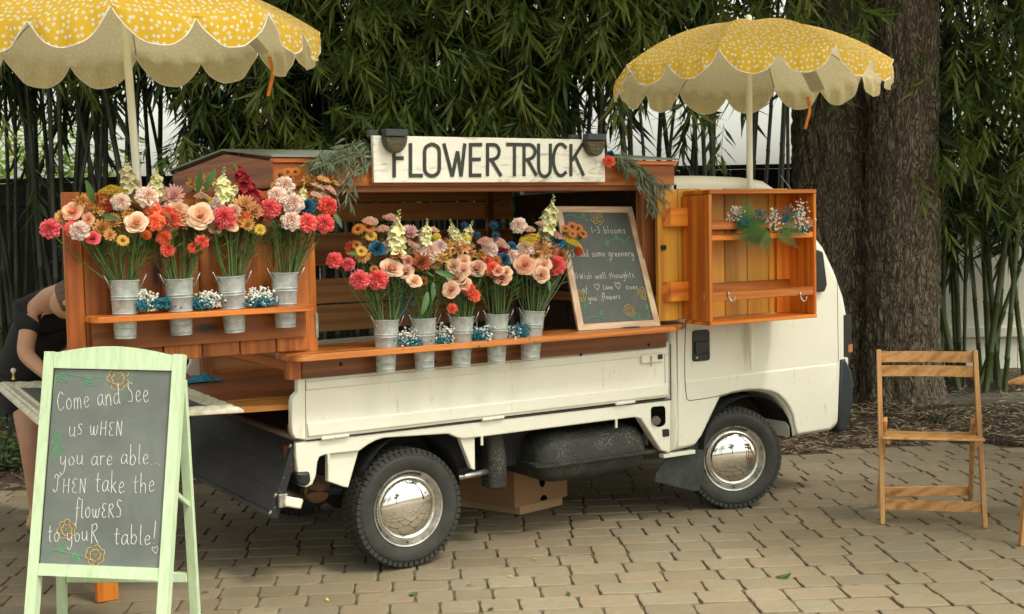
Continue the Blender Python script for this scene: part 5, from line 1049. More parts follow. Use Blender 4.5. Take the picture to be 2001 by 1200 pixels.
for i, (x, y, r) in enumerate([(231, 740, 20), (130, 1035, 17), (186, 1085, 18)]): c = sbx(x, y); c2 = sbx(x + r, y); rose_chalk(c[0], c[1], abs(c2[0] - c[0]), SBf, sb, 3 + 2 * i)
vine([sbx(*p) for p in ((104, 768), (110, 735), (130, 730), (165, 738), (198, 737))], [(*sbx(114, 735), -25), (*sbx(164, 742), -20)], SBf, sb, .042)
vine([sbx(*p) for p in ((106, 905), (104, 882), (112, 868), (118, 858), (114, 842))], [(*sbx(104, 868), 70), (*sbx(106, 882), 20)], SBf, sb, .040)
vine([sbx(*p) for p in ((90, 1086), (105, 1074), (130, 1080), (160, 1086))], [(*sbx(118, 1076), 60), (*sbx(142, 1084), -35)], SBf, sb, .034)
# ================================================================== OAK FRAMED BOARD ON THE COUNTER
Lb = [AZ(1131, 646, .987), AZ(1291, 636, .987)]; lt = [AZ(1086, 403, 1.575), AZ(1235, 403, 1.575)]
bu = (Lb[1] - Lb[0]); bw = bu.length; bu = bu / bw
yt = (Lb[0].y + Lb[1].y) / 2 + .20
lt = [AY(1086, 403, Lb[0].y + .20), AY(1235, 404, Lb[1].y + .20)]
ob = thing('framed_chalkboard', (Lb[0] + Lb[1]) / 2, 'oak framed chalkboard leaning on the truck counter, reading 1-3 blooms', 'chalkboard')
def OBq(a, b_, c=0.):
    p = Lb[0].lerp(Lb[1], a); q = lt[0].lerp(lt[1], a); n = (Lb[1] - Lb[0]).cross(lt[0] - Lb[0]).normalized()
    if n.dot(CAMLOC - p) < 0: n = -n
    return p.lerp(q, b_) + n * c
fa, fb = .070, .048
for nm, P, ax in (('frame_side', [(0, 0), (0, 1), (fa, 1 - fb), (fa, fb)], 'Z'), ('frame_side', [(1, 0), (1, 1), (1 - fa, 1 - fb), (1 - fa, fb)], 'Z'), ('frame_side', [(0, 0), (1, 0), (1 - fa, fb), (fa, fb)], 'X'), ('frame_side', [(0, 1), (1, 1), (1 - fa, 1 - fb), (fa, 1 - fb)], 'X')):
    B = MB(); slab(B, P, .0, -.016, OBq); B.build(nm, W_oak(ax), ob)
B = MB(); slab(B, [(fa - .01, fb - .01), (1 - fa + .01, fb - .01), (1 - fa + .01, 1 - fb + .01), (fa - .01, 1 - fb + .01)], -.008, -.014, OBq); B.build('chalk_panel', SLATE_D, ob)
p = OBq(.62, -.004, .002); B = MB(); B.tube(smoothpath([p + bu * -.05, p + Vector((0, -.02, .004)), p + bu * .05], 5), .004, 6); B.build('stand_wire', BLACK, ob)
nO = (Lb[1] - Lb[0]).cross(lt[0] - Lb[0]).normalized()
def obx(px, py):
    r = ray(px, py); n = nO; t = (Lb[0] - CAMLOC).dot(n) / r.dot(n); p = CAMLOC + r * t; a, b_ = .5, .5
    for _ in range(12):
        e = p - OBq(a, b_); du = (OBq(a + .01, b_) - OBq(a, b_)) / .01; dv = (OBq(a, b_ + .01) - OBq(a, b_)) / .01
        g11, g12, g22 = du.dot(du), du.dot(dv), dv.dot(dv); r1, r2 = e.dot(du), e.dot(dv); dt = g11 * g22 - g12 * g12; a += (r1 * g22 - r2 * g12) / dt; b_ += (g11 * r2 - g12 * r1) / dt
    return (a * bw, b_ * (lt[0] - Lb[0]).length)
lh = (lt[0] - Lb[0]).length
def OBf(a, b_): return OBq(a / bw, b_ / lh, -.0068)
def oc(x, y): return (940 + x / 3.75, 340 + y / 3.75)
for i, (txt, x0, y0, x1, y1, xh) in enumerate([('1-3 blooms', 815, 432, 1070, 432, 28), ('2) Add some greenery', 655, 603, 1130, 600, 27), ('3)', 688, 768, 724, 765, 26), ('Wish well thoughts', 730, 768, 1132, 755, 24), ('of', 748, 860, 790, 860, 22), ('<', 838, 850, 890, 845, 28), ('Love', 902, 842, 975, 842, 22), ('<', 988, 840, 1044, 838, 28), ('over', 1068, 842, 1162, 842, 22), ('you', 792, 925, 856, 922, 24), ('flowers', 893, 915, 1030, 912, 22)]):
    wr(txt, *oc(x0, y0), *oc(x1, y1), xh / 3.75, 60 + i, OBf, ob, obx, .0026)
for i, (x, y, r) in enumerate([(855, 318, 42), (735, 888, 36), (1188, 872, 36), (1092, 997, 38)]):
    c = obx(*oc(x, y)); c2 = obx(*oc(x + r, y)); rose_chalk(c[0], c[1], abs(c2[0] - c[0]), OBf, ob, 2 + i)
def ov(P): return [obx(*oc(*p)) for p in P]
vine(ov([(600, 320), (650, 296), (720, 315), (760, 332), (808, 338)]), [(*obx(*oc(740, 315)), 45)], OBf, ob, .026)
vine(ov([(930, 490), (1000, 470), (1060, 485), (1095, 452)]), [(*obx(*oc(930, 520)), 80), (*obx(*oc(1035, 492)), -20), (*obx(*oc(995, 475)), 60)], OBf, ob, .024)
vine(ov([(765, 925), (775, 985), (798, 1035)]), [(*obx(*oc(772, 985)), 75)], OBf, ob, .026)
vine(ov([(768, 1060), (830, 1042), (918, 1053)]), [(*obx(*oc(882, 1040)), 65)], OBf, ob, .030)
vine(ov([(1100, 1045), (1160, 1058), (1234, 1052), (1225, 960)]), [(*obx(*oc(1165, 1050)), 85), (*obx(*oc(1215, 985)), 60)], OBf, ob, .026)
# ================================================================== UMBRELLAS
def fabric():
    m, n, p, o = newmat('yellow dotted parasol cloth'); uv = N(n, 'ShaderNodeTexCoord'); vo = N(n, 'ShaderNodeTexVoronoi'); vo.voronoi_dimensions = '2D'; vo.inputs['Scale'].default_value = 36; vo.inputs['Randomness'].default_value = .7; n.links.new(uv.outputs['UV'], vo.inputs['Vector'])
    d = maprange(n, vo.outputs['Distance'], .21, .27, 1, 0); top_ = mixc(n, d, (.90, .58, .045), (.92, .89, .74)); und = mixc(n, d, (.86, .75, .45), (.90, .83, .60))
    ge = N(n, 'ShaderNodeNewGeometry'); c = mixc(n, ge.outputs['Backfacing'], top_, und); nf = noise_t(n, uv.outputs['UV'], 3, 3); n.links.new(c, p.inputs['Base Color']); p.inputs['Roughness'].default_value = .75; p.inputs['Sheen Weight'].default_value = .15
    bump(n, p, nf, .25, .01); tb = N(n, 'ShaderNodeBsdfTranslucent'); n.links.new(c, tb.inputs[0]); ms = N(n, 'ShaderNodeMixShader'); ms.inputs[0].default_value = .46; n.links.new(p.outputs[0], ms.inputs[1]); n.links.new(tb.outputs[0], ms.inputs[2]); n.links.new(ms.outputs[0], o.inputs[0]); return m
FAB = fabric(); TRIM = plain('white scallop piping', (.80, .76, .70), .7); POLE = plain('cream enamel pole', (.76, .76, .64), .35, var=.05, coat=.3)
def umbrella(apex, R, drop, pole_bottom, tilt_dir, tilt, label, phase, seed=1, hang=.085):
    ax = (Vector((0, 0, 1)) + Vector(tilt_dir) * tilt).normalized(); e1 = Vector(RH) - ax * Vector(RH).dot(ax); e1.normalize(); e2 = ax.cross(e1)   # e2 points away from the viewer
    t = thing('parasol', pole_bottom, label, 'umbrella', 'scalloped yellow parasols'); G = 8; NR = 12; NS = 28
    def surf(a, f, sag=True):
        g = (a - phase) / (2 * math.pi / G); fr_ = g - math.floor(g); s = math.sin(math.pi * fr_); rr = R * f * (math.cos(math.pi / G) / math.cos((fr_ - .5) * 2 * math.pi / G) * .45 + .55) ; h = -drop * (f ** 2.1) - .034 * s * f * (1 if sag else 0)
        return apex + (e1 * math.cos(a) + e2 * math.sin(a)) * rr + ax * h
    for g in range(G):
        B = MB(); vs = []; uvs = []; rim = []
        for k in range(NR + 1):
            for j in range(NS + 1):
                a = phase + 2 * math.pi * (g + j / NS) / G; f = .02 + .98 * k / NR; vs.append(surf(a, f)); uvs.append((g * 1.7 + (j / NS - .5) * 1.15 * f * R * .77, f * R * 1.0))
        # scalloped valance: two lobes per gore
        NV = 5
        for k in range(1, NV + 1):
            for j in range(NS + 1):
                a = phase + 2 * math.pi * (g + j / NS) / G; lob = 1 - abs(2 * ((2 * j / NS) % 1.0) - 1) ** 2.4; L = hang * (.05 + .95 * lob) * k / NV; base = surf(a, 1.0); out = (e1 * math.cos(a) + e2 * math.sin(a))
                vs.append(base - ax * L * .93 + out * L * (.30 - .25 * k / NV) + out * .008 * math.sin(j * 1.3 + seed + g)); uvs.append((g * 1.7 + (j / NS - .5) * 1.15 * R * .77, R * 1.0 + L))
                if k == NV: rim.append(vs[-1])
        M_ = NR + 1 + NV; fs = [(k * (NS + 1) + j, k * (NS + 1) + j + 1, (k + 1) * (NS + 1) + j + 1, (k + 1) * (NS + 1) + j) for k in range(M_ - 1) for j in range(NS)]
        q = [Vector(vs[i]) for i in fs[40]]; nn = (q[1] - q[0]).cross(q[2] - q[0])
        if nn.dot(ax) < 0: fs = [tuple(reversed(f_)) for f_ in fs]
        B.add(vs, fs); pan = B.build('canopy_panel', FAB, t, smooth=True, uv=uvs)
        B = MB(); B.tube(rim, .0024, 6); B.build('piping', TRIM, pan, smooth=True)
        a = phase + 2 * math.pi * g / G; B = MB(); B.tube([surf(a, f, False) - ax * .006 for f in (.05, .3, .6, .8, .97)], .0028, 5); B.build('rib', plain('dull white rib', (.42, .36, .24), .5), t)
        B = MB(); B.tube([surf(a, .28, False) - ax * .008, apex - ax * .16 + (e1 * math.cos(a) + e2 * math.sin(a)) * .02], .0022, 5); B.build('stretcher', plain('dull white rib', (.42, .36, .24), .5), t)
    B = MB(); B.tube([pole_bottom, pole_bottom + (apex - pole_bottom) * .06, apex + ax * .01], [.004 if pole_bottom.z < .76 else .015, .0155, .0155], 16); B.build('pole', POLE, t, smooth=True, sharp=40)
    B = MB(); B.lathe([(.018, -.005), (.020, .004), (.017, .012), (.017, .026), (.012, .036), (.001, .040)], apex, ax, 16); B.build('finial', WHITE, t, smooth=True)
    B = MB(); B.lathe([(.019, 0), (.024, .004), (.024, .04), (.019, .045)], apex - ax * .19, ax, 14); B.build('runner', WHITE, t, smooth=True, sharp=40)
    # care label hanging inside and tie strap below the rim
    a = math.radians(40); p = surf(a, .62) - ax * .012; q = surf(a, .84) - ax * .05; s = (e1 * -math.sin(a) + e2 * math.cos(a)) * .045; B = MB()
    B.add([p - s, p + s, q + s - ax * .05, q - s - ax * .05, p - s - ax * .001, p + s - ax * .001, q + s - ax * .051, q - s - ax * .051], [(0, 1, 2, 3), (7, 6, 5, 4), (0, 3, 7, 4), (1, 5, 6, 2)]); B.build('care_label', plain('translucent label', (.62, .56, .42), .6), t)
    a = math.radians(52); p = surf(a, 1.0) - ax * .03; pts = smoothpath([p, p - Vector((0, 0, .07)) + e1 * .012, p - Vector((0, 0, .13)) - e1 * .002, p - Vector((0, 0, .17)) - e1 * .012], 4); B = MB()
    for i in range(len(pts) - 1):
        B.hexa([pts[i] - e1 * .008, pts[i] + e1 * .008, pts[i] + e1 * .008 + e2 * .0015, pts[i] - e1 * .008 + e2 * .0015, pts[i + 1] - e1 * .008, pts[i + 1] + e1 * .008, pts[i + 1] + e1 * .008 + e2 * .0015, pts[i + 1] - e1 * .008 + e2 * .0015])
    B.build('tie_strap', plain('orange tie strap', (.70, .24, .03), .7), t); return t
UY = -.034
apR = AY(1463, 44, UY); pbR = AY(1468, 724, UY)
umbrella(apR, .685, .240, pbR, FH, .055, 'smaller-looking yellow dotted parasol above the cab of the truck, right', math.radians(-112), hang=.105)
d0 = 5.0; bt = AD(268, 345, 5.02); tp = AD(241, 10, 5.02); dv = (bt - tp).normalized(); apL = tp - dv * ((2.52 - tp.z) / -dv.z) * 1.0; pbL = bt + dv * ((bt.z - .765) / -dv.z)
umbrella(apL - Vector((0, 0, .015)), .755, .245, pbL, -FH * .5 - RH, .03, 'larger-looking yellow dotted parasol at top left, above the door bouquets', math.radians(-122), hang=.12, seed=4)
# ================================================================== FOLDING CHAIR
ch = thing('folding_chair', (AZ(1724, 1025) + AZ(1897, 985)) / 2, 'slatted wooden folding chair standing empty before the big tree', 'chair')
fl_, fr2 = AZ(1725, 1024), AZ(1925, 1031); rl, rr_ = AZ(1716, 990), AZ(1896, 986)
cu = (fr2 - fl_).normalized(); cb_ = Vector((-cu.y, cu.x, 0)); 
if cb_.dot(FH) < 0: cb_ = -cb_
tl_ = AZ(1717, 683, .835); tr_ = AZ(1905, 684, .835); m = ((tl_ + tr_) / 2)
for (a, b_) in ((fl_, tl_), (fr2, tr_)): B = MB(); B.beam(a, b_, .022, .040, up=cb_, b=.003); B.build('front_post', W_chair('Z'), ch)
def onpost(z): return fl_.lerp(tl_, z / tl_.z), fr2.lerp(tr_, z / tr_.z)
for (a, b_), s in (((rl, onpost(.52)[0]), 1), ((rr_, onpost(.52)[1]), -1)): B = MB(); B.beam(a, b_ + cu * .024 * s - Vector((0, 0, .02)) + cb_ * .012, .020, .036, up=cb_, b=.003); B.build('rear_leg', W_chair('Z'), ch)
for z, h in ((.800, .052), (.732, .052)):
    a, b_ = onpost(z); a = a + cu * .012 + cb_ * .004; b_ = b_ - cu * .012 + cb_ * .004; B = MB(); n = 8; vs = []
    for k in range(n + 1):
        q = a.lerp(b_, k / n) + cb_ * .022 * math.sin(math.pi * k / n)
        for (dz, dy) in ((-h / 2, -.006), (-h / 2, .006), (h / 2, .006), (h / 2, -.006)): vs.append(q + Vector((0, 0, dz)) + cb_ * dy)
    B.add(vs, [(4 * k + i, 4 * k + (i + 1) % 4, 4 * k + 4 + (i + 1) % 4, 4 * k + 4 + i) for k in range(n) for i in range(4)] + [(0, 1, 2, 3), (4 * n + 3, 4 * n + 2, 4 * n + 1, 4 * n)]); B.build('back_slat', W_chair('X'), ch)
a, b_ = onpost(.095); B = MB(); B.beam(a + cu * .012, b_ - cu * .012, .014, .052); B.build('front_rail', W_chair('X'), ch)
a = rl.lerp(onpost(.52)[0], .13) + cu * .012; b_ = rr_.lerp(onpost(.52)[1], .13) - cu * .010; a.z = b_.z = .085; B = MB(); B.beam(a, b_, .014, .050); B.build('rear_rail', W_chair('X'), ch)
a, b_ = onpost(.425); fwdv = -cb_
for k in range(5):
    o1 = cb_ * (-.02 + k * .058 - .12) ; z_ = -.004 * k; B = MB(); e0 = -.006 if k == 0 else .016; B.beam(a + o1 + cu * e0 + Vector((0, 0, z_ + .012)), b_ + o1 - cu * e0 + Vector((0, 0, z_ + .012)), .050, .013, b=.003); B.build('seat_slat', W_chair('X'), ch)
for q, s in ((a, 1), (b_, -1)): B = MB(); B.beam(q + cb_ * -.14 + cu * .03 * s + Vector((0, 0, -.008)), q + cb_ * .14 + cu * .03 * s + Vector((0, 0, -.022)), .018, .028); B.build('seat_bearer', W_chair('Y'), ch)
for z in (.52, .425):
    for q, s in zip(onpost(z), (-1, 1)): B = MB(); B.tube([q - cu * .013, q + cu * .013], .005, 8); B.build('pivot_bolt', RIM, ch, smooth=True)
# ================================================================== SIDE TABLE AT THE RIGHT EDGE
tc = AZ(1969, 744, .735); tfoot = AZ(1996, 1066, 0); st_ = thing('slatted_table', tc + RH * .3 - Vector((0, 0, .735)), 'corner of a slatted wooden folding table at the right picture edge', 'table')
TA = (RH * .80 - FH * .60); TB = (RH * .60 + FH * .80)
for k in range(9):
    p = tc + TB * (k * .065 + .03); B = MB(); B.beam(p + Vector((0, 0, -.008)), p + TA * .62 + Vector((0, 0, -.008)), .058, .016, up=(0, 0, 1), b=.004); B.build('top_slat', W_chair('X'), st_)
for k in (.05, .55): p = tc + TA * (k + .03) + Vector((0, 0, -.031)); B = MB(); B.beam(p, p + TB * .58, .022, .03); B.build('under_rail', W_chair('Y'), st_)
for (dx, s) in ((.0, 1), (.60, 1)):
    B = MB(); f0 = tfoot + TB * dx; B.beam(f0, Vector((f0.x, f0.y, .70)) + RH * .06, .022, .038, up=FH); B.build('leg', W_chair('Z'), st_); B = MB(); B.beam(f0 + TA * .50 + RH * .06, Vector((f0.x, f0.y, .70)) + TA * .06 + RH * .06, .022, .038, up=FH); B.build('leg', W_chair('Z'), st_)
# ================================================================== PERSON
SKIN = plain('skin', (.50, .27, .17), .5, var=.06, nscale=14); SHIRT = plain('black cotton shirt', (.010, .010, .011), .85, var=.2, bmp=.2); SHORT = plain('black denim shorts', (.010, .012, .016), .9, var=.3, bmp=.3); HAIR = plain('light brown cropped hair', (.12, .07, .035), .6, var=.4, nscale=60, bmp=.8)
def skinmesh(name, V, E, rad, root, mat, parent, sub=2, disp=0.):
    me = bpy.data.meshes.new(name); me.from_pydata([tuple(v) for v in V], E, []); o = bpy.data.objects.new(name, me); COL.objects.link(o); o.modifiers.new('s', 'SKIN')
    for i, r in enumerate(rad): me.skin_vertices[0].data[i].radius = (r, r) if not isinstance(r, tuple) else r
    me.skin_vertices[0].data[root].use_root = True; s = o.modifiers.new('u', 'SUBSURF'); s.levels = sub; s.render_levels = sub
    bpy.context.view_layer.update(); dg = bpy.context.evaluated_depsgraph_get(); m2 = bpy.data.meshes.new_from_object(o.evaluated_get(dg)); bpy.data.objects.remove(o)
    B = MB(); B.add([tuple(v.co) for v in m2.vertices], [tuple(p.vertices) for p in m2.polygons]); return B.build(name, mat, parent, smooth=True)
D = 6.35
def pp(px, py, dd=0.): return AD(px, py, D + dd)
foot = UV(-2.33, D + .15); person = thing('person', foot, 'person in black T-shirt and black shorts bending over the work table at left', 'person')
hip = pp(44, 752, .15); waist = pp(56, 692, .05); chest = pp(92, 620, -.08); neckb = pp(112, 574, -.22); neck = pp(130, 568, -.30); hd_ = pp(152, 592, -.38)
shL = pp(62, 610, -.20); elL = pp(48, 692, -.34); wrL = pp(98, 738, -.52); shR = pp(120, 606, .12); elR = pp(120, 690, .05); wrR = pp(150, 742, -.25)
hipL = pp(54, 772, .0); hipR = pp(58, 770, .30); knL = Vector((*hipL.xy, .50)) - FH * .05; knR = Vector((*hipR.xy, .50)); anL = AZ(70, 985, 0); anL = pp(72, 960, .0); anL.z = .10; anR = anL + RH * .14 + FH * .30
knL = pp(62, 872, -.08)
V = [hip, waist, chest, neckb, neck, hd_ - RH * .0, shL, elL, wrL, shR, elR, wrR, hipL, knL, anL, hipR, knR, anR, anL - FH * .10 - Vector((0, 0, .06)), anR - FH * .10 - Vector((0, 0, .06))]
E_ = [(0, 1), (1, 2), (2, 3), (3, 4), (4, 5), (3, 6), (6, 7), (7, 8), (3, 9), (9, 10), (10, 11), (0, 12), (12, 13), (13, 14), (0, 15), (15, 16), (16, 17), (14, 18), (17, 19)]
rad = [.10, .09, .085, .055, .050, .05, .050, .043, .027, .060, .043, .027, .098, .060, .040, .098, .060, .040, .036, .036]
body = skinmesh('body', V, E_, rad, 0, SKIN, person)
# head: shaped ellipsoid with brow, nose, jaw
def head(c, face, up, s, parent):
    face = face.normalized(); up = (up - face * up.dot(face)).normalized(); rt_ = face.cross(up); B = MB(); n, mm = 28, 22; vs = []
    for k in range(mm + 1):
        th_ = math.pi * k / mm
        for j in range(n):
            ph = 2 * math.pi * j / n; x = math.sin(th_) * math.cos(ph); y = math.sin(th_) * math.sin(ph); z = math.cos(th_)
            wx = .076 * (1 - .25 * max(0, -z) ** 1.5); wy = .095 * (1 - .18 * max(0, -z) * (1 if x >= 0 else 1.4)); r = Vector((x * wy, y * wx, z * .115))
            if x > .5: r.x += .020 * math.exp(-((y / .16) ** 2) - ((z + .12) / .16) ** 2) + .006 * math.exp(-((z - .22) / .12) ** 2) - .010 * math.exp(-(((abs(y) - .36) / .16) ** 2) - ((z - .06) / .12) ** 2) + .006 * math.exp(-((y / .25) ** 2) - ((z + .45) / .08) ** 2) + .008 * math.exp(-((y / .3) ** 2) - ((z + .78) / .15) ** 2)
            vs.append(c + (face * r.x + rt_ * r.y + up * r.z) * s)
    B.add(vs, [(k * n + j, k * n + (j + 1) % n, (k + 1) * n + (j + 1) % n, (k + 1) * n + j) for k in range(mm) for j in range(n)]); h = B.build('head', SKIN, parent, smooth=True)
    for sg in (-1, 1):
        B = MB(); e = c + (face * -.006 + rt_ * sg * .074 + up * -.005) * s; B.lathe([(.001, .012), (.012, .012), (.017, .006), (.015, -.004), (.004, -.006)], e, rt_ * sg, 14); B.build('ear', SKIN, h, smooth=True)
        B = MB(); e = c + (face * .078 + rt_ * sg * .028 + up * .006) * s; B.lathe([(.001, .009), (.006, .007), (.009, 0)], e, face, 10); B.build('eye', plain('eye', (.05, .03, .02), .2), h, smooth=True)
    B = MB(); e = c + (face * .088 + up * -.052) * s; B.tube([e - rt_ * .02, e + face * .003, e + rt_ * .02], .004, 6); B.build('mouth', plain('lips', (.35, .10, .08), .5), h, smooth=True)
    B = MB(); vs = []
    for k in range(11):
        th_ = math.pi * .60 * k / 10
        for j in range(n):
            ph = 2 * math.pi * j / n; x = math.sin(th_) * math.cos(ph); y = math.sin(th_) * math.sin(ph); z = math.cos(th_); f = 1.06 if x < .35 else max(.86, 1.06 - (x - .35) * .5 - .2 * max(0, .5 - z)); vs.append(c + (face * x * .096 * f + rt_ * y * .079 * f + up * z * .117 * f) * s)
    B.add(vs, [(k * n + j, k * n + (j + 1) % n, (k + 1) * n + (j + 1) % n, (k + 1) * n + j) for k in range(10) for j in range(n)]); B.build('hair', HAIR, h, smooth=True)
head(pp(143, 586, -.40), RH * .35 + Vector((0, 0, -.9)) + FH * .15, RH * .9 + Vector((0, 0, .35)) - FH * .05, 1.0, person)
sleL = shL.lerp(elL, .62); sleR = shR.lerp(elR, .6)
skinmesh('shirt', [hip + Vector((0, 0, .02)), waist, chest, neckb + (neck - neckb) * .05, shL, sleL, shR, sleR], [(0, 1), (1, 2), (2, 3), (3, 4), (4, 5), (3, 6), (6, 7)], [.158, .150, .155, .112, .094, .076, .092, .074], 1, SHIRT, person)
skinmesh('shorts', [hip.lerp(waist, .35), hip - Vector((0, 0, .03)), hipL, hipL.lerp(knL, .42), hipR, hipR.lerp(knR, .5)], [(0, 1), (1, 2), (2, 3), (1, 4), (4, 5)], [.165, .165, .135, .105, .135, .100], 0, SHORT, person)
def hand(wr_, d, side, parent):
    d = d.normalized(); s = d.cross(Vector((0, 0, 1))).normalized() * side; V = [wr_ - d * .02, wr_ + d * .05]; E = [(0, 1)]; R_ = [.026, (.020)]
    for k, (L, off) in enumerate(((.068, .030), (.078, .011), (.072, -.009), (.058, -.028))):
        i = len(V); b = wr_ + d * .075 + s * off; V += [b, b + d * L * .4 - Vector((0, 0, .006)), b + d * L * .75 - Vector((0, 0, .022)), b + d * L * .92 - Vector((0, 0, .036))]; E += [(1, i), (i, i + 1), (i + 1, i + 2), (i + 2, i + 3)]; R_ += [.0105, .009, .0082, .007]
    i = len(V); V += [wr_ + d * .03 + s * .035, wr_ + d * .06 + s * .055 - Vector((0, 0, .01)), wr_ + d * .085 + s * .058 - Vector((0, 0, .022))]; E += [(0, i), (i, i + 1), (i + 1, i + 2)]; R_ += [.013, .0105, .008]
    skinmesh('hand', V, E, R_, 0, SKIN, parent, 2)
hand(wrL, (wrL - elL) * .6 + RH * .2, 1, person); hand(wrR, (wrR - elR) * .6 + RH * .1 - FH * .1, -1, person)
SHOE = plain('dark shoe', (.03, .03, .03), .6)
for q in (anL, anR): B = MB(); loftbox(B, [(.002, q.x - .05, q.x + .05, q.y - .17, q.y + .06, .045), (.03, q.x - .05, q.x + .05, q.y - .17, q.y + .06, .045), (.06, q.x - .045, q.x + .045, q.y - .12, q.y + .055, .04), (.09, q.x - .04, q.x + .04, q.y - .06, q.y + .05, .035)]); B.build('shoe', SHOE, person, smooth=True, sharp=50)
# ================================================================== BLOOMS (unit sized, facing +Z)
def petal(B, p, d, up, L, W_, curl=.2, cup=.1, nl=3, nw=2, tb=0., te=1., ruf=0., r=None):
    """petal patch starting at p, growing along d, surface normal up"""
    d = d.normalized(); s = d.cross(up).normalized(); n = s.cross(d).normalized(); vs = []; ts = []
    for i in range(nl + 1):
        f = i / nl; wd = W_ * math.sin(math.pi * min(.93, .12 + f * .76)) ** .75
        for j in range(nw + 1):
            g = j / nw - .5; z = curl * L * (f ** 2) * -1 + cup * W_ * (g * g * 4) + (ruf * (r.uniform(-1, 1) if r else 0) if f > .5 else 0)
            vs.append(p + d * L * f * (1 - .12 * g * g * 4) + s * wd * g + n * z); ts.append(tb + (te - tb) * f)
    B.add(vs, [(i * (nw + 1) + j, i * (nw + 1) + j + 1, (i + 1) * (nw + 1) + j + 1, (i + 1) * (nw + 1) + j) for i in range(nl) for j in range(nw)], ts)
def dirv(a, el): return Vector((math.cos(a) * math.cos(el), math.sin(a) * math.cos(el), math.sin(el)))
def g_carnation(seed):
    r = random.Random(seed); B = MB(); n = 40
    for l, (R_, H_) in enumerate(((1.0, -.14), (.96, .04), (.87, .20), (.74, .34), (.58, .46), (.40, .56), (.22, .62))):
        vs = [Vector((0, 0, H_ - .45))]; ts = [.15]; ph = r.uniform(0, 6); lob = r.choice((5, 6, 7))
        for ring, (f, tt) in enumerate(((.62, .5), (1.0, 1.0))):
            for k in range(n):
                a = 2 * math.pi * k / n; w_ = 1 + .10 * math.sin(lob * a + ph) + (.035 * (-1) ** k if ring else 0) + r.uniform(-.05, .05); z = H_ + (.13 * math.sin(lob * 2 * a + ph) + .07 * (-1) ** (k // 1) * (1 if ring else .3) + r.uniform(-.08, .08)) - (.10 if ring and l < 2 else 0); vs.append(Vector((math.cos(a) * R_ * f * w_, math.sin(a) * R_ * f * w_, z - (0 if ring else .06)))); ts.append(tt * (.5 + .5 * R_))
        fs = [(0, 1 + k, 1 + (k + 1) % n) for k in range(n)] + [(1 + k, 1 + n + k, 1 + n + (k + 1) % n, 1 + (k + 1) % n) for k in range(n)]; B.add(vs, fs, ts)
    return B
def g_rose(seed):
    r = random.Random(seed); B = MB(); B.lathe([(.01, .46), (.07, .44), (.09, .30), (.08, -.1)], (.01, .0, 0), (0, 0, 1), 8, t=.0)
    for ring, (n, R_, zb, h, roll) in enumerate(((2, .13, -.05, .50, .02), (3, .22, -.10, .54, .03), (3, .33, -.16, .58, .05), (4, .46, -.22, .60, .08), (4, .60, -.28, .58, .12), (5, .75, -.34, .52, .17), (5, .88, -.38, .40, .22))):
        for k in range(n):
            a0 = 2 * math.pi * k / n + ring * 1.0 + r.uniform(-.2, .2); sp = 2 * math.pi / n * 1.22; nw, nl = 8, 5; vs = []; ts = []; hh = h * r.uniform(.86, 1.1); dr = r.uniform(-.03, .035); pt = r.uniform(.6, 1.2)
            for i in range(nl + 1):
                f = i / nl
                for j in range(nw + 1):
                    g = j / nw - .5; edge = 1 - (abs(g) * 2) ** 3 * .35; rr = (R_ + dr) * (.45 + .55 * f ** .7) + roll * max(0, f - .5) * 2.6 * pt * (1 - (abs(g) * 2) ** 2 * .9) + .05 * (g + .5) + r.uniform(-.010, .010); z = zb + hh * f * edge - roll * .8 * max(0, f - .7) * 3.0 * .6
                    vs.append(Vector((math.cos(a0 + g * sp) * rr, math.sin(a0 + g * sp) * rr, z))); ts.append(min(1, .02 + .62 * f + ring * .05))
            B.add(vs, [(i * (nw + 1) + j, i * (nw + 1) + j + 1, (i + 1) * (nw + 1) + j + 1, (i + 1) * (nw + 1) + j) for i in range(nl) for j in range(nw)], ts)
    return B
def g_daisy(seed):
    r = random.Random(seed); B = MB(); n = 17
    for lay in range(2):
        for k in range(n):
            a = 2 * math.pi * (k + .5 * lay) / n + r.uniform(-.06, .06); petal(B, dirv(a, 0) * .18, dirv(a, .12 + .18 * lay), Vector((0, 0, 1)), .82 - .08 * lay, .19, .15, .1, 3, 1, .45, 1.0)
    vs = []; B.lathe([(.30, .02), (.27, .13), (.16, .20), (.02, .22)], (0, 0, 0), (0, 0, 1), 12, t=.01); return B
def g_mum(seed):
    r = random.Random(seed); B = MB()
    for ring, (n, R_, el, L) in enumerate(((18, .12, 8, .9), (17, .12, 28, .82), (15, .10, 48, .66), (11, .06, 68, .5), (6, .02, 82, .4))):
        for k in range(n):
            a = 2 * math.pi * (k + .5 * ring) / n + r.uniform(-.08, .08); e = math.radians(el + r.uniform(-6, 6)); petal(B, dirv(a, 0) * R_, dirv(a, e), dirv(a + math.pi, math.pi / 2 - e), L * r.uniform(.9, 1.1), .21, -.22, .22, 3, 1, .05 + .1 * ring, 1.0 - .1 * ring)
    return B
def g_alstro(seed):
    r = random.Random(seed); B = MB()
    for q in range(4):
        a0 = q * 1.6 + r.uniform(-.3, .3); ctr = dirv(a0, .5) * (.48 if q else .1); ax = (dirv(a0, .7) if q else Vector((0, 0, 1))); M = rot_to(ax, r.uniform(0, 6)); T = MB()
        for k in range(6):
            a = 2 * math.pi * k / 6; petal(T, Vector((0, 0, -.25)), dirv(a, math.radians(52 if k % 2 else 60)), dirv(a + math.pi, math.radians(35)), .72 * r.uniform(.9, 1.1), .32 if k % 2 else .22, .25, .15, 4, 2, .0, 1.0)
        T.tube([Vector((0, 0, -.2)), Vector((.05, .03, .32))], .02, 4, t=.01); B.mb(T, Matrix.Translation(ctr) @ M)
    return B
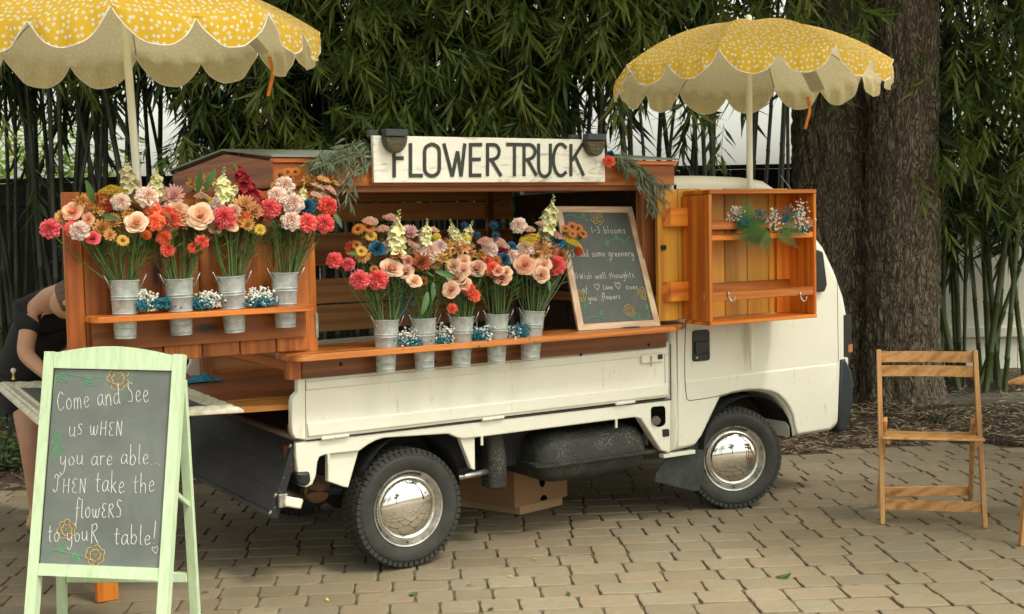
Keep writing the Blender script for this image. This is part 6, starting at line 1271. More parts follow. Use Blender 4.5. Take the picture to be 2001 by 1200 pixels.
def floret(r, ruf=.05): 
    T = MB()
    for k in range(5): petal(T, Vector((0, 0, 0)), dirv(2 * math.pi * k / 5 + r.uniform(-.2, .2), .45), Vector((0, 0, 1)), r.uniform(.8, 1.1), .75, .35, .12, 3, 2, .1, 1., ruf, r)
    return T
def g_spike(seed, n=30, rad=.34, bud=True):
    """flower spike along +Z from -1 to +1"""
    r = random.Random(seed); B = MB(); B.tube([Vector((0, 0, -1)), Vector((.03, 0, 0)), Vector((0, 0, 1))], [.035, .03, .015], 5, t=-.5)
    for k in range(n):
        f = k / (n - 1); z = -.95 + 1.9 * f; a = k * 2.4; ax = dirv(a, .35 + .5 * f)
        if f < .62:
            s = rad * 1.25 * (1 - .35 * f) * r.uniform(.8, 1.1); B.mb(floret(r), Matrix.Translation(Vector((0, 0, z)) + ax * rad * .65) @ rot_to(ax, r.uniform(0, 6)) @ Matrix.Scale(s, 4))
        else:
            s = .075 * (1.6 - f); c = Vector((0, 0, z)) + ax * .12 * (1.5 - f); B.tube([Vector((0, 0, z - .06)), c], .012, 4, t=-.5); B.lathe([(.01, -s * 1.3), (s, -s * .3), (s * .8, s * .6), (.01, s * 1.5)], c, ax, 7, t=-.2 if f > .8 else .4)
    return B
def g_glad(seed):
    r = random.Random(seed); B = MB(); B.tube([Vector((0, 0, -1.1)), Vector((0, 0, 1.1))], .05, 5, t=-.5)
    for k in range(22):
        f = k / 21; z = -.95 + 1.75 * f; a = k * 2.4; ax = dirv(a, .3 + .5 * f); B.mb(floret(r, .12), Matrix.Translation(Vector((0, 0, z)) + ax * .16) @ rot_to(ax, r.uniform(0, 6)) @ Matrix.Scale(.50 * (1 - .4 * f) * r.uniform(.85, 1.15), 4))
    for k in range(4): c = Vector((.04 * (-1) ** k, .03, .85 + k * .10)); B.lathe([(.02, -.10), (.07, -.02), (.01, .14)], c, Vector((.2 * (-1) ** k, 0, 1)), 7, t=-.3)
    return B
def octa(B, c, s, t): B.add([c + Vector((s, 0, 0)), c + Vector((0, s, 0)), c - Vector((s, 0, 0)), c - Vector((0, s, 0)), c + Vector((0, 0, s)), c - Vector((0, 0, s))], [(0, 1, 4), (1, 2, 4), (2, 3, 4), (3, 0, 4), (1, 0, 5), (2, 1, 5), (3, 2, 5), (0, 3, 5)], t)
def g_yarrow(seed, flat=.30, n=210, s=.07):
    r = random.Random(seed); B = MB()
    for k in range(n):
        f = math.sqrt((k + .5) / n); a = k * 2.39996; z = flat * (1 - f * f) + r.uniform(-.03, .05) + .06 * math.sin(a * 2 + 3 * f); octa(B, Vector((math.cos(a) * f, math.sin(a) * f, z)), s * r.uniform(.7, 1.2), r.uniform(.4, 1))
        if k % 9 == 0: B.tube([Vector((0, 0, -.7)), Vector((math.cos(a) * f, math.sin(a) * f, z - .05))], .012, 3, cap=False, t=-.5)
    return B
def g_ball(seed):
    r = random.Random(seed); B = MB()
    for k in range(150): z = 1 - 2 * (k + .5) / 150; a = k * 2.39996; q = math.sqrt(1 - z * z); octa(B, Vector((math.cos(a) * q, math.sin(a) * q, z)) * .86, .17, r.uniform(.4, 1))
    B.lathe([(.01, -.85), (.6, -.6), (.85, 0), (.6, .6), (.01, .85)], (0, 0, 0), (0, 0, 1), 12, t=.4); return B
def g_thistle(seed):
    r = random.Random(seed); B = MB(); B.lathe([(.01, -.5), (.38, -.3), (.42, .1), (.2, .5), (.01, .6)], (0, 0, 0), (0, 0, 1), 10, t=.4)
    for k in range(46): z = 1 - 1.5 * (k + .5) / 46; a = k * 2.39996; q = math.sqrt(max(0, 1 - z * z)); d = Vector((math.cos(a) * q, math.sin(a) * q, z)); leaf_blade(B, d * .35, d, .65, .09, Vector((.1, .2, 1)), 0)
    for k in range(8): leaf_blade(B, Vector((0, 0, -.4)), dirv(k * .785, .25), 1.1, .2, Vector((0, 0, 1)), 0)
    return B
def g_sedum(seed): return g_yarrow(seed, .42, 110, .13)
GEN = dict(carnation=g_carnation, rose=g_rose, daisy=g_daisy, mum=g_mum, alstroemeria=g_alstro, stock=g_spike, gladiolus=g_glad, yarrow=g_yarrow, ball=g_ball, thistle=g_thistle, sedum=g_sedum)
NAMES = dict(carnation='carnation', rose='rose', daisy='daisy', mum='chrysanthemum', alstroemeria='alstroemeria', stock='stock_flower', gladiolus='gladiolus', yarrow='yarrow', ball='ball_flower', thistle='thistle', sedum='sedum')
COLS = {'coral': ((.80, .05, .06), (.95, .20, .19)), 'hot coral': ((.86, .08, .03), (.97, .24, .13)), 'blush': ((.88, .50, .40), (.93, .80, .72)), 'peach': ((.86, .34, .15), (.94, .70, .52)), 'salmon': ((.88, .28, .17), (.90, .55, .40)), 'blue': ((.002, .03, .08), (.008, .12, .25)), 'bright blue': ((.003, .06, .13), (.015, .24, .38)),
  'bronze': ((.10, .015, .008), (.58, .20, .02)), 'amber': ((.42, .15, .02), (.74, .42, .12)), 'caramel': ((.50, .19, .04), (.76, .42, .17)), 'yellow': ((.45, .28, .01), (.72, .52, .03)), 'golden': ((.20, .06, .01), (.68, .40, .04)), 'cream': ((.66, .62, .22), (.88, .85, .56)), 'pink': ((.66, .24, .26), (.84, .56, .53)), 'dusty pink': ((.40, .17, .10), (.72, .42, .30)),
  'burgundy': ((.10, .004, .012), (.28, .012, .035)), 'crimson': ((.18, .005, .010), (.42, .02, .05)), 'orange': ((.75, .10, .01), (.85, .17, .02)), 'red': ((.50, .03, .02), (.65, .06, .04)), 'rust': ((.18, .03, .006), (.52, .17, .04)), 'apricot': ((.55, .20, .04), (.78, .46, .20)), 'dark blue': ((.002, .03, .06), (.006, .10, .18))}
def bloommat(col):
    k = 'petals ' + col
    if k in MATS: return MATS[k]
    a, b_ = COLS[col]; m, n, p, o = newmat(k); at = N(n, 'ShaderNodeAttribute', attribute_name='t'); f = noise_t(n, coords(n), 60, 4, .6); ad = N(n, 'ShaderNodeMath', operation='MULTIPLY_ADD'); n.links.new(f, ad.inputs[0]); ad.inputs[1].default_value = .30; n.links.new(at.outputs['Fac'], ad.inputs[2])
    c = ramp(n, maprange(n, ad.outputs[0], .15, 1.0), [(0, a), (.9, b_)]); c = mixc(n, maprange(n, at.outputs['Fac'], -.25, -.12, 1, 0), c, (.16, .27, .06))
    oi = N(n, 'ShaderNodeObjectInfo'); h = N(n, 'ShaderNodeHueSaturation'); n.links.new(maprange(n, oi.outputs['Random'], 0, 1, .85, 1.12), h.inputs['Value']); n.links.new(maprange(n, oi.outputs['Random'], 0, 1, .488, .512), h.inputs['Hue']); n.links.new(c, h.inputs['Color']); c = h.outputs[0]
    n.links.new(c, p.inputs['Base Color']); p.inputs['Roughness'].default_value = .6; p.inputs['Sheen Weight'].default_value = .1
    tb = N(n, 'ShaderNodeBsdfTranslucent'); n.links.new(c, tb.inputs[0]); ms = N(n, 'ShaderNodeMixShader'); ms.inputs[0].default_value = .28; n.links.new(p.outputs[0], ms.inputs[1]); n.links.new(tb.outputs[0], ms.inputs[2]); n.links.new(ms.outputs[0], o.inputs[0]); MATS[k] = m; return m
PROTO = {}
def proto(kind, col, var):
    k = (kind, col, var)
    if k not in PROTO: PROTO[k] = mesh_of(GEN[kind](var * 7 + 3), 'bloom', bloommat(col), smooth=kind in ('rose', 'alstroemeria', 'gladiolus'))
    return PROTO[k]
# ------------------------------------------------------------------ buckets
def bucket(cx, ty, bx, by, wt, ydep, label, group):
    T = AY(cx, ty + 5, ydep); Bt = AY(bx, by - 4, ydep); dpt = (T - CAMLOC).dot(FWD); rt_ = wt / 2 * dpt / F; rb_ = rt_ * .735; t = thing('flower_bucket', Bt, label, 'bucket', group)
    ax = (T - Bt); H = ax.length; ax.normalize(); pr = [(0, .004), (rb_ * .96, .004), (rb_, 0)]
    def R_(f): return rb_ + (rt_ - rb_) * f
    for f in (.05, .17): pr += [(R_(f), H * f), (R_(f) + .0022, H * f + .002), (R_(f), H * f + .004)]
    for f in (.42, .66, .71): pr += [(R_(f), H * f), (R_(f) + .0028, H * f + .0025), (R_(f), H * f + .005)]
    pr += [(R_(.97), H * .97), (rt_ + .002, H * .985), (rt_ + .004, H), (rt_ + .002, H * 1.008), (rt_ - .002, H), (rb_ * .95, .02)]
    B = MB(); B.lathe(pr, Bt, ax, 40); B.build('bucket_body', GALV, t, smooth=True, sharp=50)
    for s in (-1, 1):
        e = Bt + ax * H * .93 + Vector((s, -.12, 0)).normalized() * rt_; B = MB(); B.tube([e + Vector((s * .002, -.012, -.010)), e + Vector((s * .024, -.012, .034)), e + Vector((s * .026, 0, .038)), e + Vector((s * .024, .012, .034)), e + Vector((s * .002, .012, -.010))], .0017, 6); B.build('handle', RIM, t, smooth=True)
        B = MB(); B.lathe([(0, .003), (.007, .002), (.008, 0)], e + Vector((s * .001, -.004, -.008)), (s, -.3, 0), 10); B.build('handle_lug', RIM, t, smooth=True)
    return t, Bt, ax, H, rt_
def stem_and_leaves(B, P0, P1, P2, r, rad, leaves, rr, face=None):
    pts = [P0 * (1 - f) ** 2 + P1 * 2 * f * (1 - f) + P2 * f * f for f in [k / 9 for k in range(10)]]; B.tube(pts, [rad * (1.05 - .3 * k / 9) for k in range(10)], 6)
    for q in range(leaves):
        k = rr.randrange(3, 9); d = (pts[k] - pts[k - 1]).normalized(); a = rr.uniform(0, 6.28); side = Vector((math.cos(a), math.sin(a) * .5 - .2, 0)); L = rr.uniform(.035, .075)
        octa(B, pts[k], rad * 1.7, .3); leaf_blade(B, pts[k], d * .8 + side * .7, L, .006, Vector((0, -.3, 1)), .2)
def flower(kind, col, px, py, rpx, bk, ydep, label, group, seed, spike=None):
    t_, Bt, ax, H, rt_ = bk; rr = random.Random(seed); P = AY(px, py, ydep); dpt = (P - CAMLOC).dot(FWD); R_ = rpx * (.94 if kind == 'rose' else 1.04) * dpt / F; bm = Bt + ax * (H * .93); out = Vector(((P.x - bm.x), (ydep - bm.y), 0)); ol = min(rt_ * .72, out.length * .55); mo = bm + (out.normalized() * ol if out.length > 1e-4 else Vector()) + Vector((rr.uniform(-.006, .006), rr.uniform(-.006, .006), 0))
    base = Bt + ax * (H * .12) - out.normalized() * rt_ * .3 if out.length > 1e-4 else Bt + ax * (H * .12)
    t = thing(NAMES[kind], base, label, {'ball': 'craspedia', 'stock': 'stock flower', 'mum': 'chrysanthemum'}.get(kind, kind), group)
    toc = (CAMLOC - P).normalized(); dr = (P - bm).normalized()
    if kind in ('stock', 'gladiolus'):
        axis = spike; face = axis.normalized(); M_ = rot_to(face, rr.uniform(0, 6)); low = P - axis * .98; nm = 'flower_spike'
    else:
        w1 = {'yarrow': .35, 'sedum': .4, 'ball': .5}.get(kind, .85); face = (dr * (.85 if kind in ('yarrow', 'sedum') else .45) + toc * w1 + Vector((rr.uniform(-.25, .25), rr.uniform(-.2, .1), rr.uniform(-.1, .35)))).normalized(); M_ = rot_to(face, rr.uniform(0, 6)); low = P - face * R_ * .5; nm = 'bloom'
    o = link(nm, proto(kind, col, rr.randrange(3)), P, t); o.matrix_basis = Matrix.Translation(P - ORG[t.name]) @ M_ @ Matrix.Scale((axis.length if kind in ('stock', 'gladiolus') else R_), 4)
    if kind in ('carnation', 'rose', 'mum', 'daisy'):
        B = MB(); c = P - face * R_ * .35; B.lathe([(R_ * .12, -R_ * 1.15), (R_ * .30, -R_ * .9), (R_ * .38, -R_ * .3), (R_ * .30, 0)], c, face, 10)
        if kind == 'rose':
            for k in range(5): a = k * 1.257; s1 = face.orthogonal().normalized(); s2 = face.cross(s1); leaf_blade(B, c - face * R_ * .4, (s1 * math.cos(a) + s2 * math.sin(a)) - face * .3, R_ * .9, R_ * .25, face, 0)
        B.build('calyx', STEM_G, t, smooth=True); low = c - face * R_ * 1.1
    B = MB(); mid = mo.lerp(low, .55) + (out * .10) + Vector((rr.uniform(-.018, .018), rr.uniform(-.012, .012), 0)); stem_pts0 = mo; rad = {'rose': .0034, 'stock': .0038, 'gladiolus': .0045, 'carnation': .0027}.get(kind, .0022)
    B.tube([base, mo], rad, 6); stem_and_leaves(B, mo, mid, low, R_, rad, {'carnation': 4, 'rose': 2, 'daisy': 4}.get(kind, 3), rr)
    if kind in ('sedum', 'alstroemeria', 'mum'):
        for q in range(4): a = rr.uniform(0, 6.28); leaf_blade(B, low, Vector((math.cos(a), math.sin(a), -.1)) , R_ * rr.uniform(1.0, 1.6), R_ * .35, Vector((0, 0, 1)), .2)
    B.build('stem', STEM_G, t, smooth=False); return t
def filler(bk, n, seed, hgt, spread, label, group):
    """leafy stems of the bunch: each its own thing"""
    t_, Bt, ax, H, rt_ = bk; rr = random.Random(seed)
    for k in range(n):
        a = 2 * math.pi * k / n + rr.uniform(-.3, .3); mo = Bt + ax * H * .93 + Vector((math.cos(a), math.sin(a), 0)) * rt_ * rr.uniform(.3, .78); e = mo + Vector((math.cos(a) * spread * rr.uniform(.5, 1.1), math.sin(a) * spread * .5, hgt * rr.uniform(.75, 1.1))); base = Bt + ax * H * .15
        t = thing('green_stem', base, 'leafy green stem at the %s of the %s' % (['right side', 'back right', 'back left', 'left side', 'front left', 'front right'][k], label), 'foliage stem', group); B = MB(); B.tube([base, mo], .0026, 6); stem_and_leaves(B, mo, mo.lerp(e, .5) + Vector((math.cos(a) * .02, 0, 0)), e, .02, .0026, 5, rr); B.build('stem', STEM_G, t)
        B = MB()
        for q in range(7):
            f = .55 + .45 * q / 6; p = mo.lerp(e, f); a2 = q * 2.4; leaf_blade(B, p, Vector((math.cos(a2), math.sin(a2), .8)), rr.uniform(.045, .075), .02, Vector((math.cos(a2) * -.3, 0, 1)), .15)
        o = B.build('leaves', LEAF_G, t); o['kind'] = 'stuff'
DB = [(243, 543, 245, 665, 56), (349, 540, 355, 658, 55), (451, 535, 459, 653, 54), (556, 528, 558, 643, 53)]
TBk = [(754.5, 620, 754, 730, 49.5), (827.5, 617, 830, 726, 49.5), (902, 614, 901, 719, 48.5), (971, 609, 970, 714, 46.5), (1040.5, 603, 1036, 706, 49)]
ORDN = ['first', 'second', 'third', 'fourth', 'fifth']
DYD = -.155; TYD = -.105
buckets = []
for i, q in enumerate(DB):
    lb = ['leftmost galvanised bucket on the door shelf, below the peach and coral bunch', 'second galvanised bucket from the left on the door shelf', 'third galvanised bucket from the left on the door shelf', 'rightmost galvanised bucket on the door shelf, under the blue rose bunch'][i]
    buckets.append(bucket(q[0], q[1], q[2], q[3], q[4], DYD, lb, 'buckets in the door shelf'))
for i, q in enumerate(TBk):
    lb = ['leftmost galvanised bucket on the truck counter', 'second galvanised bucket from the left on the truck counter', 'middle galvanised bucket on the truck counter', 'fourth galvanised bucket from the left on the truck counter', 'rightmost galvanised bucket on the truck counter, next to the framed chalkboard'][i]
    buckets.append(bucket(q[0], q[1], q[2], q[3], q[4], TYD, lb, 'buckets in the counter shelf'))
BN = ['leftmost door bucket', 'second door bucket', 'third door bucket', 'rightmost door bucket', 'leftmost counter bucket', 'second counter bucket', 'middle counter bucket', 'fourth counter bucket', 'rightmost counter bucket']
FL = [
 # door bucket 1: kind, colour, px, py, r
 [('carnation','coral',98,446,19),('rose','salmon',141,412,20),('carnation','blush',155,450,19),('carnation','coral',141,446,16),('rose','coral',181,464,15),('rose','salmon',172,428,13),('alstroemeria','amber',158,392,17),('alstroemeria','caramel',180,415,20),('alstroemeria','bronze',192,390,17),('yarrow','yellow',220,374,25),('yarrow','yellow',264,396,13),('carnation','blush',236,394,18),('carnation','blush',288,384,22),('mum','amber',222,434,18),('mum','amber',199,448,21),('mum','caramel',215,460,14),('daisy','golden',240,470,14),('rose','peach',266,434,22),('ball','orange',286,459,10),('stock','cream',250,345,42,(-4,-40)),('stock','cream',306,355,34,(0,-30)),('rose','peach',265,360,11),('alstroemeria','amber',250,418,16)],
 [('mum','pink',340,385,26),('carnation','hot coral',297,408,16),('carnation','hot coral',304,433,18),('carnation','hot coral',336,430,19),('carnation','hot coral',327,415,15),('carnation','hot coral',320,464,15),('carnation','hot coral',328,488,14),('rose','peach',345,411,25),('rose','apricot',360,424,18),('carnation','hot coral',394,472,14),('carnation','hot coral',378,484,11),('alstroemeria','amber',382,362,22),('alstroemeria','apricot',408,352,18),('sedum','dusty pink',393,384,13),('yarrow','yellow',408,391,15),('rose','peach',391,421,26),('alstroemeria','apricot',362,438,14),('sedum','dusty pink',315,378,12)],
 [('stock','cream',436,365,40,(2,-38)),('stock','cream',456,372,24,(8,-16)),('gladiolus','crimson',484,372,46,(-17,-34)),('mum','caramel',478,404,26),('carnation','coral',438,424,22),('carnation','blush',424,400,17),('rose','peach',456,413,16),('rose','peach',453,438,15),('rose','salmon',421,445,13),('ball','orange',481,424,9),('daisy','yellow',508,449,13),('mum','caramel',496,414,20),('mum','amber',484,440,16),('alstroemeria','amber',470,425,15)],
 [('daisy','bronze',548,343,15),('daisy','bronze',562,337,13),('daisy','bronze',577,336,11),('daisy','golden',537,363,10),('carnation','blush',557,362,19),('carnation','blush',541,381,18),('carnation','blush',573,397,21),('carnation','blush',569,431,20),('rose','blue',598,401,20),('carnation','coral',528,406,20),('carnation','coral',600,434,19),('carnation','coral',634,436,19),('carnation','hot coral',641,402,19),('alstroemeria','amber',604,352,18),('sedum','dusty pink',622,366,14),('sedum','dusty pink',644,372,15),('sedum','caramel',632,352,13),('sedum','dusty pink',618,382,12),('alstroemeria','bronze',643,349,14),('sedum','caramel',655,358,11),('stock','cream',592,378,20,(2,-18)),('alstroemeria','caramel',552,410,16)],
 [('carnation','coral',653,508,16),('carnation','coral',680,516,13),('carnation','coral',703,546,19),('carnation','coral',738,545,20),('daisy','bronze',700,448,15),('daisy','bronze',721,444,15),('daisy','bronze',711,458,12),('daisy','golden',725,461,13),('daisy','bronze',697,479,11),('daisy','golden',706,491,13),('daisy','bronze',731,526,10),('sedum','dusty pink',723,433,15),('sedum','dusty pink',764,427,16),('sedum','dusty pink',748,448,13),('rose','blue',738,484,16),('stock','cream',776,455,46,(4,-44)),('stock','cream',770,462,30,(0,-18)),('mum','pink',800,456,20),('rose','peach',766,522,22),('rose','peach',793,529,17),('rose','peach',810,548,15),('rose','salmon',797,508,12),('alstroemeria','rust',775,500,15),('sedum','dusty pink',808,480,12)],
 [('mum','rust',823,514,22),('mum','rust',827,550,11),('stock','cream',833,455,30,(2,-28)),('stock','cream',825,466,22,(-3,-15)),('carnation','blush',842,492,22),('carnation','blush',859,481,14),('ball','yellow',853,464,9),('alstroemeria','amber',873,480,18),('alstroemeria','amber',866,507,16),('sedum','dusty pink',846,450,12),('sedum','dusty pink',805,492,12),('daisy','rust',810,520,14)],
 [('alstroemeria','apricot',900,482,22),('alstroemeria','apricot',918,492,20),('alstroemeria','amber',888,468,16),('stock','cream',888,455,28,(-8,-24)),('stock','cream',915,455,28,(9,-24)),('ball','yellow',911,467,10),('rose','peach',886,520,16),('rose','peach',904,528,16),('rose','peach',892,542,18),('rose','peach',881,565,18),('rose','peach',908,554,14),('rose','peach',932,523,19),('rose','peach',905,510,15),('carnation','hot coral',915,563,14),('carnation','hot coral',927,577,13),('carnation','hot coral',884,603,10),('thistle','dark blue',908,440,9),('thistle','dark blue',933,459,9),('alstroemeria','amber',872,498,14)],
 [('carnation','hot coral',952,512,17),('carnation','hot coral',962,525,16),('rose','salmon',981,540,19),('rose','salmon',974,528,13),('rose','peach',990,530,12),('sedum','dusty pink',948,473,15),('sedum','dusty pink',971,474,16),('sedum','dusty pink',985,482,13),('carnation','blush',956,487,16),('thistle','dark blue',965,440,11),('thistle','dark blue',969,460,10),('rose','blue',997,486,15),('rose','burgundy',978,497,15),('daisy','rust',969,510,13),('carnation','blush',1000,500,16),('rose','dark blue',985,505,13),('alstroemeria','amber',940,498,14)],
 [('carnation','blush',1013,440,16),('yarrow','yellow',1036,468,20),('yarrow','yellow',1119,476,21),('stock','cream',1075,420,42,(8,-40)),('stock','cream',1068,460,16,(2,-10)),('sedum','dusty pink',1057,438,11),('sedum','dusty pink',1035,449,11),('rose','bright blue',1089,470,17),('daisy','rust',1105,447,12),('daisy','bronze',1118,443,12),('daisy','bronze',1129,447,12),('daisy','bronze',1139,457,12),('daisy','rust',1119,457,10),('alstroemeria','caramel',1062,490,24),('alstroemeria','caramel',1078,482,18),('rose','salmon',1025,517,21),('rose','peach',1062,516,17),('rose','peach',1045,524,16),('rose','peach',1059,536,17),('carnation','coral',1086,517,20),('ball','orange',1020,503,8),('ball','red',1131,491,9),('carnation','blush',1027,485,17),('mum','rust',1095,500,14),('daisy','golden',1048,500,12)]]
fs_ = 0
for bi, lst in enumerate(FL):
    re_ = random.Random(900 + bi); xs_ = [i[2] for i in lst]; ys_ = sorted(i[3] for i in lst); lo_, hi_ = min(xs_) + 18, max(xs_) - 18; behind = []
    for q in range(6): behind.append((*re_.choice([('alstroemeria', 'apricot'), ('alstroemeria', 'amber'), ('sedum', 'dusty pink'), ('carnation', 'blush'), ('mum', 'caramel'), ('carnation', 'hot coral')]), lo_ + (hi_ - lo_) * (q + re_.random()) / 6, ys_[len(ys_) // 3] + re_.uniform(0, 40), re_.uniform(14, 18)))
    lst = lst + behind
    bk = buckets[bi]; seen = {}
    for it in lst: seen.setdefault((it[0], it[1]), []).append(it)
    mid = (DYD if bi < 4 else TYD); top_ = min(i[3] for i in lst); bot = max(i[3] for i in lst)
    for it in lst:
        fs_ += 1; kind, col, px, py, rp = it[:5]; same = sorted(seen[(kind, col)], key=lambda q: q[2]); k = same.index(it); n = len(same)
        nm = {'ball': 'round craspedia ball', 'stock': 'stock flower spike', 'mum': 'chrysanthemum'}.get(kind, kind)
        if n == 1: lb = '%s %s, the only one in the %s' % (col, nm, BN[bi])
        elif n == 2: lb = '%s %s, the %s of the two in the %s' % (col, nm, ('left', 'right')[k], BN[bi])
        elif n == 3: lb = '%s %s, %s of three in the %s' % (col, nm, ('leftmost', 'middle', 'rightmost')[k], BN[bi])
        else: lb = '%s %s, %s from the left in the %s' % (col, nm, ['first', 'second', 'third', 'fourth', 'fifth', 'sixth', 'seventh', 'eighth', 'ninth', 'tenth', 'eleventh', 'twelfth'][k], BN[bi])
        rr = random.Random(fs_ * 13); f = (py - top_) / max(1, bot - top_); yd = mid + .075 - .15 * f + rr.uniform(-.03, .03)
        if it in behind: yd += .05
        if bi < 4: yd = min(yd, -.10)
        if rp > 17 and kind in ('rose', 'carnation'): yd -= .02
        spike = None
        if len(it) > 5:
            P = AY(px, py, yd); Q = AY(px + it[5][0], py + it[5][1], yd + .02); spike = Q - P; spike = spike.normalized() * (rp * (P - CAMLOC).dot(FWD) / F)
        flower(kind, col, px, py, rp, bk, yd, lb, 'cut flowers in the %s' % BN[bi], fs_, spike)
    filler(bk, 6, bi + 50, .22 if bi < 4 else .20, .10, 'bunch in the %s' % BN[bi], 'leafy stems in the %s' % BN[bi])
# big leaves standing out of the bunches
def bigleaf(px, py, dx, dy, L, ydep, label):
    p = AY(px, py, ydep); q = AY(px + dx, py + dy, ydep - .03); d = (q - p).normalized(); B = MB(); s = d.cross(Vector((0, -1, .2))).normalized(); n = s.cross(d); vs = []; W_ = L * .30; m_ = 7
    for i in range(m_ + 1):
        f = i / m_; w_ = W_ * math.sin(math.pi * min(.98, f * .95 + .03)) ** .8
        for g in (-.5, 0, .5): vs.append(p + d * L * f + s * w_ * g + n * (abs(g) * w_ * .35 - .25 * L * f * f))
    B.add(vs, [(i * 3 + j, i * 3 + j + 1, i * 3 + j + 4, i * 3 + j + 3) for i in range(m_) for j in range(2)], .2); tag(B.build('leaf', LEAF_G, smooth=True), label, 'leaf')
for q in [(835, 570, -4, 30, .10, -.19, 'broad green leaf hanging low at the centre of the second counter bucket bunch'), (850, 530, 30, 8, .09, -.18, 'green leaf pointing right from the second counter bucket bunch'), (182, 398, -6, -28, .09, -.2, 'upright dark leaf left of the yellow yarrow in the leftmost door bucket'), (197, 420, 20, 4, .07, -.2, 'small leaf among the amber blooms of the leftmost door bucket'), (385, 378, 6, -30, .09, -.2, 'upright green leaf under the alstroemeria of the second door bucket'), (400, 372, 14, -26, .09, -.19, 'second upright leaf right of the alstroemeria in the second door bucket'), (648, 412, 14, 18, .08, -.16, 'green leaf hanging at the right of the rightmost door bucket bunch'), (700, 496, -18, -2, .06, -.12, 'leaf pointing left from the bronze daisies of the leftmost counter bucket'), (845, 552, 3, 22, .08, -.17, 'narrow leaf beside the broad one in the second counter bucket bunch'), (1070, 545, 6, 18, .06, -.15, 'small leaf under the peach roses of the rightmost counter bucket')]: bigleaf(*q)
# ------------------------------------------------------------------ gypsophila sprays
GYW = plain('white gypsophila', (.78, .78, .70), .8, var=.05); GYB = plain('dyed teal gypsophila', (.012, .16, .22), .8, var=.4, nscale=40); TWIG = plain('thin twig', (.10, .13, .06), .8)
def gyp(px, py, wpx, hpx, ydep, mat, label, seed, n=70, group='gypsophila between the buckets', s=.0052, cat='gypsophila'):
    P = AY(px, py + hpx * .5, ydep); k = (P - CAMLOC).dot(FWD) / F; W_, H_ = wpx * k, hpx * k; t = thing('gypsophila', P, label, cat, group); r = random.Random(seed); B = MB(); S = MB()
    for i in range(n):
        c = P + Vector((r.gauss(0, W_ * .27), r.gauss(0, .022), H_ * r.uniform(.02, 1) * (1 - .3 * r.random()))); 
        for q in range(3): octa(B, c + Vector((r.uniform(-1, 1), r.uniform(-1, 1), r.uniform(-1, 1))) * s * .55, s * r.uniform(.55, .95), .2)
        if i % 2 == 0: S.tube([P + Vector((r.uniform(-.3, .3) * W_ * .4, 0, .0)), P.lerp(c, .6) + Vector((0, 0, .004)), c], .0007, 3, cap=False)
    o = B.build('tiny_blossoms', mat, t); o['kind'] = 'stuff'; o = S.build('twigs', TWIG if mat is GYW else mat, t); o['kind'] = 'stuff'; return t
for q in [(284, 585, 40, 46, DYD, GYW, 'white gypsophila right of the leftmost door bucket'), (272, 596, 26, 18, DYD - .02, GYB, 'teal gypsophila against the leftmost door bucket'), (312, 592, 56, 22, DYD - .01, GYB, 'teal gypsophila left of the second door bucket'), (392, 592, 44, 24, DYD, GYB, 'teal gypsophila right of the second door bucket'), (412, 583, 46, 34, DYD, GYW, 'white gypsophila left of the third door bucket'), (510, 578, 50, 38, DYD, GYW, 'white gypsophila left of the rightmost door bucket'), (510, 590, 56, 16, DYD - .02, GYB, 'teal gypsophila under the white at the rightmost door bucket'),
          (800, 660, 50, 42, TYD, GYW, 'white gypsophila between the first two counter buckets'), (803, 671, 62, 26, TYD - .02, GYB, 'teal gypsophila between the first two counter buckets'), (868, 652, 38, 44, TYD, GYW, 'white gypsophila between the second and middle counter buckets'), (866, 666, 32, 24, TYD - .02, GYB, 'teal gypsophila between the second and middle counter buckets'), (946, 655, 34, 38, TYD, GYW, 'white gypsophila left of the fourth counter bucket'), (936, 658, 40, 34, TYD - .02, GYB, 'teal gypsophila left of the fourth counter bucket'), (1003, 652, 32, 32, TYD, GYW, 'white gypsophila left of the rightmost counter bucket'), (1018, 648, 30, 40, TYD - .02, GYB, 'teal gypsophila against the rightmost counter bucket'),
          (788, 575, 60, 80, TYD + .02, GYB, 'loose teal gypsophila sprigs rising right of the leftmost counter bucket')]:
    gyp(*q, seed=int(q[0] + q[1]), n=int(75 + q[2] * q[3] / 12) if q[3] < 70 else 45)
# ------------------------------------------------------------------ greenery on the roof edge
def willow(pts, n, label, seed, L=.062, mat=EUC, cat='greenery', spread=.042, name='willow_branch', drop=.5):
    P = [AY(px, py, y) for px, py, y in pts]; t = thing(name, P[0], label, cat, 'roof edge greenery'); r = random.Random(seed); path_ = smoothpath(P, 8); B = MB(); B.tube(path_, [.004 - .0025 * i / len(path_) for i in range(len(path_))], 5); 
    LB = MB()
    for q in range(n):
        i = r.randrange(1, len(path_)); p = path_[i]; d = (path_[i] - path_[i - 1]).normalized(); tw = p + d * r.uniform(.02, .08) + Vector((r.gauss(0, spread), r.gauss(0, .03) - .01, r.gauss(-.01, spread * .8)))
        B.tube([p, tw], .0012, 3, cap=False)
        for m_ in range(5):
            f = r.random(); a = r.uniform(0, 6.28); leaf_blade(LB, p.lerp(tw, f), d * .7 + Vector((math.cos(a), math.sin(a) * .5, -drop * r.random() - .1)) * .8, L * r.uniform(.6, 1.15), .0085, Vector((0, -1, .3)), .12)
    B.build('twig', TWIG, t); o = LB.build('leaves', mat, t); o['kind'] = 'stuff'; return t
willow([(732, 296, -.03), (690, 300, -.05), (655, 305, -.08), (626, 312, -.09)], 50, 'grey green branch on the roof edge left of the sign, pointing left', 1)
willow([(730, 315, -.04), (705, 330, -.07), (680, 350, -.09), (676, 362, -.10)], 16, 'grey green branch left of the sign drooping over the roof edge', 2)
willow([(732, 285, -.01), (700, 288, .0), (665, 300, -.02), (640, 330, -.08)], 34, 'upper grey green branch left of the sign', 3)
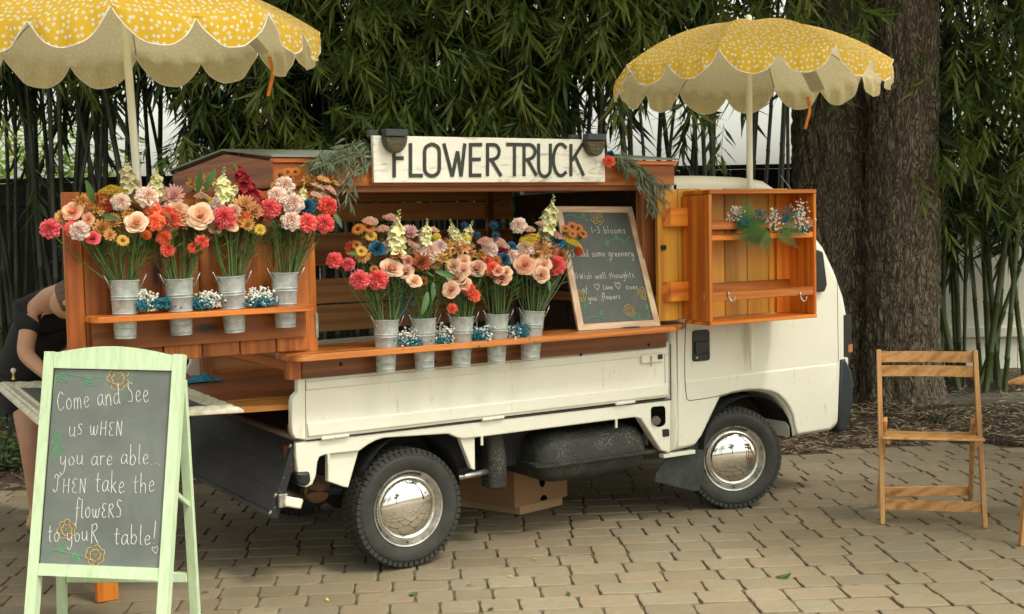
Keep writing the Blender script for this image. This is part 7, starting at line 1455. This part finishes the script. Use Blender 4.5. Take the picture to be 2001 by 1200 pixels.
willow([(1184, 306, -.04), (1215, 312, -.06), (1245, 330, -.08), (1262, 352, -.09)], 44, 'grey green branch right of the sign, pointing right', 4)
willow([(1240, 325, -.06), (1262, 345, -.08), (1272, 372, -.09), (1278, 392, -.10)], 24, 'thin branch drooping from the right end of the roof edge', 5, L=.05)
tmpb = (None, AY(1190, 330, -.05), Vector((0, 0, 1)), .02, .01)
def tucked(kind, col, px, py, rp, y, label):
    P = AY(px, py, y); R_ = rp * (P - CAMLOC).dot(FWD) / F; t = thing(NAMES[kind], P, label, kind if kind != 'ball' else 'craspedia'); o = link('bloom', proto(kind, col, 1), P, t); o.matrix_basis = rot_to((CAMLOC - P).normalized() + Vector((.1, 0, .2))) @ Matrix.Scale(R_, 4); B = MB(); B.tube([P, P + Vector((.01, .03, -.03)), P + Vector((.04, .04, -.06))], .0025, 5); B.build('stem', STEM_G, t)
tucked('carnation', 'hot coral', 1190, 315, 12, -.09, 'coral carnation tucked in beside the right end of the sign'); tucked('rose', 'dark blue', 1192, 303, 8, -.06, 'small dark blue flower above the carnation at the sign end')
# ------------------------------------------------------------------ garland in the cabinet
def fern(px, py, dx, dy, Lpx, ydep, label, seed, wide=.24):
    p = AY(px, py, ydep); k = (p - CAMLOC).dot(FWD) / F; q = AY(px + dx, py + dy, ydep - .03); d = (q - p).normalized(); L = Lpx * k * 1.15; t = thing('fern_frond', p, label, 'fern', 'fern fronds in the cabinet'); B = MB(); S = MB(); s = d.cross(Vector((0, -1, .1))).normalized(); n = s.cross(d); n_ = 12
    S.tube([p + d * L * f - Vector((0, 0, 1)) * .12 * L * f * f for f in (0, .3, .6, 1)], .0013, 4)
    for i in range(n_):
        f = (i + 1) / (n_ + 1); c = p + d * L * f - Vector((0, 0, 1)) * .12 * L * f * f; ll = L * wide * 1.7 * (1 - f) ** .75 * min(1, f * 5 + .3)
        for sg in (-1, 1):
            dd = (s * sg + d * .45).normalized(); m_ = 6
            leaf_blade(B, c, dd, ll, ll * .15, n, .1)
            for j in range(m_): g = (j + .5) / m_; a = c + dd * ll * g; leaf_blade(B, a, d * .9 + s * sg * .5, ll * .26 * (1.2 - g), ll * .10, n, 0); leaf_blade(B, a, -d * .7 + s * sg * .8, ll * .2 * (1.2 - g), ll * .10, n, 0)
    S.build('rachis', STEM_G, t); o = B.build('leaflets', FERN, t); o['kind'] = 'stuff'
for q in [(1462, 445, -6, -60, 66, -.30, 'fern frond standing upright in the cabinet'), (1490, 448, -70, 10, 74, -.30, 'fern frond pointing left along the cabinet shelf', ), (1490, 455, -50, 25, 58, -.31, 'lower left fern frond on the cabinet shelf'), (1478, 442, -62, -12, 60, -.28, 'fern frond behind the white flowers at the left of the cabinet'), (1495, 450, 4, 30, 44, -.31, 'broad drooping frond at the centre of the cabinet garland'), (1518, 448, 30, 22, 50, -.30, 'fern frond drooping to the right in the cabinet'), (1530, 440, 26, -30, 40, -.27, 'fern frond rising behind the teal flowers in the cabinet'), (1476, 436, -50, -28, 52, -.27, 'fern frond rising to the left behind the white flowers in the cabinet'), (1500, 440, -66, 22, 70, -.315, 'long fern frond arching left in front of the cabinet shelf'), (1525, 446, 50, 6, 52, -.315, 'fern frond pointing right along the cabinet shelf'), (1505, 452, -22, 30, 50, -.32, 'fern frond drooping over the cabinet shelf edge, left of centre')]: fern(*q, seed=int(q[0]))
for i, q in enumerate([(1436, 415, 36, 34, -.28, GYW, 'white gypsophila at the left of the cabinet garland'), (1450, 428, 34, 26, -.30, GYB, 'teal gypsophila at the left of the cabinet garland'), (1511, 428, 22, 44, -.31, GYW, 'white gypsophila at the centre of the cabinet garland'), (1484, 422, 26, 30, -.29, GYB, 'dark teal sprig beside the centre of the cabinet garland'), (1534, 418, 32, 34, -.30, GYB, 'bright teal gypsophila right of centre in the cabinet'), (1565, 408, 30, 40, -.29, GYW, 'white gypsophila at the upper right of the cabinet'), (1560, 432, 44, 40, -.30, GYW, 'white gypsophila at the right of the cabinet shelf'), (1572, 445, 44, 18, -.31, GYB, 'dark teal sprig at the right end of the cabinet shelf')]):
    gyp(*q, seed=500 + i, n=60, group='flowers in the cabinet garland')
